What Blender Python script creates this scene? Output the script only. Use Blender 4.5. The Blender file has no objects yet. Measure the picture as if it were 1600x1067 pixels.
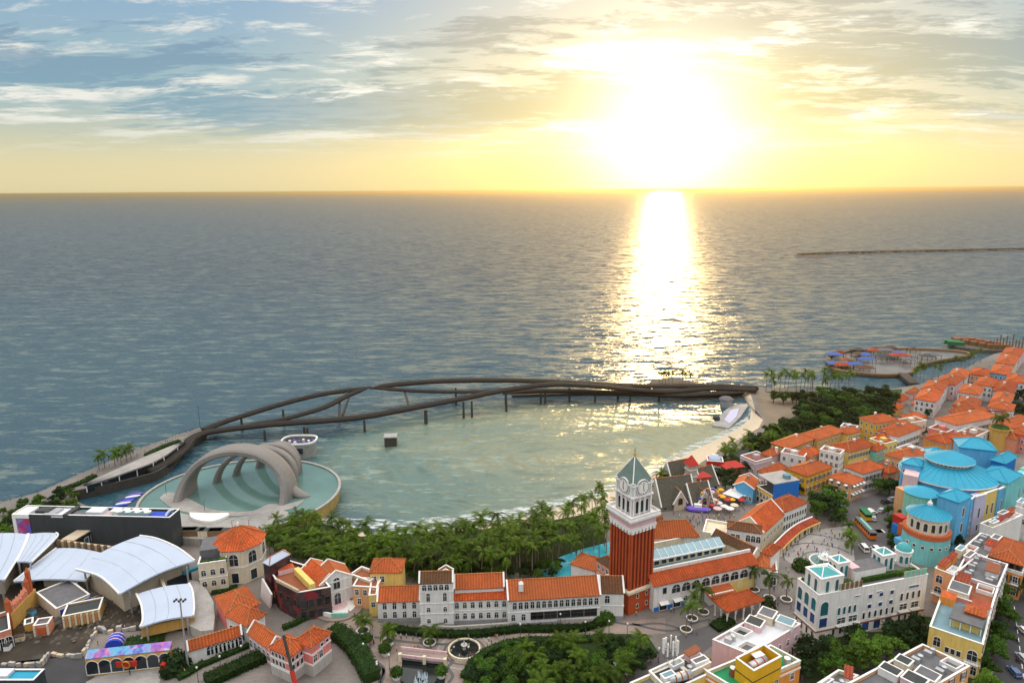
import bpy, bmesh, math, random
from mathutils import Vector, Matrix
random.seed(7)
sc = bpy.context.scene
COL = sc.collection
# ---------------------------------------------------------------- camera
CAMH, FPX = 130.0, 1067.0
PIT, ROL = math.atan(236 / 1067), math.atan(11 / 1600)
FW = Vector((0, math.cos(PIT), -math.sin(PIT)))
_up = Vector((0, math.sin(PIT), math.cos(PIT))); _rt = Vector((1, 0, 0))
RT = _rt * math.cos(ROL) - _up * math.sin(ROL)
UP = _up * math.cos(ROL) + _rt * math.sin(ROL)
cd = bpy.data.cameras.new('camera'); cam = bpy.data.objects.new('camera', cd); COL.objects.link(cam)
cd.sensor_width = 36; cd.lens = 36 * FPX / 1600; cd.clip_start = 1; cd.clip_end = 300000
M = Matrix((RT, UP, -FW)).transposed().to_4x4(); M.translation = (0, 0, CAMH); cam.matrix_world = M
sc.camera = cam
GZ = 3.0
def ray(x, y): return FW + RT * ((x - 800) / FPX) + UP * ((533.5 - y) / FPX)
def P(x, y, z=GZ):
    d = ray(x, y); t = (z - CAMH) / d.z
    return Vector((d.x * t, d.y * t, z))
# enlarged study views of the photograph: origin and scale
ZM = {'Z1': (0, 640, 4.85), 'Z2': (0, 830, 4.503), 'Z3': (300, 830, 4.503), 'Z4': (180, 580, 4.0), 'Z5': (560, 820, 4.0),
      'Z6': (900, 690, 4.447), 'Z7': (900, 860, 4.571), 'Z8': (1200, 830, 4.0), 'Y1': (1380, 640, 4.85), 'Y2': (1160, 630, 5.335),
      'Y3': (1180, 520, 3.81), 'Y4': (560, 570, 2.353), 'Y5': (380, 740, 2.759), 'Y6': (1000, 690, 5.714), 'Y7': (1160, 730, 4.85), 'F': (0, 0, 1.0)}
def Q(k, x, y, z=GZ):
    a, b, s = ZM[k]; return P(a + x / s, b + y / s, z)
def QL(k, pts, z=GZ): return [Q(k, p[0], p[1], p[2] if len(p) > 2 else z) for p in pts]
# ---------------------------------------------------------------- nodes
class NT:
    def __init__(s, tree): s.t = tree; s.n = tree.nodes; s.l = tree.links; s.n.clear()
    def __call__(s, typ, ins=None, **kw):
        nd = s.n.new(typ)
        for k, v in kw.items(): setattr(nd, k, v)
        for k, v in (ins or {}).items():
            i = nd.inputs[k]
            if hasattr(v, 'is_output'): s.l.new(v, i)
            else: i.default_value = v
        return nd
    def math(s, op, a, b=0.0, c=None, clamp=False):
        d = {0: a, 1: b}
        if c is not None: d[2] = c
        return s('ShaderNodeMath', d, operation=op, use_clamp=clamp).outputs[0]
    def vmath(s, op, a, b=None):
        d = {0: a}
        if b is not None: d[1] = b
        nd = s('ShaderNodeVectorMath', d, operation=op)
        return nd.outputs[1] if op == 'DOT_PRODUCT' else nd.outputs[0]
    def mix(s, f, a, b, mode='MIX'):
        nd = s('ShaderNodeMix', data_type='RGBA', blend_type=mode)
        for i, v in ((0, f), (6, a), (7, b)):
            if hasattr(v, 'is_output'): s.l.new(v, nd.inputs[i])
            else: nd.inputs[i].default_value = v
        return nd.outputs[2]
    def ramp(s, f, stops):
        nd = s('ShaderNodeValToRGB', {0: f}); e = nd.color_ramp.elements
        while len(e) > 1: e.remove(e[0])
        e[0].position = stops[0][0]; e[0].color = stops[0][1]
        for p, c in stops[1:]: k = e.new(p); k.color = c
        return nd.outputs[0]
    def smooth(s, v, a, b, lo=0.0, hi=1.0):
        return s('ShaderNodeMapRange', {0: v, 1: a, 2: b, 3: lo, 4: hi}, interpolation_type='SMOOTHSTEP').outputs[0]
    def noise(s, vec, scale, detail=4, rough=0.5, out=0, **kw):
        return s('ShaderNodeTexNoise', {'Vector': vec, 'Scale': scale, 'Detail': detail, 'Roughness': rough}, **kw).outputs[out]
def C(r, g, b): return (r, g, b, 1)
# ---------------------------------------------------------------- sky
sd = ray(1043, 205).normalized()           # towards the sun
SUN_EL = math.asin(sd.z); SUN_AZ = math.atan2(sd.x, sd.y)
w = bpy.data.worlds.new('World'); sc.world = w; w.use_nodes = True
n = NT(w.node_tree)
sky = n('ShaderNodeTexSky', sky_type='NISHITA', sun_disc=False, sun_elevation=SUN_EL, sun_rotation=SUN_AZ, air_density=1.0, dust_density=2.0, ozone_density=2.0)
tc = n('ShaderNodeTexCoord').outputs['Generated']
sep = n('ShaderNodeSeparateXYZ', {0: tc}); dz = n.math('MAXIMUM', sep.outputs[2], 0.0)
cs = n.vmath('DOT_PRODUCT', tc, tuple(sd)); ang = n.math('ARCCOSINE', n.math('MINIMUM', cs, 1.0))   # angle to the sun
near = n.smooth(ang, 0.10, 0.62, 1, 0)
# clear air: pale yellow at the horizon, cream, then blue overhead
hor = n.mix(near, C(3.9, 3.5, 2.1), C(4.9, 3.9, 1.6))
mid = n.mix(near, C(1.6, 2.35, 2.65), C(3.9, 3.5, 2.3))
up1 = n.mix(near, C(1.1, 1.95, 3.1), C(2.8, 2.9, 2.8))
air = n.mix(n.smooth(dz, 0.015, 0.13), hor, mid)
air = n.mix(n.smooth(dz, 0.12, 0.30), air, up1)
air = n.mix(0.12, air, sky.outputs[0])
# cloud sheet seen in perspective
den = n.math('ADD', dz, 0.10)
uv = n('ShaderNodeCombineXYZ', {0: n.math('DIVIDE', sep.outputs[0], den), 1: n.math('DIVIDE', sep.outputs[1], den), 2: 3.7}).outputs[0]
wv = n.noise(uv, 0.9, 3, 0.5, out=1)
uvw = n.vmath('ADD', uv, n.vmath('MULTIPLY', wv, (0.55, 0.5, 0.0)))
big = n.noise(n.vmath('MULTIPLY', n.vmath('ADD', uvw, (1.5, 0.6, 0)), (0.62, 1.25, 1)), 0.62, 5, 0.55)
fine = n.noise(n.vmath('MULTIPLY', uvw, (0.85, 1.9, 1)), 3.1, 10, 0.70)
cl = n.math('ADD', n.math('MULTIPLY', big, 0.66), n.math('MULTIPLY', fine, 0.42))
fade = n.smooth(dz, 0.045, 0.11)
dark = n.math('MULTIPLY', n.smooth(cl, 0.515, 0.575), fade)
wht = n.math('MULTIPLY', n.smooth(n.noise(n.vmath('MULTIPLY', n.vmath('ADD', uvw, (9.1, 4.2, 2)), (0.7, 1.5, 1)), 1.5, 10, 0.68), 0.49, 0.62), n.smooth(dz, 0.03, 0.10))
cdark = n.mix(near, C(1.0, 1.75, 2.25), C(3.5, 2.9, 1.4))
cdark = n.mix(n.smooth(dz, 0.10, 0.22), cdark, n.mix(near, C(0.95, 1.45, 2.1), C(2.7, 2.4, 1.8)))
c1 = n.mix(n.math('MULTIPLY', wht, 0.9), air, n.mix(near, C(4.3, 4.2, 3.8), C(6, 5.7, 4.8)))
c2 = n.mix(n.math('MULTIPLY', dark, 0.78), c1, cdark)
c2 = n.mix(n.smooth(dz, 0.28, 0.85), c2, C(10.9, 10.4, 9.8))      # overhead sky, out of view, made brighter to lift light on building fronts
# aureole round the sun
a2 = n.math('DIVIDE', ang, 0.10); glow = n.math('POWER', 2.718, n.math('MULTIPLY', n.math('MULTIPLY', a2, a2), -1.0))
a3 = n.math('DIVIDE', ang, 0.20); glow2 = n.math('POWER', 2.718, n.math('MULTIPLY', a3, -1.0))
aur = n.vmath('ADD', n.vmath('MULTIPLY', n('ShaderNodeCombineXYZ', {0: glow, 1: glow, 2: glow}).outputs[0], (5.4, 5.1, 4.0)),
              n.vmath('MULTIPLY', n('ShaderNodeCombineXYZ', {0: glow2, 1: glow2, 2: glow2}).outputs[0], (1.4, 1.2, 0.55)))
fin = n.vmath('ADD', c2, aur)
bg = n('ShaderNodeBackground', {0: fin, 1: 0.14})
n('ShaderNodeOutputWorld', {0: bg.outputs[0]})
# ---------------------------------------------------------------- sun
sl = bpy.data.lights.new('sun', 'SUN'); sl.energy = 1.0; sl.angle = math.radians(2.0); sl.color = (1.0, 0.62, 0.23)
so = bpy.data.objects.new('sun', sl); COL.objects.link(so); so.location = (0, 0, 300)
so.rotation_euler = sd.to_track_quat('Z', 'Y').to_euler()
# ---------------------------------------------------------------- exposure
sc.view_settings.view_transform = 'Standard'; sc.view_settings.look = 'None'; sc.view_settings.gamma = 1.0
sc.view_settings.use_curve_mapping = False; sc.view_settings.exposure = 0.6
sc.render.engine = 'CYCLES'; cy = sc.cycles
cy.use_denoising = True; cy.max_bounces = 6; cy.diffuse_bounces = 3; cy.glossy_bounces = 3; cy.transmission_bounces = 3
cy.volume_bounces = 0; cy.transparent_max_bounces = 6; cy.sample_clamp_indirect = 6; cy.sample_clamp_direct = 0; cy.caustics_reflective = False; cy.caustics_refractive = False
# ---------------------------------------------------------------- materials
MATS = {}
def new_mat(name):
    m = bpy.data.materials.new(name); m.use_nodes = True; MATS[name] = m
    return m, NT(m.node_tree)
def mat(name, col, rough=0.8, var=0.12, scale=0.4, spec=0.3, metal=0.0, bump=0.0, bscale=3.0, streak=0.0, coat=0.0, rnd=0.0):
    if name in MATS: return MATS[name]
    m, n = new_mat(name)
    pos = n('ShaderNodeNewGeometry').outputs['Position']
    nz = n.noise(pos, scale, 5, 0.6)
    f = n('ShaderNodeMapRange', {0: nz, 1: 0.25, 2: 0.75, 3: 1 - var, 4: 1 + var}).outputs[0]
    if streak:      # rain streaks and grime, long in z
        st = n.noise(n.vmath('MULTIPLY', pos, (1.6, 1.6, 0.12)), 1.0, 4, 0.6)
        f = n.math('MULTIPLY', f, n('ShaderNodeMapRange', {0: st, 1: 0.45, 2: 0.75, 3: 1.0, 4: 1 - streak}).outputs[0])
    if rnd:
        oi = n('ShaderNodeObjectInfo').outputs['Random']
        f = n.math('MULTIPLY', f, n('ShaderNodeMapRange', {0: oi, 3: 1 - rnd, 4: 1 + rnd}).outputs[0])
    cc = n.vmath('MULTIPLY', n('ShaderNodeCombineXYZ', {0: f, 1: f, 2: f}).outputs[0], tuple(col))
    b = n('ShaderNodeBsdfPrincipled', {'Base Color': cc, 'Roughness': rough, 'Specular IOR Level': spec, 'Metallic': metal, 'Coat Weight': coat})
    if bump:
        bn = n('ShaderNodeBump', {'Height': n.noise(pos, bscale, 4, 0.6), 'Strength': 0.6, 'Distance': bump})
        n.l.new(bn.outputs[0], b.inputs['Normal'])
    n('ShaderNodeOutputMaterial', {0: b.outputs[0]})
    return m
def tile_mat(name, col):
    m, n = new_mat(name)
    pos = n('ShaderNodeNewGeometry').outputs['Position']
    a = n.noise(pos, 0.18, 5, 0.65); v = n('ShaderNodeTexVoronoi', {'Vector': n.vmath('MULTIPLY', pos, (1, 1, 2.2)), 'Scale': 2.2})
    vs = n('ShaderNodeSeparateColor', {0: v.outputs['Color']}).outputs[0]
    oi = n('ShaderNodeObjectInfo').outputs['Random']
    f = n('ShaderNodeMapRange', {0: a, 1: 0.3, 2: 0.7, 3: 0.62, 4: 1.22}).outputs[0]
    f = n.math('MULTIPLY', f, n('ShaderNodeMapRange', {0: vs, 3: 0.7, 4: 1.25}).outputs[0])
    f = n.math('MULTIPLY', f, n('ShaderNodeMapRange', {0: oi, 3: 0.74, 4: 1.2}).outputs[0])
    cc = n.vmath('MULTIPLY', n('ShaderNodeCombineXYZ', {0: f, 1: f, 2: f}).outputs[0], tuple(col))
    cc = n.mix(n.math('MULTIPLY', n.math('FRACT', n.math('MULTIPLY', oi, 7.3)), 0.4), cc, C(min(1, col[0] * 1.05), col[1] * 2.0 + 0.02, col[2] * 2.4 + 0.02))
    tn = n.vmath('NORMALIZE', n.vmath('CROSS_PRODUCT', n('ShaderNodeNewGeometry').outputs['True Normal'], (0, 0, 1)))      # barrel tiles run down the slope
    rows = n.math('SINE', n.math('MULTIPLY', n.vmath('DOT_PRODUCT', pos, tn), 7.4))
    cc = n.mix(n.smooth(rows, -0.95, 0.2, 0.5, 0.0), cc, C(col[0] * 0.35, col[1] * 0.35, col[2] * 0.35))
    st = n.smooth(n.noise(n.vmath('ADD', pos, (31, 5, 2)), 0.5, 6, 0.7), 0.55, 0.75)
    cc = n.mix(n.math('MULTIPLY', st, 0.45), cc, C(col[0] * 0.45, col[1] * 0.55, col[2] * 0.8))
    b = n('ShaderNodeBsdfPrincipled', {'Base Color': cc, 'Roughness': 0.75, 'Specular IOR Level': 0.25})
    bn = n('ShaderNodeBump', {'Height': rows, 'Strength': 0.7, 'Distance': 0.12})
    n.l.new(bn.outputs[0], b.inputs['Normal'])
    n('ShaderNodeOutputMaterial', {0: b.outputs[0]}); return m
tile_mat('tile', (0.47, 0.080, 0.017)); tile_mat('tile_light', (0.50, 0.15, 0.045)); tile_mat('tile_brown', (0.13, 0.052, 0.022)); tile_mat('tile_red', (0.34, 0.05, 0.02))
WALLC = dict(white=(0.74, 0.725, 0.70), cream=(0.68, 0.60, 0.44), pale=(0.66, 0.66, 0.66), yellow=(0.72, 0.40, 0.04), ochre=(0.58, 0.34, 0.09), peach=(0.72, 0.38, 0.18),
             orange=(0.72, 0.28, 0.06), pink=(0.74, 0.22, 0.20), rose=(0.70, 0.48, 0.50), salmon=(0.68, 0.26, 0.16), blue=(0.02, 0.17, 0.55), sky=(0.12, 0.42, 0.70), mint=(0.22, 0.55, 0.44),
             aqua=(0.20, 0.58, 0.60), lilac=(0.52, 0.50, 0.66), sand=(0.55, 0.46, 0.34), grey=(0.30, 0.30, 0.31), dark=(0.045, 0.052, 0.058), brick=(0.50, 0.12, 0.045), mauve=(0.50, 0.40, 0.42), green=(0.02, 0.28, 0.10), stone=(0.44, 0.41, 0.37), black=(0.02, 0.018, 0.018), lemon=(0.74, 0.55, 0.16))
for k_, c_ in WALLC.items(): mat(k_, c_, 0.85, 0.07, 0.5, streak=0.22, bump=0.01)
mat('trim', (0.78, 0.77, 0.75), 0.7, 0.06, 0.8, streak=0.12)
mat('frame', (0.70, 0.69, 0.66), 0.6, 0.05); mat('frame_dark', (0.10, 0.07, 0.05), 0.6, 0.05); mat('frame_blue', (0.05, 0.12, 0.35), 0.6, 0.05)
mat('glass', (0.018, 0.025, 0.035), 0.08, 0.3, 0.3, spec=0.6, rnd=0.5); mat('glass_blue', (0.02, 0.06, 0.20), 0.12, 0.3, 0.3, spec=0.6, rnd=0.3); mat('glass_teal', (0.02, 0.14, 0.17), 0.12, 0.3, 0.3, spec=0.6, rnd=0.3)
mat('deck_grey', (0.13, 0.13, 0.14), 0.85, 0.2, 0.6); mat('deck_blue', (0.16, 0.27, 0.32), 0.7, 0.15, 0.5); mat('deck_dark', (0.045, 0.05, 0.05), 0.7, 0.25, 0.5); mat('deck_white', (0.62, 0.64, 0.68), 0.7, 0.08, 0.5)
mat('deck_brown', (0.25, 0.085, 0.04), 0.8, 0.15, 0.6); mat('deck_green', (0.015, 0.22, 0.09), 0.7, 0.12, 0.4)
mat('membrane', (0.44, 0.51, 0.63), 0.55, 0.05, 0.15, streak=0.05); mat('steel', (0.45, 0.46, 0.48), 0.4, 0.1, metal=0.6); mat('steel_dark', (0.05, 0.045, 0.04), 0.5, 0.2)
mat('bridge_deck', (0.03, 0.026, 0.023), 0.8, 0.2, 0.3, spec=0.15); mat('bridge', (0.020, 0.015, 0.012), 0.6, 0.18, 0.25, spec=0.2); mat('concrete', (0.36, 0.345, 0.33), 0.8, 0.15, 0.3, streak=0.25, bump=0.02); mat('concrete_dark', (0.055, 0.050, 0.045), 0.8, 0.2, 0.3)
mat('sand_wet', (0.17, 0.135, 0.10), 0.8, 0.2, 0.1); mat('sand', (0.25, 0.19, 0.12), 0.95, 0.15, 0.15); mat('ground_cover', (0.022, 0.040, 0.010), 0.95, 0.5, 0.5); mat('soil', (0.05, 0.04, 0.025), 0.95, 0.3, 0.5); mat('rock', (0.10, 0.085, 0.07), 0.9, 0.4, 0.6, bump=0.1)
mat('gold', (0.65, 0.36, 0.06), 0.35, 0.1, metal=0.8); mat('copper_green', (0.13, 0.19, 0.17), 0.55, 0.15, 0.3, streak=0.2)
mat('pool', (0.05, 0.42, 0.55), 0.05, 0.15, 0.15, spec=0.5); mat('basin_water', (0.10, 0.19, 0.17), 0.06, 0.2, 0.06, spec=0.5, bump=0.02, bscale=0.8)
mat('teal_dull', (0.06, 0.34, 0.36), 0.5, 0.13, 0.2, streak=0.1); mat('dark_water', (0.006, 0.012, 0.012), 0.1, 0.1, 0.3, spec=0.5); mat('teal_roof', (0.018, 0.30, 0.46), 0.5, 0.13, 0.12, streak=0.12); mat('red', (0.44, 0.028, 0.018), 0.55, 0.1); mat('yellow_paint', (0.72, 0.40, 0.015), 0.6, 0.06, streak=0.12)
mat('rubber', (0.02, 0.02, 0.02), 0.8, 0.1); mat('skin', (0.42, 0.24, 0.16), 0.6, 0.05); mat('cloth_white', (0.7, 0.7, 0.7), 0.9, 0.05); mat('cloth_dark', (0.03, 0.03, 0.04), 0.9, 0.05); mat('cloth_red', (0.5, 0.04, 0.04), 0.9, 0.05); mat('cloth_blue', (0.06, 0.12, 0.35), 0.9, 0.05); mat('cloth_yellow', (0.6, 0.45, 0.08), 0.9, 0.05); mat('hair', (0.012, 0.01, 0.008), 0.7, 0.05)
mat('purple', (0.16, 0.10, 0.55), 0.6, 0.1); mat('blue_paint', (0.02, 0.06, 0.5), 0.5, 0.1); mat('thatch', (0.085, 0.08, 0.062), 0.9, 0.3, 1.2, bump=0.05); mat('timber', (0.20, 0.12, 0.06), 0.8, 0.2, 0.8); mat('orange_paint', (0.7, 0.16, 0.02), 0.5, 0.1); mat('green_paint', (0.015, 0.15, 0.06), 0.5, 0.1)
for k_, c_ in dict(white=(0.75, 0.75, 0.76), silver=(0.40, 0.42, 0.44), dark=(0.03, 0.035, 0.045), blue=(0.04, 0.09, 0.22), red=(0.4, 0.03, 0.03)).items(): mat('car_' + k_, c_, 0.3, 0.03, spec=0.5, coat=0.6)
def leaf_mat(name, col, tr):
    m, n = new_mat(name)
    geo = n('ShaderNodeNewGeometry'); pos = geo.outputs['Position']
    oi = n('ShaderNodeObjectInfo').outputs['Random']
    f = n('ShaderNodeMapRange', {0: n.noise(pos, 0.9, 3), 1: 0.3, 2: 0.7, 3: 0.6, 4: 1.35}).outputs[0]
    f = n.math('MULTIPLY', f, n('ShaderNodeMapRange', {0: oi, 3: 0.6, 4: 1.4}).outputs[0])
    f = n.math('MULTIPLY', f, n('ShaderNodeMapRange', {0: geo.outputs['Random Per Island'], 3: 0.65, 4: 1.3}).outputs[0])
    cc = n.vmath('MULTIPLY', n('ShaderNodeCombineXYZ', {0: f, 1: f, 2: f}).outputs[0], tuple(col))
    d = n('ShaderNodeBsdfPrincipled', {'Base Color': cc, 'Roughness': 0.6, 'Specular IOR Level': 0.15})
    t = n('ShaderNodeBsdfTranslucent', {0: n.vmath('MULTIPLY', cc, (1.5, 1.4, 0.5))})
    n('ShaderNodeOutputMaterial', {0: n('ShaderNodeMixShader', {0: tr, 1: d.outputs[0], 2: t.outputs[0]}).outputs[0]}); return m
leaf_mat('palm_leaf', (0.070, 0.122, 0.010), 0.35); leaf_mat('leaf', (0.050, 0.112, 0.013), 0.3); leaf_mat('leaf_dark', (0.018, 0.042, 0.010), 0.25); leaf_mat('leaf_bright', (0.085, 0.165, 0.018), 0.3); leaf_mat('hedge_leaf', (0.030, 0.075, 0.010), 0.2)
mat('bark', (0.16, 0.12, 0.085), 0.9, 0.25, 1.5); mat('palm_bark', (0.22, 0.17, 0.12), 0.9, 0.2, 1.5)
# ---------------------------------------------------------------- mesh builder
class MB:
    def __init__(s): s.v = []; s.f = []; s.m = []
    def face(s, pts, m=0):
        i = len(s.v); s.v += [Vector(p) for p in pts]; s.f.append(tuple(range(i, i + len(pts)))); s.m.append(m); return s
    def prism(s, poly, z0, z1, m=0, mt=None, top=True, bottom=False, sides=True):
        k = len(poly); i = len(s.v); mt = m if mt is None else mt
        s.v += [Vector((p[0], p[1], z0)) for p in poly] + [Vector((p[0], p[1], z1)) for p in poly]
        if sides:
            for a in range(k):
                b = (a + 1) % k; s.f.append((i + a, i + b, i + k + b, i + k + a)); s.m.append(m)
        if top: s.f.append(tuple(range(i + k, i + 2 * k))); s.m.append(mt)
        if bottom: s.f.append(tuple(range(i + k - 1, i - 1, -1))); s.m.append(m)
        return s
    def obox(s, o, u, v, w, m=0, mt=None):
        o, u, v, w = Vector(o), Vector(u), Vector(v), Vector(w); i = len(s.v)
        s.v += [o, o + u, o + u + v, o + v, o + w, o + u + w, o + u + v + w, o + v + w]
        for f, t in (((3, 2, 1, 0), 0), ((4, 5, 6, 7), 1), ((0, 1, 5, 4), 0), ((1, 2, 6, 5), 0), ((2, 3, 7, 6), 0), ((3, 0, 4, 7), 0)):
            s.f.append(tuple(i + q for q in f)); s.m.append(mt if (t and mt is not None) else m)
        return s
    def box(s, c, size, rz=0.0, m=0, mt=None):      # c = centre of the bottom face
        u = Vector((math.cos(rz), math.sin(rz), 0)); v = Vector((-u.y, u.x, 0)); c = Vector(c)
        return s.obox(c - u * size[0] / 2 - v * size[1] / 2, u * size[0], v * size[1], Vector((0, 0, size[2])), m, mt)
    def bar(s, a, b, wd, ht=None, m=0):             # rectangular bar from a to b
        a, b = Vector(a), Vector(b); d = b - a; ht = wd if ht is None else ht
        sd_ = d.cross(Vector((0, 0, 1)))
        if sd_.length < 1e-4: sd_ = Vector((1, 0, 0))
        sd_.normalize(); up_ = sd_.cross(d).normalized()
        return s.obox(a - sd_ * wd / 2 - up_ * ht / 2, sd_ * wd, d, up_ * ht, m)
    def tube(s, path, rad, seg=8, m=0, flat=1.0, cap=True, mtop=None):
        path = [Vector(p) for p in path]; k = len(path); i = len(s.v)
        for j, p in enumerate(path):
            d = path[min(j + 1, k - 1)] - path[max(j - 1, 0)]
            a = d.cross(Vector((0, 0, 1)))
            if a.length < 1e-3 * max(d.length, 1e-9): a = Vector((1, 0, 0))
            a.normalize(); b = a.cross(d).normalized(); r = rad[j] if isinstance(rad, (list, tuple)) else rad
            for q in range(seg):
                t = 2 * math.pi * (q + 0.5) / seg
                s.v.append(p + a * (math.cos(t) * r) + b * (math.sin(t) * r * flat))
        for j in range(k - 1):
            for q in range(seg):
                q2 = (q + 1) % seg; t = 2 * math.pi * (q + 1) / seg
                s.f.append((i + j * seg + q, i + j * seg + q2, i + (j + 1) * seg + q2, i + (j + 1) * seg + q))
                s.m.append(mtop if (mtop is not None and math.sin(t) > 0.75) else m)
        if cap:
            s.f.append(tuple(i + q for q in range(seg - 1, -1, -1))); s.m.append(m)
            s.f.append(tuple(i + (k - 1) * seg + q for q in range(seg))); s.m.append(m)
        return s
    def lathe(s, c, prof, seg=16, m=0, cap=True, ph=0.0):     # prof: (radius, z)
        c = Vector(c); i = len(s.v); k = len(prof)
        for r, z in prof:
            for q in range(seg):
                t = 2 * math.pi * q / seg + ph; s.v.append(c + Vector((math.cos(t) * r, math.sin(t) * r, z)))
        for j in range(k - 1):
            for q in range(seg):
                q2 = (q + 1) % seg; s.f.append((i + j * seg + q, i + j * seg + q2, i + (j + 1) * seg + q2, i + (j + 1) * seg + q)); s.m.append(m)
        if cap: s.f.append(tuple(i + (k - 1) * seg + q for q in range(seg))); s.m.append(m)
        return s
    def loft(s, A, B, nu=8, nv=10, bulge=0.0, thick=0.3, m=0):       # sheet between two polylines, with thickness
        def samp(L, t):
            d = [0]
            for a, b in zip(L, L[1:]): d.append(d[-1] + (b - a).length)
            x = t * d[-1]
            for j in range(len(L) - 1):
                if x <= d[j + 1] + 1e-9: return L[j].lerp(L[j + 1], (x - d[j]) / max(d[j + 1] - d[j], 1e-9))
            return L[-1].copy()
        def smp(L, t):
            e = 0.06; return (samp(L, max(0, t - e)) + samp(L, t) * 2 + samp(L, min(1, t + e))) / 4 if 0 < t < 1 else samp(L, t)
        g = [[smp(A, v / nv).lerp(smp(B, v / nv), u / nu) + Vector((0, 0, bulge * math.sin(math.pi * u / nu))) for v in range(nv + 1)] for u in range(nu + 1)]
        i = len(s.v); W = nv + 1
        for off in (0, -thick):
            for u in range(nu + 1):
                for v in range(nv + 1): s.v.append(g[u][v] + Vector((0, 0, off)))
        K = (nu + 1) * W
        def addf(f): s.f.append(f); s.m.append(m)
        for u in range(nu):
            for v in range(nv):
                a = i + u * W + v; addf((a, a + W, a + W + 1, a + 1)); addf((a + K, a + K + 1, a + K + W + 1, a + K + W))
        for u in range(nu):
            for v in (0, nv): a = i + u * W + v; addf((a, a + K, a + W + K, a + W))
        for v in range(nv):
            for u in (0, nu): a = i + u * W + v; addf((a, a + 1, a + 1 + K, a + K))
        return s
    def mesh(s, name, mats, origin=(0, 0, 0), smooth=False):
        me = bpy.data.meshes.new(name); o = Vector(origin)
        me.from_pydata([tuple(p - o) for p in s.v], [], s.f)
        for k in (mats if isinstance(mats, (list, tuple)) else [mats]): me.materials.append(MATS[k])
        me.polygons.foreach_set('material_index', s.m)
        if smooth: me.polygons.foreach_set('use_smooth', [True] * len(s.f))
        me.update(); return me
    def build(s, name, mats, parent=None, smooth=False):
        org = Vector((0, 0, 0)); p = parent
        while p is not None: org = org + p.location; p = p.parent
        return link(name, s.mesh(name, mats, org, smooth), parent)
def link(name, data, parent=None, loc=None, rz=0.0, scale=None):
    o = bpy.data.objects.new(name, data); COL.objects.link(o)
    if parent is not None: o.parent = parent
    if loc is not None: o.location = loc
    if rz: o.rotation_euler = (0, 0, rz)
    if scale is not None: o.scale = scale if isinstance(scale, (tuple, list, Vector)) else (scale,) * 3
    return o
def tag(o, label, cat, group=None):
    o['label'] = label; o['category'] = cat
    if group: o['group'] = group
    return o
def thing(name, label, cat, loc=(0, 0, 0), group=None, rz=0.0, scale=None):
    return tag(link(name, None, None, loc, rz, scale), label, cat, group)
def struct(o): o['kind'] = 'structure'; return o
# ---------------------------------------------------------------- windows
WM = {}
def win_mesh(w_, h_, st='r', fm='frame', gm='glass'):
    k = (round(w_, 2), round(h_, 2), st, fm, gm)
    if k in WM: return WM[k]
    b = MB(); fw_ = min(0.16, w_ * 0.14); dp = 0.14
    def outline(e):
        x = w_ / 2 + e
        if 'a' in st:
            pts = [(-x, -e if e else 0), (x, -e if e else 0)]; zc = h_ - w_ / 2
            for q in range(9):
                t = math.pi * q / 8; pts.append((math.cos(t) * x, zc + math.sin(t) * x))
            return pts
        return [(-x, -e), (x, -e), (x, h_ + e), (-x, h_ + e)]
    o_, i_ = outline(fw_), outline(0.0); k_ = len(o_)
    V3 = lambda p, y: (p[0], y, p[1])
    for q in range(k_):
        r = (q + 1) % k_
        b.face([V3(o_[q], -dp), V3(o_[r], -dp), V3(i_[r], -dp), V3(i_[q], -dp)])
        b.face([V3(o_[q], 0.02), V3(o_[r], 0.02), V3(o_[r], -dp), V3(o_[q], -dp)])
        b.face([V3(i_[q], -dp), V3(i_[r], -dp), V3(i_[r], -0.02), V3(i_[q], -0.02)])
    b.face([V3(p, -0.03) for p in i_], 1)
    if w_ > 0.9 and 'p' not in st:
        b.obox((-0.04, -0.10, 0), (0.08, 0, 0), (0, 0.06, 0), (0, 0, h_ - 0.02))
        b.obox((-w_ / 2, -0.09, h_ * 0.6), (w_, 0, 0), (0, 0.05, 0), (0, 0, 0.08))
    if 'b' in st:       # balcony slab and rail
        b.obox((-w_ / 2 - 0.5, -1.1, -0.25), (w_ + 1, 0, 0), (0, 1.1, 0), (0, 0, 0.15))
        b.obox((-w_ / 2 - 0.5, -1.1, 0.85), (w_ + 1, 0, 0), (0, 0.07, 0), (0, 0, 0.08))
        for q in range(7): b.obox((-w_ / 2 - 0.5 + (w_ + 0.93) * q / 6, -1.1, -0.1), (0.07, 0, 0), (0, 0.07, 0), (0, 0, 0.98))
    if 's' in st:       # shutters folded open
        for sx in (-1, 1):
            x0 = sx * (w_ / 2 + fw_) + (0 if sx > 0 else -w_ * 0.48); b.obox((x0, -0.16, 0), (w_ * 0.48, 0, 0), (0, 0.1, 0), (0, 0, h_), 2)
    if 'w' in st: b.obox((-w_ / 2 - 0.2, -1.3, h_ + 0.05), (w_ + 0.4, 0, 0), (0, 1.3, 0.5), (0, 0.0, 0.08), 2)   # awning
    WM[k] = b.mesh('window', [fm, gm, 'frame_dark' if 's' in st else 'cloth_white']); return WM[k]
def add_win(par, a, u, s, zb, w_, h_, st='r', fm='frame', gm='glass', name='window', out=0.0):
    nrm = Vector((u.y, -u.x, 0)); p = Vector((a.x, a.y, zb)) + u * s + nrm * out
    org = Vector(); q = par
    while q is not None: org = org + q.location; q = q.parent
    return link(name, win_mesh(w_, h_, st, fm, gm), par, p - org, math.atan2(u.y, u.x))
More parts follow.
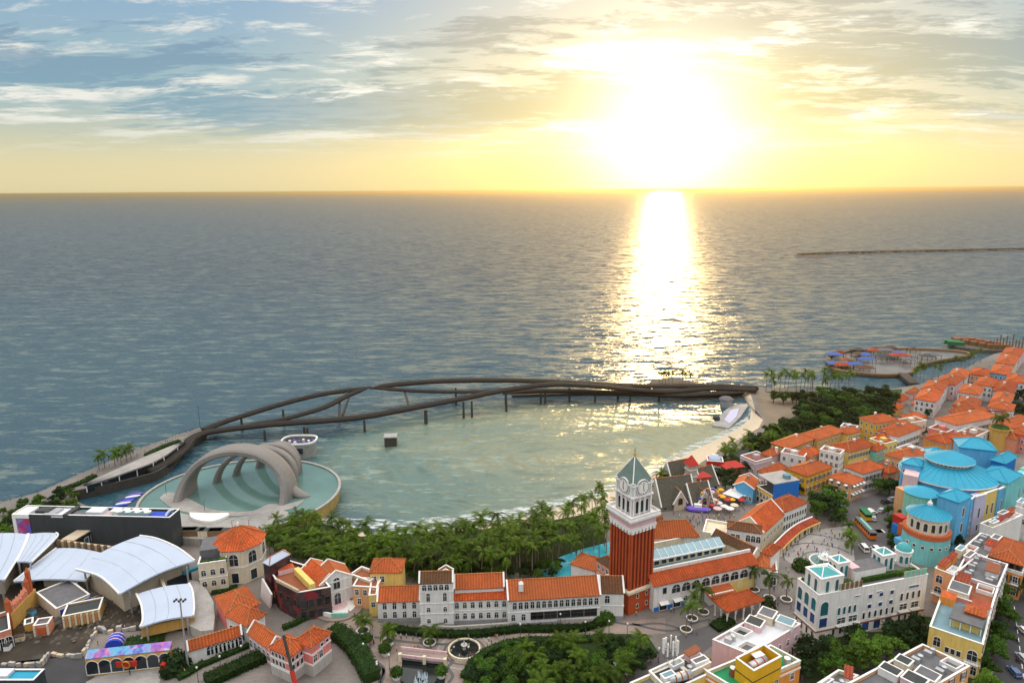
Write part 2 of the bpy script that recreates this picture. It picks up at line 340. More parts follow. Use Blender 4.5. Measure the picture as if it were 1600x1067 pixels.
def windows(par, foot, edge, rows):
    a, b = foot[edge % len(foot)], foot[(edge + 1) % len(foot)]; d = Vector((b.x - a.x, b.y - a.y, 0)); L = d.length; u = d / L
    for r in rows:
        zb, k, w_, h_ = r[:4]; st = r[4] if len(r) > 4 else 'r'; f0, f1 = (r[5], r[6]) if len(r) > 6 else (0.0, 1.0)
        fm = r[7] if len(r) > 7 else 'frame'; gm = r[8] if len(r) > 8 else 'glass'
        for q in range(k): add_win(par, a, u, L * (f0 + (f1 - f0) * (q + 0.5) / k), zb, w_, h_, st, fm, gm)
# ---------------------------------------------------------------- buildings
def rect(A, B, C_):
    A, B, C_ = A.copy(), B.copy(), C_.copy()
    if (C_ - B).length > (B - A).length * 1.05:     # square up on the longer side
        u = (C_ - B); u.z = 0; u.normalize(); nn = Vector((-u.y, u.x, 0)); d = (A - B).dot(nn)
        return [B + nn * d, B, C_, C_ + nn * d]
    u = (B - A); u.z = 0; u.normalize(); nn = Vector((-u.y, u.x, 0)); d = (C_ - B).dot(nn)
    return [A, B, B + nn * d, A + nn * d]
def rectq(k, a, b, c, z):       # three photo points lying at height z (left, front/right, depth)
    F_ = rect(Q(k, a[0], a[1], z), Q(k, b[0], b[1], z), Q(k, c[0], c[1], z)); return F_
def inset(poly, e):
    k = len(poly); out = []
    for i in range(k):
        p0, p1, p2 = poly[i - 1], poly[i], poly[(i + 1) % k]
        d1 = (p1 - p0); d2 = (p2 - p1); d1.z = d2.z = 0; d1.normalize(); d2.normalize()
        n1 = Vector((-d1.y, d1.x, 0)); n2 = Vector((-d2.y, d2.x, 0)); bb = n1 + n2; q = bb.dot(n1)
        out.append(p1 + bb * (e / max(q, 0.3)))
    return out
def cen(poly):
    c = Vector()
    for p in poly: c = c + p
    return c / len(poly)
def ring(b, outer, inner, z0, z1, m=0):
    k = len(outer); V = lambda p, z: (p.x, p.y, z)
    for i in range(k):
        j = (i + 1) % k
        b.face([V(outer[i], z0), V(outer[j], z0), V(outer[j], z1), V(outer[i], z1)], m)
        b.face([V(inner[j], z0), V(inner[i], z0), V(inner[i], z1), V(inner[j], z1)], m)
        b.face([V(outer[i], z1), V(outer[j], z1), V(inner[j], z1), V(inner[i], z1)], m)
        b.face([V(outer[j], z0), V(outer[i], z0), V(inner[i], z0), V(inner[j], z0)], m)
    return b
def roof_flat(par, foot, z1, ph, wall, deck, cop='trim'):
    i1 = inset(foot, 0.35)
    ring(MB(), foot, i1, z1, z1 + ph).build('parapet', wall, par)
    ring(MB(), inset(foot, -0.08), inset(foot, 0.42), z1 + ph, z1 + ph + 0.16).build('coping', cop, par)
    MB().face([(p.x, p.y, z1 + 0.02) for p in i1]).build('roof_deck', deck, par)
def roof_hip(par, foot, z1, rise, over, m, name='roof', thick=0.22, caps=True, capm='tile_light'):
    o = inset(foot, -over); b = MB(); zt = z1 + thick
    L0, L1 = (o[1] - o[0]).length, (o[2] - o[1]).length
    V = lambda p, z: Vector((p.x, p.y, z))
    b.prism(o, z1, zt, 0, top=False, bottom=True)
    if len(o) != 4 or abs(L0 - L1) < 0.12 * max(L0, L1):
        ap = V(cen(o), zt + rise)
        for i in range(len(o)): b.face([V(o[i], zt), V(o[(i + 1) % len(o)], zt), ap])
        rd = [(V(p, zt), ap) for p in o]
    else:
        if L0 < L1: o = [o[1], o[2], o[3], o[0]]; L0, L1 = L1, L0
        u = (o[1] - o[0]).normalized(); mA, mB = (o[0] + o[3]) / 2, (o[1] + o[2]) / 2; ins = L1 / 2
        r0, r1 = V(mA + u * ins, zt + rise), V(mB - u * ins, zt + rise); o = [V(p, zt) for p in o]
        b.face([o[0], o[1], r1, r0]); b.face([o[1], o[2], r1]); b.face([o[2], o[3], r0, r1]); b.face([o[3], o[0], r0])
        rd = [(r0, r1), (o[0], r0), (o[3], r0), (o[1], r1), (o[2], r1)]
    rf = b.build(name, m, par)
    if caps:
        for a, c in rd: MB().tube([a + Vector((0, 0, 0.05)), c + Vector((0, 0, 0.05))], 0.17, 5).build('ridge_cap', capm, rf)
    return rf
def roof_gable(par, foot, z1, rise, over, m, axis=0, wall='white', name='roof', coped=True, thick=0.22):
    f = list(foot) if axis == 0 else [foot[1], foot[2], foot[3], foot[0]]      # ridge runs along f0-f1
    V = lambda p, z: Vector((p.x, p.y, z)); u = (f[1] - f[0]).normalized(); vv = (f[3] - f[0]).normalized(); D = (f[3] - f[0]).length
    for s, (p, q) in ((0, (f[0], f[3])), (1, (f[1], f[2]))):
        ap = V((p + q) / 2, z1 + rise); fc = [V(p, z1), V(q, z1), ap]; MB().face(fc if s else fc[::-1]).build('gable_wall', wall, par)
    b = MB(); e = 0.25 if coped else over; sl = rise / (D / 2); oz = over * sl
    for p0, p1, sg in ((f[0], f[1], -1), (f[3], f[2], 1)):
        a = V(p0 + vv * sg * over - u * (-0.0 if coped else e), z1 - oz); c = V(p1 + vv * sg * over + u * (0.0 if coped else e), z1 - oz)
        r0 = V((f[0] + f[3]) / 2 - u * (0 if coped else e), z1 + rise); r1 = V((f[1] + f[2]) / 2 + u * (0 if coped else e), z1 + rise)
        t = Vector((0, 0, thick))
        tp = [a + t, c + t, r1 + t, r0 + t]; bt = [r0, r1, c, a]
        if sg > 0: tp.reverse(); bt.reverse()
        b.face(tp); b.face(bt); b.face([a, c, c + t, a + t]); b.face([a, a + t, r0 + t, r0]); b.face([c, r1, r1 + t, c + t])
    rf = b.build(name, m, par)
    if coped:
        for p, q in ((f[0], f[3]), (f[1], f[2])):
            ap = V((p + q) / 2, z1 + rise + 0.32)
            for k in (p, q): MB().bar(V(k, z1 + 0.32) + (V(k, 0) - V((p + q) / 2, 0)).normalized() * over * 0.9 - Vector((0, 0, oz * 0.9)), ap, 0.5, 0.35).build('gable_coping', 'trim', par)
    MB().tube([r0 + Vector((0, 0, thick + 0.03)), r1 + Vector((0, 0, thick + 0.03))], 0.17, 5).build('ridge_cap', 'tile_light', rf)
    return rf
def building(name, label, foot, z1, wall, roof, wins=(), cat='building', group=None, z0=GZ, bands=(), plinth=None):
    c = cen(foot); t = thing(name, label, cat, (c.x, c.y, z0), group)
    MB().prism(foot, z0 - 0.3, z1, 0, top=(roof[0] in ('hip', 'gable'))).build('wall', wall, t)
    if roof[0] == 'flat': roof_flat(t, foot, z1, roof[1], roof[3] if len(roof) > 3 else wall, roof[2])
    elif roof[0] == 'hip': roof_hip(t, foot, z1, roof[1], roof[2], roof[3] if len(roof) > 3 else 'tile')
    elif roof[0] == 'gable': roof_gable(t, foot, z1, roof[1], roof[2], roof[3] if len(roof) > 3 else 'tile', roof[4] if len(roof) > 4 else 0, wall)
    for z, h_ in bands: ring(MB(), inset(foot, -0.12), inset(foot, 0.02), z, z + h_).build('string_course', 'trim', t)
    if plinth: ring(MB(), inset(foot, -0.1), inset(foot, 0.02), z0 - 0.1, z0 + plinth[0]).build('plinth', plinth[1], t)
    for e, rows in wins: windows(t, foot, e, rows)
    return t
# ================================================================ SETTING
def sea_material():
    m, n = new_mat('sea_water'); pos = n('ShaderNodeNewGeometry').outputs['Position']
    sp = n('ShaderNodeSeparateXYZ', {0: pos})
    def slope(off, layers, ch):
        tot = None
        for (lx, ly, rot, amp, det) in layers:
            mp = n('ShaderNodeMapping', {'Vector': pos, 'Location': off, 'Rotation': (0, 0, rot), 'Scale': (1 / lx, 1 / ly, 1)})
            v = n.math('MULTIPLY', n.math('SUBTRACT', n.noise(mp.outputs[0], 1.0, det, 0.55), 0.5), amp)
            tot = v if tot is None else n.math('ADD', tot, v)
        return tot
    # the lagoon is calmer and has a long swell of its own
    bx = n.math('DIVIDE', n.math('SUBTRACT', sp.outputs[0], 20.0), 120.0); by = n.math('DIVIDE', n.math('SUBTRACT', sp.outputs[1], 320.0), 85.0)
    rr = n.math('SQRT', n.math('ADD', n.math('MULTIPLY', bx, bx), n.math('MULTIPLY', by, by)))
    bay = n.smooth(rr, 0.85, 1.15, 1.0, 0.0)
    rip = n.math('MULTIPLY', n.math('SINE', n.math('ADD', n.math('MULTIPLY', rr, 62.0), n.math('MULTIPLY', n.noise(pos, 0.02, 3), 16))), n('ShaderNodeMapRange', {0: n.noise(pos, 0.05, 3), 1: 0.3, 2: 0.7, 3: 0.05, 4: 0.42}).outputs[0])
    open_y = slope((0, 0, 0), ((65, 17, 0.05, 1.15, 3), (24, 7, -0.08, 2.1, 3), (8, 2.4, 0.06, 1.5, 3), (2.6, 1.0, 0.15, 0.9, 2)), 0)
    patch = n('ShaderNodeMapRange', {0: n.noise(n.vmath('MULTIPLY', pos, (0.0018, 0.004, 0)), 1.0, 3), 1: 0.3, 2: 0.7, 3: 0.65, 4: 1.25}).outputs[0]
    sy = n.math('MULTIPLY', n.math('MULTIPLY', open_y, patch), n('ShaderNodeMapRange', {0: bay, 3: 1.0, 4: 0.9}).outputs[0])
    sy = n.math('ADD', sy, n.math('MULTIPLY', rip, bay))
    sx = n.math('MULTIPLY', slope((57, 11, 3), ((50, 22, 0.1, 0.3, 3), (9, 6, -0.2, 0.9, 3), (2.2, 2.0, 0.3, 1.1, 2)), 1), patch)
    nv = n.vmath('NORMALIZE', n('ShaderNodeCombineXYZ', {0: sx, 1: sy, 2: 1.0}).outputs[0])
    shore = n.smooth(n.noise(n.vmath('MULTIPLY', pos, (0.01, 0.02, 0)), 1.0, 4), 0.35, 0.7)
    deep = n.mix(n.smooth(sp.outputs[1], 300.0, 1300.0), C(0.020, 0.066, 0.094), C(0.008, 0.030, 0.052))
    lag_sheen = n.mix(n.smooth(n.math('ADD', sp.outputs[0], n.math('MULTIPLY', shore, 60.0)), -60.0, 130.0), C(0.10, 0.165, 0.15), C(0.27, 0.275, 0.18))      # paler and warmer towards +x: golden sheen of the lagoon put into the colour
    col = n.mix(bay, deep, lag_sheen)
    slope_lit = n.smooth(open_y, 0.12, 0.5)  # paler tint keyed on slope: light and shade of the waves put into colour
    col = n.mix(n.math('MULTIPLY', slope_lit, 0.8), col, n.mix(bay, C(0.14, 0.20, 0.21), C(0.26, 0.33, 0.28)))
    b = n('ShaderNodeBsdfPrincipled', {'Base Color': col, 'Roughness': 0.32, 'IOR': 1.333, 'Specular IOR Level': 0.4, 'Normal': nv})
    n('ShaderNodeOutputMaterial', {0: b.outputs[0]})
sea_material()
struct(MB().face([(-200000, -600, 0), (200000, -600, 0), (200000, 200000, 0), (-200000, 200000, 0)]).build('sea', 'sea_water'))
def paving(name, c1, c2, sc_):
    m, n = new_mat(name); pos = n('ShaderNodeNewGeometry').outputs['Position']
    br = n('ShaderNodeTexBrick', {'Vector': pos, 'Color1': C(*c1), 'Color2': C(*c2), 'Mortar': C(*[v * 0.7 for v in c1]), 'Scale': sc_, 'Mortar Size': 0.02})
    f = n('ShaderNodeMapRange', {0: n.noise(pos, 0.08, 5, 0.65), 1: 0.3, 2: 0.7, 3: 0.72, 4: 1.2}).outputs[0]
    cc = n.vmath('MULTIPLY', br.outputs[0], n('ShaderNodeCombineXYZ', {0: f, 1: f, 2: f}).outputs[0])
    n('ShaderNodeOutputMaterial', {0: n('ShaderNodeBsdfPrincipled', {'Base Color': cc, 'Roughness': 0.7, 'Specular IOR Level': 0.3}).outputs[0]})
paving('paving', (0.20, 0.178, 0.162), (0.165, 0.148, 0.137), 0.5); paving('paving_pink', (0.30, 0.235, 0.20), (0.25, 0.20, 0.175), 0.6); paving('paving_pale', (0.35, 0.335, 0.32), (0.30, 0.285, 0.275), 0.4)
mat('asphalt', (0.05, 0.05, 0.055), 0.8, 0.25, 0.15); mat('asphalt_light', (0.10, 0.097, 0.10), 0.8, 0.2, 0.12)
def court_mat():
    m, n = new_mat('court_floor'); pos = n('ShaderNodeNewGeometry').outputs['Position']
    a = n.noise(pos, 0.10, 6, 0.65); wet = n.smooth(n.noise(n.vmath('ADD', pos, (9, 4, 0)), 0.09, 4, 0.6), 0.54, 0.60)
    col = n.ramp(a, [(0.3, C(0.012, 0.010, 0.007)), (0.55, C(0.038, 0.028, 0.018)), (0.75, C(0.085, 0.062, 0.036))])
    n('ShaderNodeOutputMaterial', {0: n('ShaderNodeBsdfPrincipled', {'Base Color': col, 'Roughness': n('ShaderNodeMapRange', {0: wet, 3: 0.75, 4: 0.12}).outputs[0], 'Specular IOR Level': 0.4}).outputs[0]})
court_mat()
# ---- land: the shore as seen, then round behind the camera
shoreL = [(-260, 880), (-60, 806), (0, 785), (60, 769), (120, 742), (165, 723), (210, 703), (260, 686), (312, 668), (322, 674), (294, 692), (268, 720), (230, 737), (180, 753), (118, 770), (122, 784), (160, 800), (230, 822), (300, 832), (400, 838), (440, 842)]
beach_in = [(440, 842), (490, 850), (560, 862), (640, 868), (740, 862), (850, 850), (930, 822), (990, 795), (1050, 758), (1096, 722), (1130, 700), (1160, 683), (1186, 668), (1192, 655), (1180, 640), (1176, 625), (1172, 613)]
beach_wl = [(455, 826), (500, 822), (555, 831), (636, 838), (742, 821), (833, 805), (905, 785), (960, 768), (1030, 735), (1078, 706), (1112, 690), (1150, 671), (1172, 655), (1174, 640), (1168, 628), (1160, 618), (1158, 611)]
shoreR = [(1172, 613), (1178, 606), (1232, 606), (1293, 609), (1364, 609), (1404, 606), (1442, 599), (1469, 587), (1508, 576), (1529, 564), (1553, 553), (1600, 543), (1800, 520), (2200, 505)]
LANDP = [P(x, y, GZ) for x, y in shoreL + beach_in[1:] + shoreR[1:]] + [Vector((900, -500, GZ)), Vector((-700, -500, GZ)), Vector((-500, 120, GZ))]
def land_build():
    b = MB(); b.prism(LANDP, -2.0, GZ, 1, 0); return b.build('ground', ['paving', 'concrete_dark'])
ground = struct(land_build())
def strip(A, B, nn=1):
    b = MB()
    for i in range(len(A) - 1): b.face([A[i], B[i], B[i + 1], A[i + 1]])
    return b
bA = [P(x, y, GZ) + Vector((0, 0, 0.01)) for x, y in beach_in]; bW = [P(x, y, 0.1) for x, y in beach_wl]; bD = [p + (p - q).normalized() * 14 + Vector((0, 0, -2.5)) for p, q in zip(bW, bA)]
b_ = strip(bW, bA); b2 = strip(bD, bW); b_.v += b2.v; k0 = len(b_.v) - len(b2.v); b_.f += [tuple(i + k0 for i in f) for f in b2.f]; b_.m += b2.m
struct(b_.build('beach', 'sand'))
# wash of foam along the waterline
def foam_mat():
    m, n = new_mat('foam'); pos = n('ShaderNodeNewGeometry').outputs['Position']
    a = n.noise(pos, 0.22, 7, 0.7); f = n.math('MULTIPLY', n.smooth(n.noise(n.vmath('MULTIPLY', pos, (0.35, 1.0, 1)), 0.4, 7, 0.7), 0.44, 0.60), 0.85)
    sh = n('ShaderNodeMixShader', {0: f, 1: n('ShaderNodeBsdfTransparent').outputs[0], 2: n('ShaderNodeBsdfPrincipled', {'Base Color': C(0.66, 0.70, 0.68), 'Roughness': 0.6}).outputs[0]})
    n('ShaderNodeOutputMaterial', {0: sh.outputs[0]})
foam_mat()
fA, fB = [], []
for i, (p, q) in enumerate(zip(bW, bA)):
    d = (p - q); d.z = 0; d.normalize(); wd = (3, 8, 12, 14, 11, 9, 8, 8, 7, 7, 6, 7, 7, 5, 3, 2, 0.5)[i]
    fA.append(Vector((p.x, p.y, 0.16)) - d * 1.0); fB.append(Vector((p.x, p.y, 0.06)) + d * wd)
o = strip(fB, fA).build('foam', 'foam'); o['kind'] = 'stuff'
def sheet(name, k, pts, m, z=0.03, st=True):
    o = MB().face([(p.x, p.y, GZ + z) for p in QL(k, pts)]).build(name, m); return struct(o) if st else o
# dark flat of the sand by the far end of the bridge
sheet('sand_flat', 'F', [(1180, 616), (1222, 615), (1246, 628), (1240, 650), (1210, 666), (1192, 664), (1196, 652), (1184, 638)], 'sand_wet', 0.05)
# courtyard floor
sheet('yard', 'F', [(-80, 1100), (-80, 1040), (0, 1036), (70, 1028), (128, 1024), (150, 1040), (140, 1100)], 'asphalt', 0.03)
sheet('courtyard', 'F', [(-60, 1010), (-60, 930), (60, 905), (150, 935), (190, 905), (240, 920), (330, 960), (300, 985), (220, 985), (150, 990), (130, 1020), (70, 1030), (0, 1040), (-60, 1050)], 'court_floor', 0.03)
# roads and squares
sheet('street', 'F', [(1312, 790), (1400, 760), (1418, 800), (1408, 870), (1398, 880), (1335, 880), (1330, 830)], 'asphalt_light', 0.03)
sheet('street', 'F', [(1560, 905), (1620, 905), (1680, 1100), (1530, 1100), (1545, 1010)], 'asphalt', 0.03)
sheet('street', 'F', [(1040, 1000), (1110, 975), (1150, 985), (1110, 1010), (1060, 1050), (1000, 1085), (940, 1085), (975, 1055), (1020, 1030)], 'asphalt_light', 0.03)
sheet('street', 'F', [(1230, 1085), (1250, 1030), (1300, 990), (1470, 990), (1440, 1040), (1290, 1090)], 'asphalt', 0.03)
sheet('square', 'F', [(1222, 870), (1240, 850), (1275, 828), (1330, 820), (1336, 880), (1250, 890)], 'paving_pale', 0.04)
sheet('plaza', 'F', [(500, 985), (540, 950), (580, 965), (640, 985), (740, 990), (840, 982), (960, 972), (1040, 965), (1040, 990), (960, 990), (850, 1000), (760, 1015), (720, 1067), (700, 1090), (600, 1090), (570, 1050), (550, 1010)], 'paving_pink', 0.03)
sheet('promenade', 'F', [(-60, 812), (0, 788), (60, 772), (120, 745), (165, 726), (210, 706), (260, 689), (310, 670), (318, 675), (292, 692), (266, 719), (228, 735), (178, 752), (115, 769), (60, 788), (0, 806), (-60, 830)], 'paving', 0.04)
sheet('village_square', 'F', [(1020, 830), (1010, 790), (1100, 745), (1160, 765), (1180, 800), (1150, 835)], 'paving', 0.035)
sheet('terrace', 'F', [(285, 840), (285, 800), (360, 795), (430, 800), (400, 838), (340, 842)], 'paving_pale', 0.05)
# soil and lawn under the trees
for pts in ([(405, 835), (500, 815), (560, 838), (740, 828), (850, 815), (930, 800), (950, 850), (880, 885), (800, 895), (640, 895), (560, 880), (440, 870)],
            [(720, 1090), (735, 1040), (780, 1010), (860, 998), (960, 990), (1010, 990), (1030, 1020), (970, 1055), (930, 1090)],
            [(1195, 612), (1290, 612), (1410, 608), (1400, 640), (1360, 660), (1280, 690), (1200, 700), (1160, 690), (1215, 665), (1245, 648), (1248, 626)],
            [(1250, 1040), (1290, 990), (1400, 985), (1450, 975), (1440, 1000), (1330, 1045), (1270, 1075)], [(1540, 900), (1575, 905), (1545, 1010), (1530, 1090), (1500, 1090), (1520, 1000)]):
    sheet('planting_bed', 'F', pts, 'ground_cover', 0.045)

def haze():
    m, n = new_mat('haze_air'); v = n('ShaderNodeVolumePrincipled', {'Color': C(0.74, 0.61, 0.34), 'Density': 4.2e-5, 'Anisotropy': 0.72}); n('ShaderNodeOutputMaterial', {1: v.outputs[0]})
    o = MB().obox((-201000, -900, -6), (402000, 0, 0), (0, 202000, 0), (0, 0, 142)).build('haze', 'haze_air'); o['kind'] = 'stuff'
haze()
# ================================================================ VEGETATION
def palm_protos():
    out = []
    for k in range(5):
        rnd = random.Random(100 + k); h_ = 7.6; lean = rnd.uniform(0.3, 1.0); ph = rnd.uniform(0, 6.28)
        pth = [Vector((math.cos(ph) * lean * t * t, math.sin(ph) * lean * t * t, h_ * t)) for t in (0, 0.2, 0.5, 0.8, 1.0)]
        tm = MB().tube(pth, [0.24, 0.18, 0.14, 0.12, 0.13], 7).mesh('palm_trunk', 'palm_bark')
        b = MB(); top = pth[-1]; nf = 14
        for q in range(nf):
            az = 6.283 * q / nf + rnd.uniform(-0.25, 0.25); el = rnd.choice((1.15, 0.75, 0.35, 0.05, -0.25)) + rnd.uniform(-0.12, 0.12); L = rnd.uniform(3.0, 3.9)
            d = Vector((math.cos(az), math.sin(az), 0)); sd_ = Vector((-d.y, d.x, 0)); pts = []; p = top.copy(); e = el
            for s in range(8):
                pts.append(p.copy()); p = p + (d * math.cos(e) + Vector((0, 0, math.sin(e)))) * (L / 7); e -= 0.23
            for s in range(7):
                a, c = pts[s], pts[s + 1]; t = (s + 0.5) / 7; wl = 0.8 * math.sin(math.pi * (0.12 + 0.83 * t)) + 0.08
                for sg in (-1, 1):
                    for h2 in (0.0, 0.5):
                        m0 = a.lerp(c, h2); m1 = a.lerp(c, h2 + 0.5)
                        tip = (m0 + m1) / 2 + sd_ * sg * wl + (c - a) * 0.9 * wl + Vector((0, 0, -0.35 * wl - 0.1 * rnd.random()))
                        b.face([m0, m1, tip])
        for q in range(5):
            a = 6.283 * q / 5; b.lathe(top + Vector((math.cos(a) * 0.2, math.sin(a) * 0.2, -0.35)), [(0.02, 0), (0.14, 0.12), (0.02, 0.26)], 5, 1, cap=False)
        out.append((tm, b.mesh('palm_crown', ['palm_leaf', 'palm_bark'])))
    return out
PALMS = palm_protos()
def palm(pos, label, group=None, h_=8.0, rnd=random, name='palm_tree'):
    sz = 'tall ' if h_ > 9.6 else 'short ' if h_ < 7.2 else 'middling '
    label = sz + label.replace('tall ', '').replace('short ', '').replace('small ', ''); group = group and sz + group
    s = h_ / 7.6; t = thing(name, label, 'palm tree', pos, group, rnd.uniform(0, 6.28))
    tm, cm = PALMS[rnd.randrange(5)]
    link('trunk', tm, t, (0, 0, 0), 0, (1.0, 1.0, s)); c = link('crown', cm, t, (0, 0, 7.6 * (s - 1)), 0)
    k = rnd.uniform(0.95, 1.35); c.scale = (k, k, k); c.location.z = 7.6 * s - 7.6 * k
    return t
def tree_protos():
    out = []
    for k in range(6):
        rnd = random.Random(300 + k); H_ = 7.0; tr = MB()
        tr.tube([(0, 0, -0.2), (0.05, 0, 1.4), (0.1, 0.05, 2.8), (0.0, 0.1, 4.6)], [0.32, 0.24, 0.2, 0.1], 7)
        lobes = []
        for q in range(15):
            az = rnd.uniform(0, 6.283); rr = rnd.uniform(0.2, 2.6); z = rnd.uniform(3.0, 6.2) - 0.35 * max(0, rr - 1.5)
            lobes.append((Vector((math.cos(az) * rr, math.sin(az) * rr, z)), rnd.uniform(0.9, 1.55)))
        for c, r in lobes[:7]: tr.tube([(0.05, 0.03, rnd.uniform(1.6, 2.8)), (c.x * 0.55, c.y * 0.55, 2.6 + 0.3 * c.z * 0.5), tuple(c)], [0.11, 0.08, 0.03], 5)
        b = MB()
        for c, r in lobes:
            for q in range(150):
                d = Vector((rnd.gauss(0, 1), rnd.gauss(0, 1), rnd.gauss(0, 1))).normalized(); d.z = d.z if d.z > -0.5 else -d.z * 0.6
                p = c + Vector((d.x, d.y, d.z * 0.75)) * r * (rnd.random() ** 0.35); s = rnd.uniform(0.16, 0.34)
                nn = (d + Vector((rnd.uniform(-1, 1), rnd.uniform(-1, 1), rnd.uniform(-0.3, 1.0))) * 0.8).normalized(); a = nn.orthogonal().normalized(); e = nn.cross(a)
                t = rnd.uniform(0, 6.28); a, e = a * math.cos(t) + e * math.sin(t), e * math.cos(t) - a * math.sin(t)
                b.face([p - a * s - e * s * 0.45, p + a * s * 0.2 - e * s * 0.6, p + a * s * 1.1, p + a * s * 0.1 + e * s * 0.6])
        out.append((tr.mesh('tree_trunk', 'bark'), b.v, b.f, b.m, b))
    return out
_tp = tree_protos(); TREES = {}
def tree(pos, label, group=None, h_=7.0, wd=1.0, leaf='leaf', rnd=random, name='broadleaf_tree'):
    cn = {'leaf': 'mid green ', 'leaf_dark': 'dark green ', 'leaf_bright': 'bright green '}[leaf]; label = cn + label.replace('dark broadleaf', 'broadleaf').replace('dark tree', 'tree').replace('round dark', 'round'); group = group and cn + group
    k = rnd.randrange(6); s = h_ / 7.0
    if (k, leaf) not in TREES: TREES[(k, leaf)] = _tp[k][4].mesh('tree_crown', leaf)
    t = thing(name, label, 'tree', pos, group, rnd.uniform(0, 6.28), (s * wd, s * wd, s))
    link('trunk', _tp[k][0], t); link('crown', TREES[(k, leaf)], t); return t
def hedge(name, label, path, wd, ht, leaf='hedge_leaf', cat='hedge', dens=1.0, z=GZ):
    rnd = random.Random(len(path) + int(abs(path[0].x) * 10)); c = cen(path); t = thing(name, label, cat, (c.x, c.y, z)); b = MB(); lf = MB()
    for a, e in zip(path, path[1:]):
        d = (e - a); d.z = 0; L = d.length; u = d / L; v = Vector((-u.y, u.x, 0))
        b.obox(Vector((a.x, a.y, z)) - v * wd * 0.42, u * L, v * wd * 0.84, Vector((0, 0, ht * 0.9)))
        for q in range(int(L * (wd + 2 * ht) * 7 * dens)):
            s = rnd.uniform(0, L); x = rnd.uniform(-1, 1) * (wd / 2 + ht); zz = ht + rnd.uniform(-0.15, 0.18)
            if abs(x) > wd / 2: zz = ht - (abs(x) - wd / 2); x = math.copysign(wd / 2 + rnd.uniform(-0.15, 0.12), x)
            p = Vector((a.x, a.y, z + max(zz, 0.05))) + u * s + v * x; k = rnd.uniform(0.14, 0.34)
            n1 = Vector((rnd.uniform(-1, 1), rnd.uniform(-1, 1), rnd.uniform(-0.2, 1))).normalized(); n2 = n1.orthogonal().normalized(); n3 = n1.cross(n2)
            lf.face([p - n2 * k, p + n3 * k * 0.6, p + n2 * k, p - n3 * k * 0.6])
    b.build('hedge_core', 'leaf_dark', t); o = lf.build('foliage', leaf, t); o['kind'] = 'stuff'; return t
def shrub_mesh(k, leaf):
    rnd = random.Random(500 + k); b = MB()
    for q in range(420):
        d = Vector((rnd.gauss(0, 1), rnd.gauss(0, 1), rnd.gauss(0, 1))).normalized(); d.z = abs(d.z); p = Vector((d.x, d.y, d.z * 1.1 + 0.1)) * (0.72 + 0.3 * rnd.random()); s = rnd.uniform(0.10, 0.2)
        nn = (d + Vector((rnd.uniform(-1, 1), rnd.uniform(-1, 1), rnd.uniform(-0.3, 1.0))) * 0.8).normalized(); a = nn.orthogonal().normalized(); e = nn.cross(a)
        b.face([p - a * s, p - e * s * 0.6, p + a * s, p + e * s * 0.6])
    b.lathe((0, 0, 0), [(0.5, 0), (0.72, 0.35), (0.6, 0.75), (0.1, 0.95)], 9); return b.mesh('shrub_crown', leaf)
SHR = {}
def shrub(pos, label, r=1.0, leaf='leaf', group=None, zs=1.0):
    k = (random.randrange(3), leaf)
    if k not in SHR: SHR[k] = shrub_mesh(*k)
    o = link('shrub', SHR[k], None, pos, random.uniform(0, 6.28), (r, r, r * zs)); return tag(o, label, 'shrub', group)
def inpoly(x, y, pl):
    r = False; j = len(pl) - 1
    for i in range(len(pl)):
        if (pl[i][1] > y) != (pl[j][1] > y) and x < (pl[j][0] - pl[i][0]) * (y - pl[i][1]) / (pl[j][1] - pl[i][1]) + pl[i][0]: r = not r
        j = i
    return r
def scatter(pl, cnt, mind, z, seed):        # photo polygon -> ground points with a least spacing
    rnd = random.Random(seed); wp = [P(x, y, z) for x, y in pl]; xs = [p.x for p in wp]; ys = [p.y for p in wp]; wl = [(p.x, p.y) for p in wp]; out = []; tr = 0
    while len(out) < cnt and tr < 9000:
        tr += 1; x, y = rnd.uniform(min(xs), max(xs)), rnd.uniform(min(ys), max(ys))
        if inpoly(x, y, wl) and all((x - a) ** 2 + (y - b) ** 2 > mind * mind for a, b in out): out.append((x, y))
    return out
R1 = random.Random(11)
for x, y in scatter([(402, 838), (430, 818), (480, 806), (540, 815), (570, 842), (640, 852), (640, 872), (560, 880), (430, 858)], 70, 3.1, 9, 1):
    palm((x, y, GZ), 'coconut palm in the dense grove beside the round basin', 'palms of the dense grove', R1.uniform(6.0, 8.2), R1)
for x, y in scatter([(575, 836), (640, 843), (700, 835), (780, 822), (862, 806), (868, 868), (800, 885), (690, 890), (575, 872)], 95, 3.2, 9, 2):
    palm((x, y, GZ), 'slender coconut palm in the belt between beach and white building', 'palms of the beach belt', R1.uniform(7.5, 12.0), R1)
for x, y in scatter([(866, 805), (915, 790), (946, 775), (948, 850), (870, 872)], 24, 3.6, 8, 3):
    palm((x, y, GZ), 'tall palm rising from bare sand by the brick clock tower', 'palms on the sand by the tower', R1.uniform(9.0, 12.5), R1)
for x, y in scatter([(480, 850), (560, 862), (640, 872), (800, 880), (880, 868), (870, 893), (700, 903), (560, 893)], 60, 2.9, 6, 4):
    tree((x, y, GZ), 'low bushy tree under the palms of the beach belt', 'bushy trees under the palms', R1.uniform(3.5, 5.5), 1.0, R1.choice(('leaf', 'leaf_dark')), R1)
for px, py in ((155, 735), (164, 731), (180, 728), (190, 726), (198, 722), (205, 717)):
    p = P(px, py); palm((p.x, p.y, GZ), 'palm on the open promenade leading to the twisted bridge', 'palms on the promenade', R1.uniform(5.6, 8), R1)
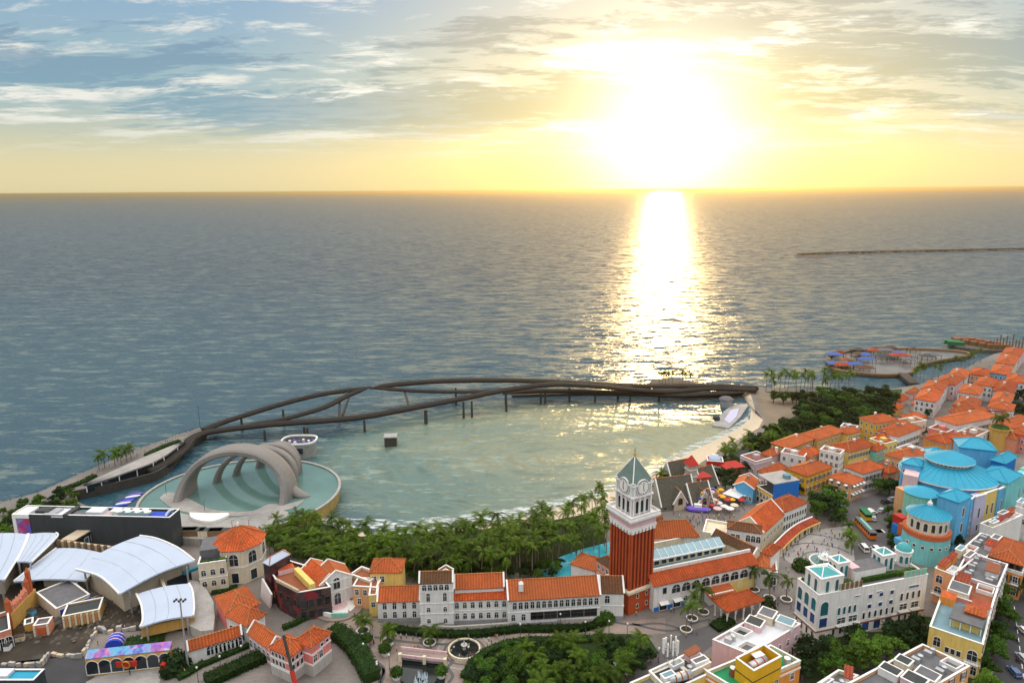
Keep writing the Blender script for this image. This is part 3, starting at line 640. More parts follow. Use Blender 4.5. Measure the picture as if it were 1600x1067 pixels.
for x, y in scatter([(-10, 800), (40, 785), (115, 765), (135, 785), (100, 800), (40, 815), (20, 850), (-10, 850)], 34, 2.9, 5, 5):
    tree((x, y, GZ), 'leafy tree of the strip beside the dark box building', 'trees beside the dark box', R1.uniform(3.5, 5.5), 1.0, R1.choice(('leaf', 'leaf_dark', 'leaf_bright')), R1)
for x, y in scatter([(1196, 604), (1260, 600), (1340, 604), (1344, 612), (1260, 614), (1196, 612)], 26, 4.2, 4, 6):
    palm((x, y, GZ), 'palm in the row on the headland beyond the bridge', 'palms of the headland', R1.uniform(8.5, 12.5), R1)
for x, y in scatter([(1120, 715), (1165, 690), (1215, 672), (1225, 690), (1180, 702), (1135, 722)], 15, 3.6, 6, 7):
    palm((x, y, GZ), 'small palm on the beach edge below the dark headland trees', 'palms of the beach edge', R1.uniform(5.5, 8), R1)
for x, y in scatter([(1200, 616), (1290, 612), (1400, 610), (1395, 640), (1375, 655), (1330, 668), (1265, 685), (1200, 700), (1165, 695), (1218, 668), (1250, 650), (1252, 628)], 95, 5.2, 8, 8):
    tree((x, y, GZ), 'dark broadleaf tree in the wood on the headland', 'trees of the headland wood', R1.uniform(6.0, 9.5), 1.15, R1.choice(('leaf_dark', 'leaf_dark', 'leaf')), R1)
for x, y in scatter([(735, 1055), (770, 1015), (860, 1003), (960, 998), (1005, 998), (1025, 1018), (980, 1045), (930, 1075), (730, 1095)], 60, 2.9, 7, 9):
    if R1.random() < 0.22: palm((x, y, GZ), 'short feathery palm among the park trees beside the plaza', 'palms of the park', R1.uniform(4.5, 6), R1)
    else: tree((x, y, GZ), 'park tree in the dense green bed below the white building', 'trees of the park', R1.uniform(4.0, 6.5), 1.1, R1.choice(('leaf', 'leaf_dark', 'leaf_bright')), R1)
for px, py, h_, lf in ((1262, 1040, 8, 'leaf_dark'), (1290, 1025, 6, 'leaf_dark'), (1322, 1050, 9, 'leaf_bright'), (1352, 1040, 9, 'leaf_bright'), (1385, 1035, 8, 'leaf_bright'), (1400, 1012, 8, 'leaf_dark'), (1425, 1008, 9, 'leaf_dark'), (1440, 1015, 7, 'leaf_dark'), (1334, 1008, 6, 'leaf_dark'), (1300, 1060, 7, 'leaf'), (1253, 1062, 6, 'leaf_dark'), (1452, 990, 5, 'leaf')):
    p = P(px, py); tree((p.x, p.y, GZ), 'street tree in front of the white Moorish building', 'trees before the Moorish building', h_, 1.2, lf, R1)
for px, py, h_ in ((1568, 935, 6), (1578, 905, 6), (1560, 960, 7), (1583, 925, 7), (1555, 1000, 7), (1550, 1030, 7), (1540, 1060, 7), (1562, 1010, 6), (1590, 900, 6), (1545, 1085, 7), (1530, 1020, 5), (1600, 935, 7), (1575, 975, 6)):
    p = P(px, py); tree((p.x, p.y, GZ), 'street tree between the long terraced block and the asphalt road', 'trees along the asphalt road', h_, 1.1, R1.choice(('leaf', 'leaf_dark', 'leaf_bright')), R1)
for k, x, y, h_, wd in (('Y7', 560, 390, 8, 1.2), ('Y7', 620, 360, 9, 1.3), ('Y7', 700, 340, 9, 1.3), ('Y7', 640, 300, 9, 1.2), ('Y7', 740, 400, 6, 1.1), ('Y7', 560, 300, 7, 1.1), ('Y7', 640, 230, 6, 1.0), ('Y7', 700, 450, 5, 1.0), ('Y7', 760, 440, 5, 1.0), ('Y7', 1040, 200, 7, 1.2), ('Y7', 1110, 210, 7, 1.1), ('Y7', 1170, 200, 6, 1), ('Y2', 560, 690, 6, 1), ('Y2', 470, 760, 5, 1)):
    p = Q(k, x, y); tree((p.x, p.y, GZ), 'round dark tree between the coloured houses and the square', 'trees by the round square', h_, wd, R1.choice(('leaf', 'leaf_dark')), R1)
for k, x, y in (('Y7', 1100, 370), ('Y7', 1110, 450), ('Y7', 1120, 520), ('Y7', 1125, 590), ('Y7', 1130, 650), ('Y7', 1175, 420), ('Y7', 1180, 520), ('Y7', 1185, 620)):
    p = Q(k, x, y); tree((p.x, p.y, GZ), 'slim street tree along the blue domed hall', 'trees along the blue hall', 5.2, 0.8, R1.choice(('leaf', 'leaf_dark')), R1)
for k, x, y in (('Y6', 720, 350), ('Y6', 790, 330), ('Y6', 850, 380), ('Y6', 900, 300), ('Y6', 760, 420), ('Y6', 960, 280), ('Y6', 660, 330), ('Y6', 830, 430), ('Y6', 880, 440)):
    p = Q(k, x, y); tree((p.x, p.y, GZ), 'dark tree between the gabled village and the blue house', 'trees behind the village', 5.5, 1.2, 'leaf_dark', R1)
for k, x, y in (('Y7', 800, 600), ('Y7', 825, 660), ('Y7', 790, 540), ('Y7', 1290, 560)):
    p = Q(k, x, y); palm((p.x, p.y, GZ), 'palm at the kerb between square and street', 'palms at the kerb', 5.5, R1)
for k, x, y in (('Y3', 950, 300), ('Y3', 1000, 290), ('Y3', 1050, 285), ('Y3', 1090, 270), ('Y3', 1130, 250), ('Y3', 1180, 230), ('Y3', 1220, 220), ('Y3', 1270, 200), ('Y3', 980, 285), ('Y3', 1300, 190), ('Y3', 1340, 175)):
    p = Q(k, x, y); palm((p.x, p.y, GZ), 'palm on the shore beside the far floating village', 'palms by the floating village', R1.uniform(8, 11), R1)
for x, y in scatter([(1560, 640), (1605, 600), (1640, 640), (1620, 670), (1565, 665)], 14, 4.5, 6, 12):
    tree((x, y, GZ), 'dark tree beside the far terraced houses', 'trees by the far houses', R1.uniform(6, 9), 1.1, 'leaf_dark', R1)
for k, x, y in (('Y1', 60, 520), ('Y1', 100, 560), ('Y1', 40, 600), ('Y1', 520, 1050), ('Y1', 570, 1060), ('Y1', 470, 1060), ('Y1', 300, 200), ('Y1', 330, 60), ('Y1', 30, 30)):
    p = Q(k, x, y); tree((p.x, p.y, GZ), 'small tree squeezed between houses and the blue hall', 'trees between the houses', 5.5, 0.9, 'leaf_dark', R1)
# hedges
hedge('hedge', 'long clipped hedge along the foot of the white building', QL('Z5', [(165, 648), (300, 672), (450, 690), (590, 694), (760, 690), (900, 672), (1000, 660), (1200, 660), (1400, 655), (1540, 620)]), 2.6, 1.5)
hedge('hedge', 'curved hedge bordering the park at the edge of the plaza', QL('Z5', [(660, 960), (720, 860), (800, 800), (920, 750), (1050, 730), (1250, 730), (1450, 718), (1600, 712)]), 2.4, 1.3)
hedge('hedge', 'tall hedge bank between pink building and plaza planters', QL('Z3', [(985, 730), (1060, 760), (1150, 850), (1220, 960), (1270, 1060)]), 5.0, 3.4)
hedge('hedge', 'dark hedge band below the sloping path', QL('Z3', [(100, 1075), (300, 985), (430, 925), (540, 880)]), 5.0, 2.2)
hedge('hedge', 'thin hedge between white gallery and sloping path', QL('Z3', [(-20, 990), (200, 895), (430, 800)]), 1.6, 1.2)
hedge('hedge', 'small hedge in front of the dark painted house', QL('Z3', [(640, 690), (720, 660), (800, 620), (870, 585)]), 1.6, 1.4)
hedge('hedge', 'clipped hedge strip under the broken wall in the courtyard', QL('Z2', [(880, 800), (1000, 780), (1160, 745)]), 6, 0.8)
hedge('hedge', 'hedge curving below the floodlight mast', QL('Z2', [(1250, 1040), (1330, 1000), (1441, 930)]), 2.2, 1.1)
hedge('hedge', 'green planting strip on the promenade mound', QL('Z1', [(1110, 350), (1180, 310), (1260, 275), (1360, 240)]), 3.0, 1.0)
hedge('hedge', 'low green strip along the outer promenade', QL('Z1', [(420, 630), (520, 595), (620, 560), (720, 505)]), 3.0, 1.2)
hedge('hedge', 'garden bed in front of the open loggia', QL('Z7', [(985, 560), (1060, 530), (1100, 500)]), 4.5, 1.2)
hedge('hedge', 'green lawn bank in front of the octagonal house', QL('Z3', [(140, 430), (240, 415), (320, 400)]), 3.5, 0.7)

for x, y in scatter([(1120, 722), (1150, 700), (1190, 680), (1212, 682), (1205, 702), (1150, 728)], 22, 3.2, 5, 61):
    tree((x, y, GZ), 'scrubby tree on the sand behind the red arcade', 'scrub trees on the sand', R1.uniform(3.0, 5.0), 1.1, R1.choice(('leaf_dark', 'leaf')), R1)
for x, y in scatter([(962, 800), (1000, 775), (1040, 748), (1048, 762), (1010, 790), (968, 815)], 10, 4.0, 8, 62):
    palm((x, y, GZ), 'palm on the beach strip directly behind the clock tower', 'palms behind the tower', R1.uniform(7, 9.5), R1)
# ================================================================ BRIDGE, BASIN, ARCHES, PROMENADE
def spline(pts, k=6):
    out = []; n_ = len(pts)
    for i in range(n_ - 1):
        p0, p1, p2, p3 = pts[max(i - 1, 0)], pts[i], pts[i + 1], pts[min(i + 2, n_ - 1)]
        for j in range(k):
            t = j / k; out.append(0.5 * ((2 * p1) + (p2 - p0) * t + (2 * p0 - 5 * p1 + 4 * p2 - p3) * t * t + (3 * p1 - p0 - 3 * p2 + p3) * t ** 3))
    return out + [pts[-1]]
def strand(t, name, pts, r=2.7, taper=(0, 0), flat=0.4):
    pp = spline([P(*p) for p in pts]); k = len(pp); rad = []
    for i in range(k):
        s = r
        if taper[0] and i < taper[0]: s *= 0.25 + 0.75 * i / taper[0]
        if taper[1] and k - 1 - i < taper[1]: s *= 0.25 + 0.75 * (k - 1 - i) / taper[1]
        rad.append(s)
    o = MB().tube(pp, rad, 14, 0, flat, mtop=1).build(name, ['bridge', 'bridge_deck'], t, smooth=True)
    for sg in (-1, 1):      # handrails
        rp = []
        for i, p in enumerate(pp):
            d = pp[min(i + 1, k - 1)] - pp[max(i - 1, 0)]; a = d.cross(Vector((0, 0, 1))).normalized(); rp.append(p + a * sg * rad[i] * 0.8 + Vector((0, 0, rad[i] * flat * 0.6 + 0.75)))
        MB().tube(rp, 0.1, 4).build('handrail', 'steel_dark', o)
    return pp
p0 = P(577, 640, 0)
br = thing('footbridge', 'dark twisting double footbridge whose two halves nearly meet above the sea', 'bridge', (p0.x, p0.y, 0))
strand(br, 'walkway', [(318, 672, 4.2), (345, 661, 5.5), (375, 651, 7.5), (430, 634, 10.5), (492, 618, 13), (545, 609.5, 14.5), (581, 604.8, 15)], 2.9, (0, 6))
strand(br, 'walkway', [(390, 663, 6.0), (417, 660, 7.0), (450, 653, 8.5), (505, 637, 11), (537, 621, 13), (560, 611, 14.5), (575, 606.2, 15)], 2.5, (4, 6))
strand(br, 'walkway', [(232, 737, 3.6), (262, 722, 3.7), (286, 702, 3.8), (298, 687, 3.9), (318, 677, 4.0), (345, 672, 4.8), (405, 664.5, 6.5), (455, 660.5, 7.2), (520, 656, 7.5), (575, 650, 8), (645, 637, 9), (730, 621, 11), (785, 610, 12.5), (857, 601, 13.5), (921, 602.5, 11), (1006, 610, 7), (1049, 611.5, 6), (1112, 607, 6), (1180, 609.5, 4.6)], 3.3)
strand(br, 'walkway', [(578, 607.4, 15), (600, 603, 15), (624, 600, 14.5), (687, 595.5, 13.5), (772, 594, 12.5), (857, 596, 11.5), (942, 600.5, 9.5), (1006, 603, 8), (1112, 603, 7), (1182, 606, 4.6)], 3.3, (6, 0))
strand(br, 'walkway', [(584, 606.9, 14.8), (610, 608, 14), (650, 610.5, 12.6), (700, 612, 11.6), (751, 611.5, 11.6), (790, 609, 12)], 2.4, (6, 4))
strand(br, 'walkway', [(785, 615, 8.0), (830, 611, 7.6), (880, 611, 6.6), (940, 613, 5.6), (1006, 615, 4.6), (1060, 617, 4.2), (1110, 615, 4.2), (1160, 613, 4.2)], 3.2, (5, 4))
def pier(a, b, r=0.75):
    MB().tube([a, b], [r, r * 0.8], 8).build('pier', 'concrete_dark', br)
for x, y, zt in ((442, 640, 9), (377, 655, 6.2), (413, 672, 5.6), (475, 667, 6), (480, 668, 6), (569, 657, 6.6), (666, 641, 8), (664, 641, 8), (724, 628, 9.6), (737, 627, 9.6), (791, 618, 10), (712, 606, 11), (790, 605, 11), (845, 609, 9), (852, 609, 9), (930, 611, 7), (985, 614, 5.5), (966, 606, 7), (890, 606, 9), (1030, 615, 4.5)):
    q = P(x, y, zt); pier(Vector((q.x, q.y, -1)), q)
q = P(528, 633, 9); pier(Vector((q.x, q.y, -1)), P(531, 624, 12)); pier(P(535, 650, 6), P(545, 622, 13)); pier(P(640, 637, 8.5), P(632, 611, 12.5)); pier(P(530, 652, 6), P(531, 628, 11.5))
for x, y in ((1020, 616), (1045, 617), (1075, 616)):
    pass
qa = [P(x, y, 0) for x, y in ((800, 619), (860, 617), (930, 616), (1000, 617), (1080, 619), (1140, 617), (1178, 613))]; qy = thing('causeway', 'dark low strip added for reflection and shade under the seaward half of the bridge', 'causeway', tuple(qa[2]))  # dark spans added to stand for the bridge's reflection and shaded underside
for a, e in zip(qa, qa[1:]): MB().bar(a + Vector((0, 0, 0.2)), e + Vector((0, 0, 0.2)), 5, 2.4).build('span', 'concrete_dark', qy)
# islet with palms behind the bridge
it = struct(MB().lathe(P(1053, 602, 0), [(20, -1.5), (17, 0.1), (13, 0.5), (0.1, 0.6)], 22, cap=False).build('islet', 'rock'))
for px in (1030, 1035, 1040, 1045, 1050, 1066, 1071, 1076):
    p = P(px, 602, 0.8); palm((p.x, p.y, 0.6), 'palm standing on the islet behind the bridge', 'palms of the islet', random.uniform(8, 9.5))
# concrete mooring block in the lagoon
p = P(611, 695, 0); bl = thing('mooring_block', 'square concrete block rising alone from the lagoon', 'pier block', (p.x, p.y, 0))
MB().box((p.x, p.y, -2), (6.2, 5.4, 6.8), 0.1, 0).build('block', 'concrete_dark', bl); MB().box((p.x, p.y, 4.8), (6.9, 6.0, 0.6), 0.1).build('cap', 'concrete', bl)
# ship-shaped viewing platform
A = P(440, 713, 0); B = P(491, 716, 0); c = (A + B) / 2 + Vector((0, 4, 0)); vp = thing('viewing_platform', 'boat-shaped grey viewing platform standing in the water behind the arches', 'platform', (c.x, c.y, 0))
def oval(cx, cy, a, b_, k=24, p=2.0, rz=0.0):
    o = []
    for q in range(k):
        t = 2 * math.pi * q / k; x = math.copysign(abs(math.cos(t)) ** (2 / p), math.cos(t)) * a; y = math.copysign(abs(math.sin(t)) ** (2 / p), math.sin(t)) * b_
        o.append(Vector((cx + x * math.cos(rz) - y * math.sin(rz), cy + x * math.sin(rz) + y * math.cos(rz), 0)))
    return o
hull = MB(); k_ = 24
for z0_, z1_, s0, s1 in ((-2, 6.2, 0.86, 1.0), (6.2, 7.4, 1.0, 1.03)):
    a0, a1 = oval(c.x, c.y, 8.6 * s0, 6.5 * s0, k_, 3), oval(c.x, c.y, 8.6 * s1, 6.5 * s1, k_, 3)
    for i in range(k_): j = (i + 1) % k_; hull.face([(a0[i].x, a0[i].y, z0_), (a0[j].x, a0[j].y, z0_), (a1[j].x, a1[j].y, z1_), (a1[i].x, a1[i].y, z1_)])
hull.build('hull', 'concrete', vp); ring(MB(), oval(c.x, c.y, 8.9, 6.8, k_, 3), oval(c.x, c.y, 8.2, 6.1, k_, 3), 7.4, 8.2).build('rim', 'trim', vp)
MB().face([(p.x, p.y, 6.6) for p in oval(c.x, c.y, 8.4, 6.3, k_, 3)]).build('deck', 'deck_dark', vp)
for i in range(9): MB().box((c.x - 6.4 + 1.6 * i, c.y + (i % 3 - 1) * 1.8, 6.6), (1.2, 1.0, 0.7 + 0.3 * (i % 2)), 0.3 * i).build('seat_block', 'trim' if i % 2 else 'purple', vp)
MB().box((c.x, c.y - 6.45, 3.0), (7, 0.4, 2.6)).build('window', 'glass', vp)
# ---- round basin
bc = (P(529, 762, 6) + P(208, 789, 6)) / 2; bc.y = (P(529, 762, 6).y + P(208, 789, 6).y) / 2 + 4; BR = (P(529, 762, 6) - P(208, 789, 6)).length / 2
E_A, E_B = BR, BR * 0.90
def bring(s, k=64): return oval(bc.x, bc.y, E_A * s, E_B * s, k)
bs = thing('round_basin', 'huge round turquoise basin raised above the sea with golden outer wall', 'basin', (bc.x, bc.y, 0))
ob = MB(); a0, a1 = bring(0.975), bring(1.0)
for i in range(64): j = (i + 1) % 64; ob.face([(a0[i].x, a0[i].y, -2), (a0[j].x, a0[j].y, -2), (a1[j].x, a1[j].y, 5.6), (a1[i].x, a1[i].y, 5.6)])
mat('golden_stone', (0.50, 0.33, 0.10), 0.6, 0.15, 0.3, streak=0.3)
ob.build('outer_wall', 'golden_stone', bs); ring(MB(), bring(1.006), bring(0.98), 5.6, 6.1).build('rim', 'concrete', bs)
MB().face([(p.x, p.y, 5.5) for p in bring(0.981)]).build('water', 'basin_water', bs)
# pale curved terraces inside and in front of the basin
def flow(name, par, pts, z, z0, m):
    pl = spline([Q('Z4', x, y, z) for x, y in pts] + [Q('Z4', *pts[0], z)], 5)[:-1]; MB().prism(pl, z0, z, 0).build(name, m, par)
flow('terrace', bs, [(275, 790), (330, 755), (400, 770), (470, 800), (600, 860), (730, 875), (860, 870), (960, 830), (1050, 830), (1150, 810), (1180, 800), (1120, 850), (950, 885), (700, 905), (500, 890), (350, 850)], 5.72, 5.0, 'paving_pale')
p = Q('Z4', 640, 960, 5.2); ft = thing('sea_terrace', 'pale flowing terrace between the round basin and the dark box', 'terrace', (p.x, p.y, GZ))
flow('slab', ft, [(380, 880), (500, 900), (700, 915), (900, 890), (1050, 870), (1080, 900), (960, 960), (860, 1040), (430, 1040), (390, 980)], 5.9, GZ - 1, 'paving_pale')
flow('rounded_platform', ft, [(465, 880), (580, 885), (705, 885), (690, 905), (600, 935), (510, 925), (470, 905)], 7.0, 5.9, 'trim')
for i, (x, y) in enumerate([(440, 1015), (490, 1018), (600, 1020), (660, 1022)]): q = Q('Z4', x, y, 5.9); MB().box((q.x, q.y, 5.9), (8.5, 3.0, 2.2), 0.05, 0, 1).build('kiosk', ['timber', 'deck_dark'] if i % 2 else ['cream', 'deck_dark'], ft)
for x, y in ((735, 1005), (840, 1000), (560, 870), (320, 770)): q = Q('Z4', x, y, 5.9); MB().tube([q, q + Vector((0, 0, 4.5))], 0.09, 5).tube([q + Vector((0, 0, 4.5)), q + Vector((0.9, 0, 4.9))], 0.07, 5).build('lamp_post', 'steel_dark', ft)
# ---- arches
ac = (Q('Z4', 430, 785, 5.6) + Q('Z4', 1085, 795, 5.6)) / 2; ar = thing('arch_sculpture', 'four pale concrete arches leaning together over the basin water', 'sculpture', (ac.x, ac.y, 5.5))
def arch(L, R_, h_, lean, wd, th, flare=1.0):
    L, R_ = Vector(L), Vector(R_); k = 30; mid = (L + R_) / 2; pts = []; 
    for i in range(k + 1):
        t = math.pi * i / k; s = -math.cos(t); z = math.sin(t) ** 0.86
        pts.append(mid + (R_ - L) / 2 * s + Vector(lean) * z + Vector((0, 0, h_ * z)))
    b = MB(); ax = (R_ - L).normalized(); nn = Vector((-ax.y, ax.x, 0)); prev = None
    for i, p in enumerate(pts):
        d = (pts[min(i + 1, k)] - pts[max(i - 1, 0)]).normalized(); out = nn.cross(d) * -1; out.normalize(); f = 1 + flare * (abs(i - k / 2) / (k / 2)) ** 5
        w2, t2 = wd / 2 * f, th / 2 * (0.8 + 0.35 * (f - 1) + 0.2); ringp = []
        for q in range(12):
            a = 2 * math.pi * (q + 0.5) / 12; cx = math.copysign(abs(math.cos(a)) ** 0.6, math.cos(a)); cz = math.copysign(abs(math.sin(a)) ** 0.6, math.sin(a)); ringp.append(p + nn * w2 * cx + out * t2 * cz)
        if prev:
            for q in range(12): r = (q + 1) % 12; b.face([prev[q], prev[r], ringp[r], ringp[q]])
        prev = ringp
    return b
mat('arch_stone', (0.215, 0.20, 0.19), 0.75, 0.1, 0.15, streak=0.15)
arch(Q('Z4', 440, 775, 5.2), Q('Z4', 1085, 790, 5.2), 19.0, (1, 5, 0), 9.6, 3.3, 0.8).build('arch', 'arch_stone', ar, smooth=True)
for L, R_, h_, ln in (((634, 692), (1118, 700), 15.0, (3, 3, 0)), ((756, 648), (1132, 652), 13.6, (3, 2, 0)), ((905, 600), (1140, 640), 12.6, (2, 1, 0))):
    o = arch(Q('Z4', *L, 5.2), Q('Z4', *R_, 5.2), h_, ln, 3.7, 2.2, 0.4).build('arch', 'arch_stone', ar, smooth=True)
# perforations of the inner arches: dark round openings
for x, y, z in ((665, 545, 20), (648, 580, 16), (770, 530, 18), (1010, 545, 20), (1050, 590, 16), (1080, 555, 18)): pass
# foot of the big arch sweeping out to the right
MB().tube(spline([Q('Z4', 1000, 600, 16.5), Q('Z4', 1060, 690, 11), Q('Z4', 1115, 745, 7.4), Q('Z4', 1165, 775, 5.9), Q('Z4', 1222, 782, 5.3)], 4), [1.0, 1.2, 1.4, 1.6, 1.8, 2.0, 2.2, 2.4, 2.5, 2.6, 2.6, 2.5, 2.3, 2.0, 1.6, 1.1, 0.5], 10, 0, 0.7).build('sweeping_foot', 'arch_stone', ar, smooth=True)
# row of purple boats at the basin edge
for i in range(6):
    q = Q('Z4', 30 + i * 20, 838 - i * 14, 0.4); t = tag(MB().tube([q - Vector((2.8, 1.2, 0)), q - Vector((2.2, .9, 0.0)), q, q + Vector((2.2, .9, 0)), q + Vector((2.9, 1.2, 0.2))], [0.1, 0.6, 0.8, 0.6, 0.1], 8, 0, 0.6).build('moored_boat', ('blue_paint', 'trim', 'purple')[i % 3]), 'small %s boat moored in the row beside the round basin' % ('blue', 'white', 'purple')[i % 3], 'boat', '%s boats by the basin' % ('blue', 'white', 'purple')[i % 3])
# ---- promenade mound: white curved gallery with planted roof
pm = Q('Z1', 1000, 420, 4); pg = thing('promenade_gallery', 'long white curved gallery roof sweeping along the inner promenade', 'pavilion', (pm.x, pm.y, GZ))
up_ = [Q('Z1', x, y, 8.0) for x, y in ((610, 572), (760, 505), (920, 430), (1100, 352), (1230, 300), (1390, 238))]; lo_ = [Q('Z1', x, y, 6.8) for x, y in ((640, 572), (800, 530), (980, 465), (1150, 405), (1260, 345), (1395, 242))]
MB().loft(up_, lo_, 4, 16, 0.5, 0.5).build('roof', 'paving_pale', pg, smooth=True)
lw = [Q('Z1', x, y, GZ) for x, y in ((540, 640), (800, 590), (1000, 540), (1180, 490), (1270, 430), (1330, 360), (1400, 280), (1500, 200))]
lw = spline(lw, 4); wl_ = MB()
for a, e in zip(lw, lw[1:]): wl_.bar(a + Vector((0, 0, -0.8)), e + Vector((0, 0, -0.8)), 0.8, 4.4)
wl_.build('quay_wall', 'concrete_dark', pg)
gl = MB(); sl_ = spline([p + Vector((0, 1.5, 0)) for p in lo_], 4)
for a, e in zip(sl_, sl_[1:]): gl.face([(a.x, a.y, GZ), (e.x, e.y, GZ), (e.x, e.y, 6.4), (a.x, a.y, 6.4)])
gl.build('glazing', 'glass', pg)
for i, a in enumerate(sl_[::3]): MB().tube([(a.x, a.y - 0.4, GZ), (a.x, a.y - 0.4, 6.5)], 0.22, 6).build('column', 'trim', pg)
# railing of the outer promenade
rl = [P(x, y, GZ) for x, y in shoreL[1:9]]; rp = thing('railing', 'dark railing along the outer edge of the promenade', 'railing', tuple(rl[3]))
for a, e in zip(rl, rl[1:]):
    MB().bar(a + Vector((0, -0.6, 1.1)), e + Vector((0, -0.6, 1.1)), 0.12, 0.12, 0).build('rail', 'steel_dark', rp); L = (e - a).length
    for i in range(int(L / 4)): q = a.lerp(e, i * 4 / L) + Vector((0, -0.6, 0)); MB().bar(q, q + Vector((0, 0, 1.1)), 0.12).build('post', 'steel_dark', rp)
q = P(313, 669); mast = tag(MB().tube([q, q + Vector((0, 0, 13))], [0.16, 0.08], 6).tube([q + Vector((-1, 0, 12.2)), q + Vector((1, 0, 12.2))], 0.09, 5).build('lamp_mast', 'steel_dark'), 'thin tall lamp mast at the root of the bridge', 'lamp')
# ---- floating dock and small station at the far end of the beach
dk = Q('Y4', 1370, 185, 0.6); fd = thing('floating_dock', 'pale lilac floating dock in the lagoon near the bridge end', 'dock', (dk.x, dk.y, 0))
MB().prism(QL('Y4', [(1300, 222), (1335, 178), (1370, 150), (1430, 142), (1432, 150), (1405, 190), (1362, 232)], 0.9), 0.0, 0.9).build('deck', 'paving_pale', fd)
MB().prism(QL('Y4', [(1345, 202), (1370, 165), (1400, 160), (1390, 190), (1365, 215)], 1.0), 0.9, 1.1).build('mat', 'lilac', fd)
q = Q('Y4', 1316, 202, 1); MB().box((q.x, q.y, 0.9), (3, 3, 2.2)).build('hut', 'dark', fd)
q = Q('Y4', 1352, 135, GZ); st = thing('boat_station', 'small grey-blue round hut on the shore beside the bridge end', 'hut', (q.x, q.y, 1)); MB().lathe((q.x, q.y, 0), [(3.6, 0), (3.6, 4.6), (3.9, 4.8)], 16).build('wall', 'grey', st); MB().lathe((q.x, q.y, 0), [(4.4, 4.8), (3.0, 5.8), (0.3, 6.4)], 16).build('roof', 'deck_grey', st)
# ---- stone breakwater far out
bk = [P(1247, 399.5, 0), P(1300, 397, 0), P(1400, 394.5, 0), P(1500, 392.5, 0), P(1605, 390.5, 0), P(1900, 385, 0)]
bw = thing('breakwater', 'long low dark stone breakwater on the open sea', 'breakwater', tuple(bk[0])); rb = random.Random(4); mb = MB(); 
for a, e in zip(bk, bk[1:]):
    L = (e - a).length; k = int(L / 14)
    for i in range(k):
        q = a.lerp(e, i / k) + Vector((rb.uniform(-1, 1), rb.uniform(-4, 4), 0)); mb.lathe((q.x, q.y, -2), [(rb.uniform(11, 13), 0), (rb.uniform(8, 9), 2.6), (rb.uniform(5, 6), rb.uniform(3.4, 3.9))], 7, ph=rb.uniform(0, 1))
o = mb.build('rock_mound', 'rock', bw); o['kind'] = 'stuff'; MB().lathe((bk[0].x + 18, bk[0].y - 28, -2), [(30, 0), (20, 3.4), (8, 5)], 12).build('round_head', 'rock', bw)
for i in range(len(bk) - 1): MB().bar(bk[i] + Vector((0, 0, 3.4)), bk[i + 1] + Vector((0, 0, 3.4)), 7, 2.0).build('crest_slab', 'rock', bw)
# ================================================================ LEFT: dark box, canopies, courtyard
def print_mat(name, cols, sc_, seed):     # flat printed picture: patches of colour
    m, n = new_mat(name); pos = n('ShaderNodeNewGeometry').outputs['Position']
    v = n('ShaderNodeTexVoronoi', {'Vector': n.vmath('ADD', pos, (seed, seed, 0)), 'Scale': sc_}); s = n('ShaderNodeSeparateColor', {0: v.outputs['Color']}).outputs[0]
    s2 = n.math('ADD', n.math('MULTIPLY', s, 0.7), n.math('MULTIPLY', n.noise(pos, sc_ * 1.7, 4), 0.4))
    st = [(0.1 + 0.8 * i / max(1, len(cols) - 1), C(*c)) for i, c in enumerate(cols)]
    n('ShaderNodeOutputMaterial', {0: n('ShaderNodeBsdfPrincipled', {'Base Color': n.ramp(s2, st), 'Roughness': 0.6}).outputs[0]})
print_mat('mural', [(0.02, 0.02, 0.15), (0.45, 0.03, 0.10), (0.06, 0.10, 0.55), (0.5, 0.10, 0.3), (0.05, 0.3, 0.6)], 0.45, 3)
print_mat('mural_roof', [(0.03, 0.10, 0.45), (0.35, 0.12, 0.5), (0.10, 0.40, 0.60), (0.10, 0.06, 0.42), (0.5, 0.15, 0.35), (0.25, 0.55, 0.65)], 0.5, 17)
print_mat('poster_dark', [(0.012, 0.010, 0.012), (0.02, 0.016, 0.018), (0.09, 0.05, 0.05), (0.015, 0.012, 0.014), (0.22, 0.02, 0.03)], 0.35, 29)
zb = 16.0; F_ = rectq('Z1', (95, 787), (1285, 815), (1360, 750), zb + 1.1)
for p in F_: p.z = 0
db = building('box_theatre', 'long dark grey windowless box with rooftop terrace and colourful screen', F_, zb, 'dark', ('flat', 1.0, 'deck_blue', 'dark'))
u = (F_[1] - F_[0]).normalized(); nrm = Vector((u.y, -u.x, 0)); Lb = (F_[1] - F_[0]).length
def onwall(a, u, s0, s1, z0_, z1_, dep, m, name, par, out=0.03):
    nr = Vector((u.y, -u.x, 0)); o = Vector((a.x, a.y, z0_)) + u * s0 + nr * out; return MB().obox(o, u * (s1 - s0), nr * dep, Vector((0, 0, z1_ - z0_))).build(name, m, par)
onwall(F_[0], u, 0.0, 1.2, GZ, zb + 1.1, 0.5, 'trim', 'portal_post', db); onwall(F_[0], u, 1.2, 6.2, zb - 0.4, zb + 1.1, 0.5, 'trim', 'portal_head', db)
onwall(F_[0], u, 1.25, 6.1, GZ + 1, zb - 0.6, 0.12, 'mural', 'printed_screen', db)
v_ = Vector((-u.y, u.x, 0)); Db = (F_[3] - F_[0]).length
def deckbox(name, s, t, w_, d_, h_, m, z=zb + 0.05): q = F_[0] + u * (s * Lb) + v_ * (t * Db); return MB().box((q.x, q.y, z), (w_, d_, h_), math.atan2(u.y, u.x)).build(name, m, db)
deckbox('roof_cover', 0.05, 0.5, Lb * 0.08, Db - 1.2, 0.9, 'trim'); deckbox('pool', 0.9, 0.5, Lb * 0.12, Db * 0.6, 0.35, 'blue_paint')
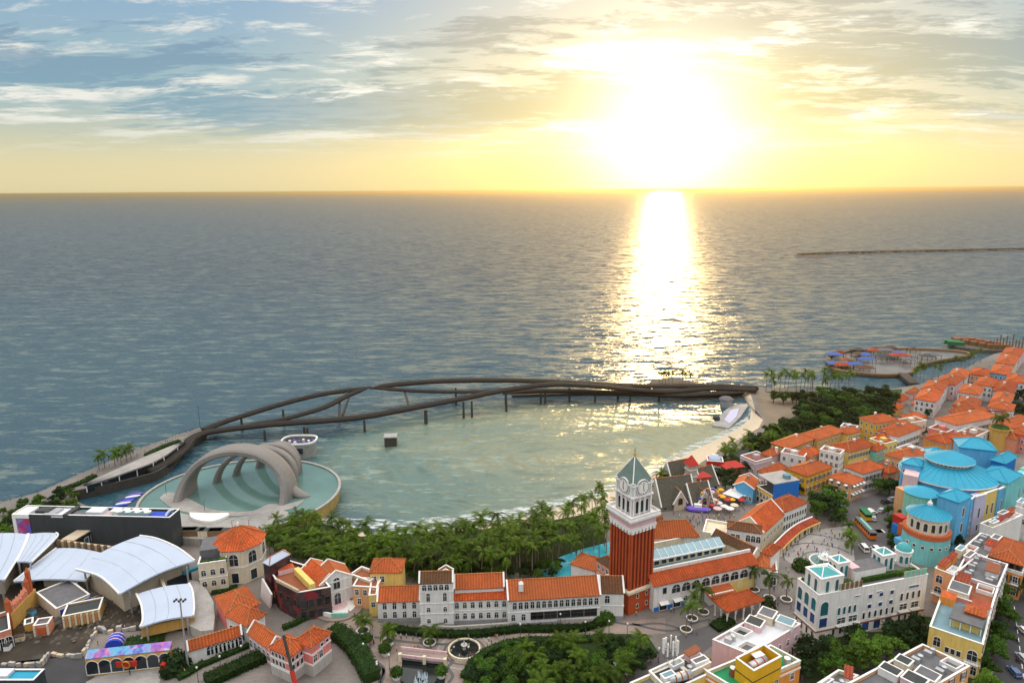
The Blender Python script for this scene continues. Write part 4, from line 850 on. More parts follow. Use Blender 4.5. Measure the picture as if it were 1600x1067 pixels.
for i, (s, t, a, b2, h_, m) in enumerate(((0.17, 0.5, 5, 4, 1.6, 'deck_dark'), (0.23, 0.4, 4, 5, 1.2, 'steel'), (0.29, 0.5, 5, 7, 0.5, 'deck_white'), (0.34, 0.5, 2, 7, 1.2, 'deck_dark'), (0.41, 0.4, 6, 4, 0.5, 'deck_grey'), (0.50, 0.55, 6, 4, 1.5, 'deck_white'), (0.57, 0.4, 5, 5, 0.5, 'mauve'), (0.62, 0.6, 3, 3, 1.6, 'trim'))): deckbox(('plant_box', 'roof_bench', 'canopy')[i % 3], s, t, a, b2, h_, m)
for i in range(7):
    q = F_[0] + u * (0.66 + 0.03 * i) * Lb + v_ * Db * (0.35 + 0.2 * (i % 2)); MB().tube([q + Vector((0, 0, zb)), q + Vector((0, 0, zb + 2.2))], 0.07, 5).lathe((q.x, q.y, zb), [(1.3, 2.0), (0.1, 2.6)], 8).build('parasol', 'trim', db)
MB().tube([F_[0] + u * 0.965 * Lb + v_ * Db * t + Vector((0, 0, zb + 0.3 + 1.5 * math.sin(t * 3.14))) for t in (0.15, 0.3, 0.5, 0.7, 0.85)], 0.45, 8).build('slide', 'membrane', db)
# gallery bridge from the box
a, e = Q('Z1', 512, 990, 11), Q('Z1', 735, 858, 11); d = (e - a).normalized(); sdv = Vector((d.y, -d.x, 0)); gb = thing('link_gallery', 'tan roofed corridor with three lit windows entering the dark box', 'corridor', ((a.x + e.x) / 2, (a.y + e.y) / 2, GZ))
o_ = a - sdv * 2.2; o_.z = GZ; MB().obox(o_, (e - a), sdv * 4.4, Vector((0, 0, 7.9)), 0).build('wall', 'black', gb)
o_ = a - sdv * 2.5; o_.z = 10.9; MB().obox(o_, (e - a), sdv * 5.0, Vector((0, 0, 0.4))).build('roof', 'sand', gb)
for s in (0.42, 0.64, 0.86): add_win(gb, a + sdv * 2.2 + Vector((0, 0, 0)), d, (e - a).length * s, 7.2, 1.7, 2.2, 'rp', 'frame', 'glass_teal')
# white canopies
def canopy(label, A, B_, und, zu, bulge, thick=0.5, edge=True):
    A = [Q('Z2', *p) for p in A]; B_ = [Q('Z2', *p) for p in B_]; c = (cen(A) + cen(B_)) / 2
    t = thing('canopy_hall', label, 'hall', (c.x, c.y, GZ)); MB().loft(A, B_, 10, 12, bulge, thick).build('membrane_roof', 'membrane', t, smooth=False)
    for L in (A, B_): MB().tube([p + Vector((0, 0, 0.1)) for p in spline(L, 4)], 0.32, 6).build('roof_rim', 'trim', t)
    for L, M_ in ((A, B_), (B_, A)):
        for i in (0, -1):
            p = L[i].lerp(M_[i], 0.12); MB().tube([(p.x, p.y, GZ - 0.2), (p.x, p.y, p.z - thick)], 0.3, 7).build('column', 'steel', t)
    for k in (0.25, 0.5, 0.75):        # welded seams of the sheet
        n_ = 9; MB().tube([A[0].lerp(A[-1], i / n_).lerp(B_[0].lerp(B_[-1], i / n_), k) * 0 + (spline(A, 4)[int(i / n_ * (len(spline(A, 4)) - 1))].lerp(spline(B_, 4)[int(i / n_ * (len(spline(B_, 4)) - 1))], k)) + Vector((0, 0, bulge * math.sin(math.pi * k) + 0.03)) for i in range(n_ + 1)], 0.06, 4).build('seam', 'steel', t)
    if und: MB().prism([Vector((p.x, p.y, 0)) for p in QL('Z2', und, zu)], GZ - 0.2, zu, 0).build('wall', 'sand', t)
    return t
ch = canopy('big arched white canopy hall with ochre wall facing the octagonal house', [(985, 30, 15.5), (1100, 50, 15.5), (1250, 115, 14), (1370, 205, 12.5)], [(530, 265, 13), (680, 305, 12), (760, 360, 11.5), (840, 440, 11)], [(620, 270), (860, 130), (1000, 80), (1330, 222), (1120, 305), (860, 425), (760, 350)], 9.8, 1.2)
a = Q('Z2', 1120, 305, 9.8); e = Q('Z2', 1330, 222, 9.8); add_win(ch, a, (Vector((e.x - a.x, e.y - a.y, 0))).normalized(), (e - a).length * 0.62, GZ + 0.2, 7.5, 3.4, 'rp', 'frame_dark', 'glass'); onwall(a, Vector((e.x - a.x, e.y - a.y, 0)).normalized(), 7, 16, 7.0, 7.9, 1.4, 'teal_roof', 'awning', ch)
canopy('low white canopy sheet between the two larger white canopies', [(395, 118, 9.5), (300, 190, 9), (95, 352, 8)], [(725, 152, 10), (690, 230, 9), (600, 345, 8)], [(300, 210), (420, 140), (700, 170), (580, 330), (300, 320)], 6.5, 0.8)
canopy('large white canopy meeting the triangular canopy along a gutter seam', [(-150, 40, 13), (-160, 200, 12), (-170, 360, 11)], [(195, 18, 13), (150, 140, 12), (30, 342, 11)], [(-100, 60), (170, 50), (20, 330), (-120, 340)], 8.5, 1.0)
canopy('triangular white canopy meeting the dark box', [(203, 18, 13), (190, 70, 12.6), (118, 215, 11.5)], [(395, 10, 12.5), (398, 45, 12), (222, 215, 11)], [(215, 40), (370, 40), (210, 190), (150, 190)], 8.5, 0.3)
c4 = canopy('small white curved canopy over the courtyard edge beside the stone ramp', [(960, 440, 9), (995, 520, 9), (1005, 620, 9), (985, 672, 8.6)], [(1330, 365, 9.5), (1355, 420, 9.5), (1366, 520, 9.2), (1360, 592, 9)], None, 0, 0.7)
a, e = Q('Z2', 985, 672, 8), Q('Z2', 1360, 592, 8); MB().bar(Vector((a.x, a.y + .6, 6.0)), Vector((e.x, e.y + .6, 6.0)), 0.5, 3.2).build('front_wall', 'ochre', c4)
a, e = Q('Z2', 1125, 310, 8.5), Q('Z2', 1175, 425, 8.5); MB().bar(Vector((a.x, a.y, 6.6)), Vector((e.x, e.y, 6.6)), 0.8, 4).build('fin_wall', 'cream', c4)
# ochre back wall above canopy 2
a, e = Q('Z2', 400, 60, 11), Q('Z2', 820, 110, 11); bw2 = thing('pillared_wall', 'brown pillared wall behind the low canopy', 'wall', ((a.x + e.x) / 2, (a.y + e.y) / 2, GZ)); d = (e - a).normalized()
MB().bar(Vector((a.x, a.y, 7)), Vector((e.x, e.y, 7)), 0.8, 8).build('wall', 'sand', bw2)
for i in range(9): q = a.lerp(e, (i + 0.5) / 9); MB().box((q.x, q.y - 0.7, GZ), (0.9, 0.7, 8.6)).build('pillar', 'timber', bw2)
# stone ramp right of the small canopy
MB_ = MB().prism([Vector((p.x, p.y, 0)) for p in QL('Z3', [(-20, 340), (40, 350), (105, 410), (150, 490), (160, 600), (150, 690), (60, 700), (-20, 660), (10, 560), (10, 440)], 6)], GZ - 0.2, 6, 1, 0); t = tag(MB_.build('stone_ramp', ['concrete', 'stone']), 'curved pale stone ramp wrapping the small white canopy', 'ramp')
# ---- courtyard pieces
F_ = rectq('Z2', (255, 430), (395, 545), (610, 425), 7.0); bld = building('stage_hall', 'flat brown stage building with grey roof in the dark courtyard', F_, 6.6, 'sand', ('flat', 0.4, 'deck_grey'), [(1, [(GZ + 1, 3, 1.6, 2.2, 'r')])]); onwall(F_[1], (F_[2] - F_[1]).normalized(), 1.0, 9.5, 4.6, 6.0, 0.4, 'blue_paint', 'banner', bld)
def ribwall(t, a, e, z0_, z1_, k, m1, m2):
    d = (e - a); d.z = 0; L = d.length; u = d / L; nr = Vector((u.y, -u.x, 0))
    for i in range(k + 1): MB().obox(Vector((a.x, a.y, z0_)) + u * (L - 0.5) * i / k + nr * 0.02, u * 0.5, nr * 0.35, Vector((0, 0, z1_ - z0_ + 0.3))).build('column', m1, t)
    for i in range(k): MB().obox(Vector((a.x, a.y, z0_ + 0.5)) + u * ((L - 0.5) * i / k + 0.9) + nr * 0.02, u * max(0.3, L / k - 1.3), nr * 0.12, Vector((0, 0, (z1_ - z0_) * 0.72))).build('brick_panel', m2, t)
F_ = rectq('Z2', (437, 600), (700, 548), (660, 475), 6.8); bld = building('stage_ruin', 'small ruin with red brick panels and cream columns in the courtyard', F_, 6.4, 'ochre', ('flat', 0.4, 'deck_dark')); ribwall(bld, F_[0], F_[1], GZ, 6.2, 6, 'cream', 'salmon')
F_ = rectq('Z2', (232, 665), (338, 650), (330, 605), 6.6); bld = building('stage_kiosk', 'little red brick kiosk with cream corner columns', F_, 6.2, 'salmon', ('flat', 0.4, 'deck_grey')); ribwall(bld, F_[0], F_[1], GZ, 6.0, 1, 'cream', 'brick')
F_ = rectq('Z2', (170, 640), (232, 640), (235, 600), 5.6); building('stage_kiosk', 'low plain ochre annex joined to the red brick kiosk', F_, 5.2, 'ochre', ('flat', 0.3, 'deck_dark'))
a, e = Q('Z2', 78, 690), Q('Z2', 250, 505); cw = thing('castle_wall', 'yellow crenellated castle wall with red pinnacles in the courtyard', 'wall', ((a.x + e.x) / 2, (a.y + e.y) / 2, GZ)); d = (e - a); L = d.length; u = d / L; MB().bar(a + Vector((0, 0, 2.4)), e + Vector((0, 0, 2.4)), 1.6, 5.4).build('wall', 'ochre', cw)
for i in range(9):
    q = a.lerp(e, (i + 0.3) / 9.3); hh = (9, 7, 6.5, 6.6, 6.4, 6.8, 7.0, 9.5, 12)[i]; MB().box((q.x, q.y, GZ), (1.1, 1.1, hh), math.atan2(u.y, u.x)).lathe((q.x, q.y, GZ + hh), [(0.8, 0), (0.05, 1.6)], 6).build('pinnacle', 'brick' if i in (0, 7, 8) else 'salmon', cw)
F_ = rectq('Z2', (-70, 720), (75, 700), (60, 570), 8); building('castle_gate', 'red and ochre castle gatehouse at the end of the crenellated wall', F_, 7.6, 'salmon', ('flat', 1.0, 'deck_dark'), [(0, [(GZ, 3, 1.8, 3.6, 'a')])])
# broken white wall round the court
rw = random.Random(8); pl = QL('Z2', [(0, 945), (120, 945), (290, 955), (350, 870), (450, 880), (590, 885), (640, 770), (690, 690), (760, 715), (860, 700), (970, 690)]); sw = thing('broken_wall', 'jagged pale broken stone wall round the dark court', 'wall', tuple(cen(pl)))
for a, e in zip(pl, pl[1:]):
    d = e - a; L = d.length; k = max(1, int(L / 1.7)); rz = math.atan2(d.y, d.x)
    for i in range(k): q = a.lerp(e, (i + 0.5) / k); MB().box((q.x + rw.uniform(-.3, .3), q.y + rw.uniform(-.3, .3), GZ), (L / k * rw.uniform(0.6, 0.98), rw.uniform(0.5, 0.9), rw.uniform(0.5, 1.9)), rz + rw.uniform(-.25, .25)).build('stone', rw.choice(('sand', 'sand', 'stone', 'stone', 'concrete')), sw)
# cyan roofed pavilion at the frame corner
F_ = rectq('Z2', (-120, 1045), (235, 1045), (290, 967), 8); bld = building('pavilion', 'pavilion with flat bright cyan roof at the courtyard corner', F_, 7.6, 'dark', ('flat', 0.35, 'teal_roof')); q = Q('Z2', 25, 1000, 8); MB().box((q.x, q.y, 7.7), (4, 3, 0.8)).build('skylight', 'deck_white', bld)
# covered arcade: painted half and tiled half
A_, B_ = Q('Z2', 597, 897, 8.4), Q('Z2', 1195, 832, 8.4); F_ = rect(A_, B_, Q('Z2', 1195, 780, 9.2)); ag = building('arcade', 'arcade with a multicoloured painted roof and dark arches', F_, 8.2, 'ochre', ('none',)); o = MB().loft([F_[0] + Vector((0, 0, 0)), F_[1]], [F_[3] + Vector((0, 0, 1.2)), F_[2] + Vector((0, 0, 1.2))], 2, 6, 0, 0.3).build('painted_roof', 'mural_roof', ag); windows(ag, F_, 0, [(GZ + 0.6, 7, 3.0, 4.0, 'ap')])
rg = thing('ornament_banner', 'red banner with a golden ring hung on the arcade', 'banner', tuple(Q('Z2', 905, 920, 5.5))); a, e = Q('Z2', 830, 922, 6.3), Q('Z2', 975, 912, 6.3); MB().bar(a + Vector((0, -0.8, 0)), e + Vector((0, -0.8, 0)), 0.3, 1.6).build('banner_cloth', 'red', rg)
q = (a + e) / 2 + Vector((0, -1.1, 0)); MB().tube([q + Vector((math.cos(t) * 1.0, 0, math.sin(t) * 1.0)) for t in [i * math.pi / 6 for i in range(13)]], 0.22, 5).build('ring', 'gold', rg)
F_ = rect(B_.lerp(B_, 0), Q('Z3', 130, 790, 8.4), Q('Z3', 120, 720, 9)); F_ = rect(Q('Z3', -30, 822, 8.2), Q('Z3', 348, 708, 8.2), Q('Z3', 330, 660, 9.2)); wg = building('gallery_wing', 'white arcaded gallery with long orange tiled roof reaching the corner pavilion', F_, 8.0, 'white', ('gable', 1.6, 0.5, 'tile', 0), [(0, [(GZ + 1.2, 8, 1.7, 2.8, 'a', 0.35, 0.97)])])
q = Q('Z2', 800, 815, GZ); d = (Q('Z2', 830, 740, GZ) - q); d.z = 0; it_ = thing('inflatable_tunnel', 'blue inflatable tunnel with pink stripes behind the arcade', 'tent', tuple(q)); MB().tube([q, q + d * 0.25, q + d * 0.6, q + d], [2.3, 2.4, 2.4, 1.8], 14, 0, 1.0).build('shell', 'blue_paint', it_)
for s in (0.12, 0.4, 0.68): MB().tube([q + d * s, q + d * (s + 0.06)], 2.47, 14).build('stripe', 'rose', it_)
# floodlight mast
q = Q('Z2', 1325, 965); ml = thing('floodlight_mast', 'tall grey floodlight mast with lamp cluster beside the painted arcade', 'lamp', tuple(q)); MB().tube([q, q + Vector((0, 0, 21))], [0.3, 0.16], 8).build('mast', 'steel', ml); MB().box((q.x, q.y, GZ), (1, 1, 0.6)).build('base', 'concrete', ml)
for i in range(6): MB().box((q.x - 1.5 + 0.6 * i, q.y, GZ + 20.4 + 0.5 * (i % 2)), (0.45, 0.4, 0.5)).build('floodlight', 'steel_dark', ml)
# ball-shaped shrubs and red post by the path
for x, y, r in ((1240, 960, 4.2), (1190, 1010, 2.2)): q = Q('Z2', x, y); shrub(q, 'clipped round shrub at the foot of the floodlight mast', r, 'leaf_dark', 'round shrubs by the mast')
q = Q('Z2', 1160, 1000); tag(MB().box((q.x, q.y, GZ), (1.3, 1.0, 3.2)).lathe((q.x, q.y, GZ + 3.2), [(0.8, 0), (0.1, 0.7)], 6).build('sign_pillar', 'red'), 'red sign pillar below the painted arcade', 'sign')
# path paving below the arcade
sheet('path', 'Z2', [(600, 1060), (680, 1020), (850, 990), (1100, 945), (1160, 960), (1120, 1067), (700, 1110)], 'paving_pale', 0.05); sheet('path', 'Z3', [(-20, 1060), (60, 1010), (250, 920), (440, 840), (500, 860), (300, 955), (100, 1040), (0, 1090)], 'paving', 0.06)
# scattered stage props
for i, (x, y, m, nm, lb) in enumerate(((915, 490, 'blue_paint', 'equipment_case', 'blue equipment case under the big canopy edge'), (665, 475, 'trim', 'equipment_case', 'white equipment case behind the brick ruin'), (690, 500, 'dark', 'equipment_case', 'black equipment case behind the brick ruin'), (730, 520, 'steel', 'equipment_case', 'grey metal case behind the brick ruin'), (225, 580, 'sky', 'equipment_case', 'pale blue case beside the castle wall'), (145, 765, 'cream', 'equipment_case', 'cream crate alone on the dark court floor'), (400, 650, 'grey', 'equipment_case', 'grey flat case between the brick ruin and the castle wall'), (60, 825, 'trim', 'equipment_case', 'small white case on the wet floor by the cyan pavilion'))):
    q = Q('Z2', x, y); t = thing(nm, lb, 'case', tuple(q)); MB().box((q.x, q.y, GZ), (2.2, 1.5, 1.5), i * 0.7).build('body', m, t); MB().box((q.x, q.y, GZ + 1.5), (2.3, 1.6, 0.18), i * 0.7).build('lid', 'steel_dark', t)

rb_ = MB(); rr_ = random.Random(21)
for x, y in scatter([(10, 1000), (60, 940), (150, 945), (210, 930), (230, 975), (150, 985), (120, 1010)], 130, 0.9, GZ, 31):
    z = rr_.uniform(.15, .6); rb_.lathe((x, y, GZ), [(rr_.uniform(.3, 1.0), 0), (rr_.uniform(.2, .6), z), (.05, z + .1)], 5, ph=rr_.uniform(0, 6))
t = tag(rb_.build('rubble', 'rock'), 'brown rubble strewn over the dark courtyard floor', 'rubble'); t['kind'] = 'stuff'
# ================================================================ CENTRE-LEFT: houses
# octagonal tower house and its low neighbour
c = P(379, 893); o8 = [Vector((c.x + math.cos(math.pi / 8 + i * math.pi / 4 + 0.1) * 8.2, c.y + math.sin(math.pi / 8 + i * math.pi / 4 + 0.1) * 8.2, 0)) for i in range(8)]
oh = building('octagonal_house', 'cream octagonal tower house with orange pyramid roof and arched windows', o8, 15.0, 'cream', ('hip', 5.2, 0.6), [(i, [(9.6, 1, 2.8, 4.2, 'a'), (GZ + 0.4, 1, 2.2, 3.6, 'rp')]) for i in (4, 5, 6, 7)], bands=((8.8, 0.5), (14.2, 0.6)))
MB().lathe((c.x, c.y, 20.2), [(0.5, 0), (0.3, 0.6), (0.45, 0.9), (0.05, 1.6)], 8).build('finial', 'trim', oh)
F_ = rectq('Z3', (52, 195), (238, 205), (270, 60), 13.4); fh = building('flat_roof_house', 'cream three-storey house with dark flat roof joined to the octagon', F_, 12.6, 'cream', ('flat', 0.9, 'deck_dark'), [(0, [(9.0, 3, 1.4, 2.2, 'a'), (5.2, 3, 1.4, 2.0, 'a')]), (3, [(9.0, 2, 1.4, 2.2, 'a')])], bands=((8.0, 0.35),))
a, e = F_[0].lerp(F_[3], 0.35), F_[1].lerp(F_[2], 0.35); MB().prism([a, e, F_[2], F_[3]], 12.6, 15.6, 0).build('penthouse', 'deck_grey', fh)
for i in range(3): q = F_[0].lerp(F_[1], 0.2 + 0.3 * i) + Vector((0, 1.2, 0)); MB().box((q.x, q.y, 12.6), (3.0, 1.0, 1.3)).build('planter', 'hedge_leaf', fh)
# dark painted house
F_ = [Q('Z3', 600, 350, 13), Q('Z3', 745, 425, 13), Q('Z3', 975, 385, 13), Q('Z3', 860, 250, 13), Q('Z3', 690, 200, 13), Q('Z3', 505, 210, 13)]; F_ = [F_[5], F_[0], F_[1], F_[2], F_[3], F_[4]]
ph = building('painted_house', 'black house painted with red posters and terracotta roof terrace', F_, 11.8, 'poster_dark', ('flat', 0.9, 'deck_brown', 'poster_dark'), [(1, [(7.6, 3, 1.3, 2.2, 'rp', 0, 1, 'frame_dark')]), (2, [(7.2, 4, 1.5, 2.6, 'rp', 0, 1, 'frame_dark'), (GZ + .6, 4, 1.6, 2.6, 'rp', 0, 1, 'frame_dark')])])
for i, (s, z_, m) in enumerate(((0.12, 8.6, 'red'), (0.3, 6.0, 'rose'), (0.45, 9.4, 'red'), (0.6, 5.2, 'salmon'), (0.8, 8.6, 'red'))):
    a, e = F_[0], F_[1]; onwall(a, (e - a).normalized() if True else u, (e - a).length * s, (e - a).length * s + 1.9, z_, z_ + 2.2, 0.1, m, 'poster', ph)
for i in range(14): q = F_[1].lerp(F_[2], i / 13); MB().box((q.x, q.y, 12.9), (0.6, 0.6, 0.9)).build('merlon', 'sand', ph)
a, e = Q('Z3', 735, 270, 13.5), Q('Z3', 850, 385, 13.5); MB().bar(Vector((a.x, a.y, 13.2)), Vector((e.x, e.y, 13.2)), 1.6, 2.2).build('stair_wall', 'lemon', ph); q = Q('Z3', 660, 280, 12); MB().box((q.x, q.y, 11.9), (5, 3, 1.6), 0.5, 0, 1).build('roof_hut', ['rose', 'tile'], ph)
F_ = [Q('Z3', 500, 205, 17), Q('Z3', 545, 228, 17), Q('Z3', 685, 150, 17), Q('Z3', 650, 125, 17)]; gh = building('glazed_gable', 'steep pale blue roofed dark block above the painted house', F_, 16.4, 'poster_dark', ('hip', 1.6, 0.3, 'membrane'))
a, e = Q('Z3', 498, 300), Q('Z3', 560, 520); # narrow white fin
fi = tag(MB().bar(Vector((Q('Z3', 500, 480).x, Q('Z3', 500, 480).y, 7.4)), Vector((Q('Z3', 560, 545).x, Q('Z3', 560, 545).y, 5.0)), 0.5, 8).build('fin_wall', 'trim'), 'narrow white sloping wall along the painted house', 'wall')
# church-like house: gable front with two arched windows
F_ = rectq('Z3', (905, 380), (1125, 312), (1060, 235), 12.0); cf = building('gabled_house', 'white gable-fronted house with orange roof and two tall arched windows', F_, 12.0, 'white', ('gable', 3.2, 0.5, 'tile', 1), [(0, [(9.2, 1, 2.0, 3.8, 'a', 0.2, 0.8), (GZ + 0.8, 1, 2.0, 4.0, 'a', 0.2, 0.8)])], bands=((8.2, 0.35), (11.6, 0.4)))
F_ = rectq('Z3', (765, 265), (900, 375), (1005, 275), 12.0); building('gabled_house', 'long orange gabled roof running back from the white gable front', [F_[0], F_[1], F_[2], F_[3]], 11.6, 'white', ('gable', 2.4, 0.4, 'tile', 0))
F_ = rectq('Z3', (1112, 300), (1250, 350), (1250, 265), 11.0); building('terrace_house', 'peach house with walled roof terrace behind the white gable', F_, 10.2, 'peach', ('flat', 0.8, 'deck_brown', 'cream'), [(0, [(7.0, 2, 1.2, 1.8, 'r')])])
F_ = rectq('Z3', (1130, 385), (1300, 395), (1290, 330), 10.5); building('terrace_house', 'orange-yellow house with small windows beside the round stage', F_, 10.2, 'peach', ('flat', 0.3, 'deck_brown'), [(0, [(7.6, 3, 1.1, 1.9, 'r'), (GZ + 1.5, 2, 1.1, 1.9, 'r')])])
F_ = rectq('Z5', (72, 295), (268, 292), (300, 212), 13.0); building('hipped_house', 'yellow house with bright orange hipped roof among the palms', F_, 12.8, 'lemon', ('hip', 2.6, 0.4), [(0, [(9.6, 2, 1.3, 2.0, 'r', 0, 0.5)])])
F_ = rectq('Z5', (68, 420), (115, 440), (130, 330), 10); building('link_house', 'narrow yellow house wedged against the white building', F_, 9.6, 'lemon', ('flat', 0.6, 'deck_brown'), [(0, [(6.2, 1, 1.1, 1.7, 'r')])])
# corner pavilion with multi-hipped roofs
F_ = rectq('Z3', (240, 590), (385, 660), (520, 585), 9.6); F_[0].z = 0; cp = building('corner_pavilion', 'white corner pavilion with crossing orange roofs between two galleries', F_, 9.4, 'white', ('hip', 3.0, 0.5), [(0, [(GZ + 1, 2, 1.8, 3.2, 'a')])])
F_ = rectq('Z3', (165, 465), (250, 590), (470, 510), 9.0); building('back_pavilion', 'orange hipped roof pavilion behind the corner pavilion', F_, 8.8, 'pink', ('hip', 3.0, 0.5))
F_ = [Q('Z3', 395, 695, 9), Q('Z3', 548, 810, 9), Q('Z3', 650, 760, 9), Q('Z3', 480, 650, 9)]; F_ = rect(F_[0], F_[1], F_[2]); building('gallery_wing', 'orange roofed gallery wing joining pavilion and pink house', F_, 8.6, 'rose', ('gable', 2.2, 0.5, 'tile', 0), [(0, [(GZ + 1, 5, 1.4, 2.6, 'a')])])
# pink house: two blocks on a stone base
F_ = rectq('Z3', (548, 805), (690, 868), (835, 790), 11.5); pk = building('pink_house', 'bright pink corner house with white trim above a tall stone base', F_, 11.0, 'pink', ('hip', 2.4, 0.5), [(0, [(9.0, 4, 0.9, 1.3, 'a', 0.05, 0.75), (6.6, 4, 0.9, 1.6, 'a', 0.05, 0.75)]), (1, [(9.0, 4, 0.9, 1.3, 'a'), (6.6, 4, 0.9, 1.6, 'a')])], bands=((8.4, 0.4), (5.6, 0.8), (10.6, 0.4)), plinth=(2.6, 'stone'))
F_ = rectq('Z3', (690, 868), (845, 790), (760, 715), 11.8); F_ = rect(Q('Z3', 838, 805, 12.4), Q('Z3', 970, 700, 12.4), Q('Z3', 860, 652, 12.4)); pk2 = building('pink_house', 'pink house wing with orange hipped roof over a grey stone wall', F_, 11.8, 'pink', ('hip', 2.4, 0.4), [(0, [(10.0, 2, 1.0, 0.9, 'rp', 0.4, 0.95), (7.0, 2, 1.3, 2.0, 'r', 0.0, 0.6)])], bands=((9.4, 0.4), (6.2, 0.6), (11.4, 0.35)), plinth=(3.0, 'stone'))
# crane boom rising in front of the pink house
a, e = P(466, 1088, GZ), P(443, 992, 17.5); cr = thing('crane', 'leaning crane boom, red below and dark above, against the pink house', 'crane', tuple(a)); mid = a.lerp(e, 0.42)
MB().bar(a, mid, 0.95, 0.95).build('lower_boom', 'red', cr); MB().bar(mid, e, 0.6, 0.6).build('upper_boom', 'steel_dark', cr); MB().box((a.x, a.y, GZ), (3, 6, 1.6)).build('chassis', 'red', cr)
q = e + Vector((0.5, 0, 0)); MB().tube([e, q, q + Vector((0, 0, -5))], 0.06, 4).box(tuple(q + Vector((0, 0, -5.6))), (0.5, 0.5, 0.6)).build('hook', 'steel_dark', cr)
# round stage and turquoise low wall
q = Q('Z3', 1035, 535); rs = thing('round_stage', 'round patterned stage with pale rings in front of the white gable', 'stage', tuple(q)); MB().lathe((q.x, q.y, GZ - 0.1), [(7.6, 0), (7.6, 0.6)], 32).build('step', 'paving_pink', rs); MB().lathe((q.x, q.y, GZ + 0.5), [(5.2, 0), (5.2, 0.35)], 32).build('upper_step', 'trim', rs); MB().lathe((q.x, q.y, GZ + 0.85), [(2.6, 0), (2.6, 0.1)], 24).build('centre', 'rose', rs)
a, m_, e = Q('Z3', 872, 590), Q('Z3', 985, 612), Q('Z3', 1090, 608); tw = thing('curved_wall', 'low turquoise and white wall beside the round stage', 'wall', tuple(m_)); MB().bar(a + Vector((0, 0, 0.8)), m_ + Vector((0, 0, 0.8)), 0.5, 2.0).build('white_section', 'trim', tw); MB().bar(m_ + Vector((0, 0, 0.8)), e + Vector((0, 0, 0.8)), 0.5, 2.0).build('turquoise_section', 'mint', tw)
# ================================================================ WHITE LONG BUILDING
def wing(label, A, B, C_, z1, roof, wins, wall='white', bands=(), name='white_building_wing', pl=True): return building(name, label, rect(Q('Z5', A[0], A[1], z1), Q('Z5', B[0], B[1], z1), Q('Z5', C_[0], C_[1], z1)), z1, wall, roof, wins, bands=bands, plinth=(1.3, 'grey') if pl else None)
W1 = wing('short wing of the white building between stair tower and yellow link house', (118, 475), (383, 467), (383, 400), 10.2, ('gable', 2.9, 0.4, 'tile', 0), [(0, [(7.4, 4, 1.1, 2.2, 'a', 0.05, 0.98), (GZ + 1.4, 4, 1.1, 2.2, 'a', 0.05, 0.98)])])
W2 = wing('square white stair tower with five small arches under its roof', (380, 365), (590, 358), (590, 310), 18.0, ('gable', 2.4, 0.2, 'tile_brown', 0), [(0, [(15.6, 5, 1.2, 1.9, 'a', 0.06, 0.9), (12.0, 2, 1.0, 2.8, 'a'), (8.6, 2, 1.0, 1.6, 'a'), (GZ + 1.8, 2, 1.0, 1.6, 'a')])], bands=((15.0, 0.3), (11.2, 0.25), (7.8, 0.25)))
W3 = wing('middle wing of the white building with stepped orange roofs', (590, 465), (935, 452), (930, 370), 11.4, ('gable', 3.2, 0.4, 'tile', 0), [(0, [(8.4, 7, 1.1, 2.0, 'a'), (GZ + 1.8, 7, 1.1, 2.0, 'a')])], bands=((7.4, 0.3),))
W4 = wing('longest wing of the white building under an even orange roof', (935, 465), (1512, 430), (1475, 330), 12.4, ('gable', 3.4, 0.5, 'tile', 0), [(0, [(9.0, 15, 1.15, 2.3, 'a', 0.04, 0.99), (GZ + 2.4, 5, 3.6, 2.2, 'r', 0.24, 0.97, 'frame_dark'), (GZ + 2.2, 2, 1.1, 2.2, 'a', 0.0, 0.22)])], bands=((7.8, 0.3),))
F_ = rectq('Z5', (640, 330), (905, 300), (900, 250), 14.5); building('rear_block', 'taller orange roofed block behind the middle white wing', rect(Q('Z5', 600, 398, 14.2), Q('Z5', 910, 385, 14.2), Q('Z5', 905, 320, 14.2)), 14.2, 'white', ('gable', 2.8, 0.3, 'tile', 0))
building('rear_gable', 'yellow gable wall standing behind the stair tower', rect(Q('Z5', 500, 312, 18), Q('Z5', 590, 310, 18), Q('Z5', 588, 285, 18)), 18.2, 'lemon', ('gable', 1.4, 0.2, 'tile_brown', 1), [(0, [(14.5, 2, 1.0, 1.6, 'r', 0.4, 1.0)])])
q = Q('Z5', 1016, 372, 16); MB_ = MB().box((q.x, q.y, 14.0), (1.4, 1.2, 2.4)).lathe((q.x, q.y, 16.4), [(1.0, 0), (0.1, 0.8)], 4, ph=0.78).build('chimney', 'trim'); tag(MB_, 'small white chimney on the long orange roof', 'chimney')
W5 = wing('short white end block with brown roof next to the clock tower', (1512, 425), (1660, 425), (1640, 330), 12.0, ('gable', 3.0, 0.3, 'tile_brown', 0), [(0, [(8.6, 1, 1.4, 2.6, 'a', 0.05, 0.55)])], bands=((7.6, 0.25),))
rt = Q('Z5', 390, 628); re = Q('Z5', 590, 668)
tw_ = thing('retaining_wall', 'grey plinth wall stepping along the foot of the white building', 'wall', tuple(rt)); pts = QL('Z5', [(385, 655), (590, 664), (780, 652), (940, 640), (1100, 622), (1470, 612)])
for a, e in zip(pts, pts[1:]): MB().bar(a + Vector((0, 0, 0.7)), e + Vector((0, 0, 0.7)), 0.6, 2.0).build('wall_section', 'stone', tw_)
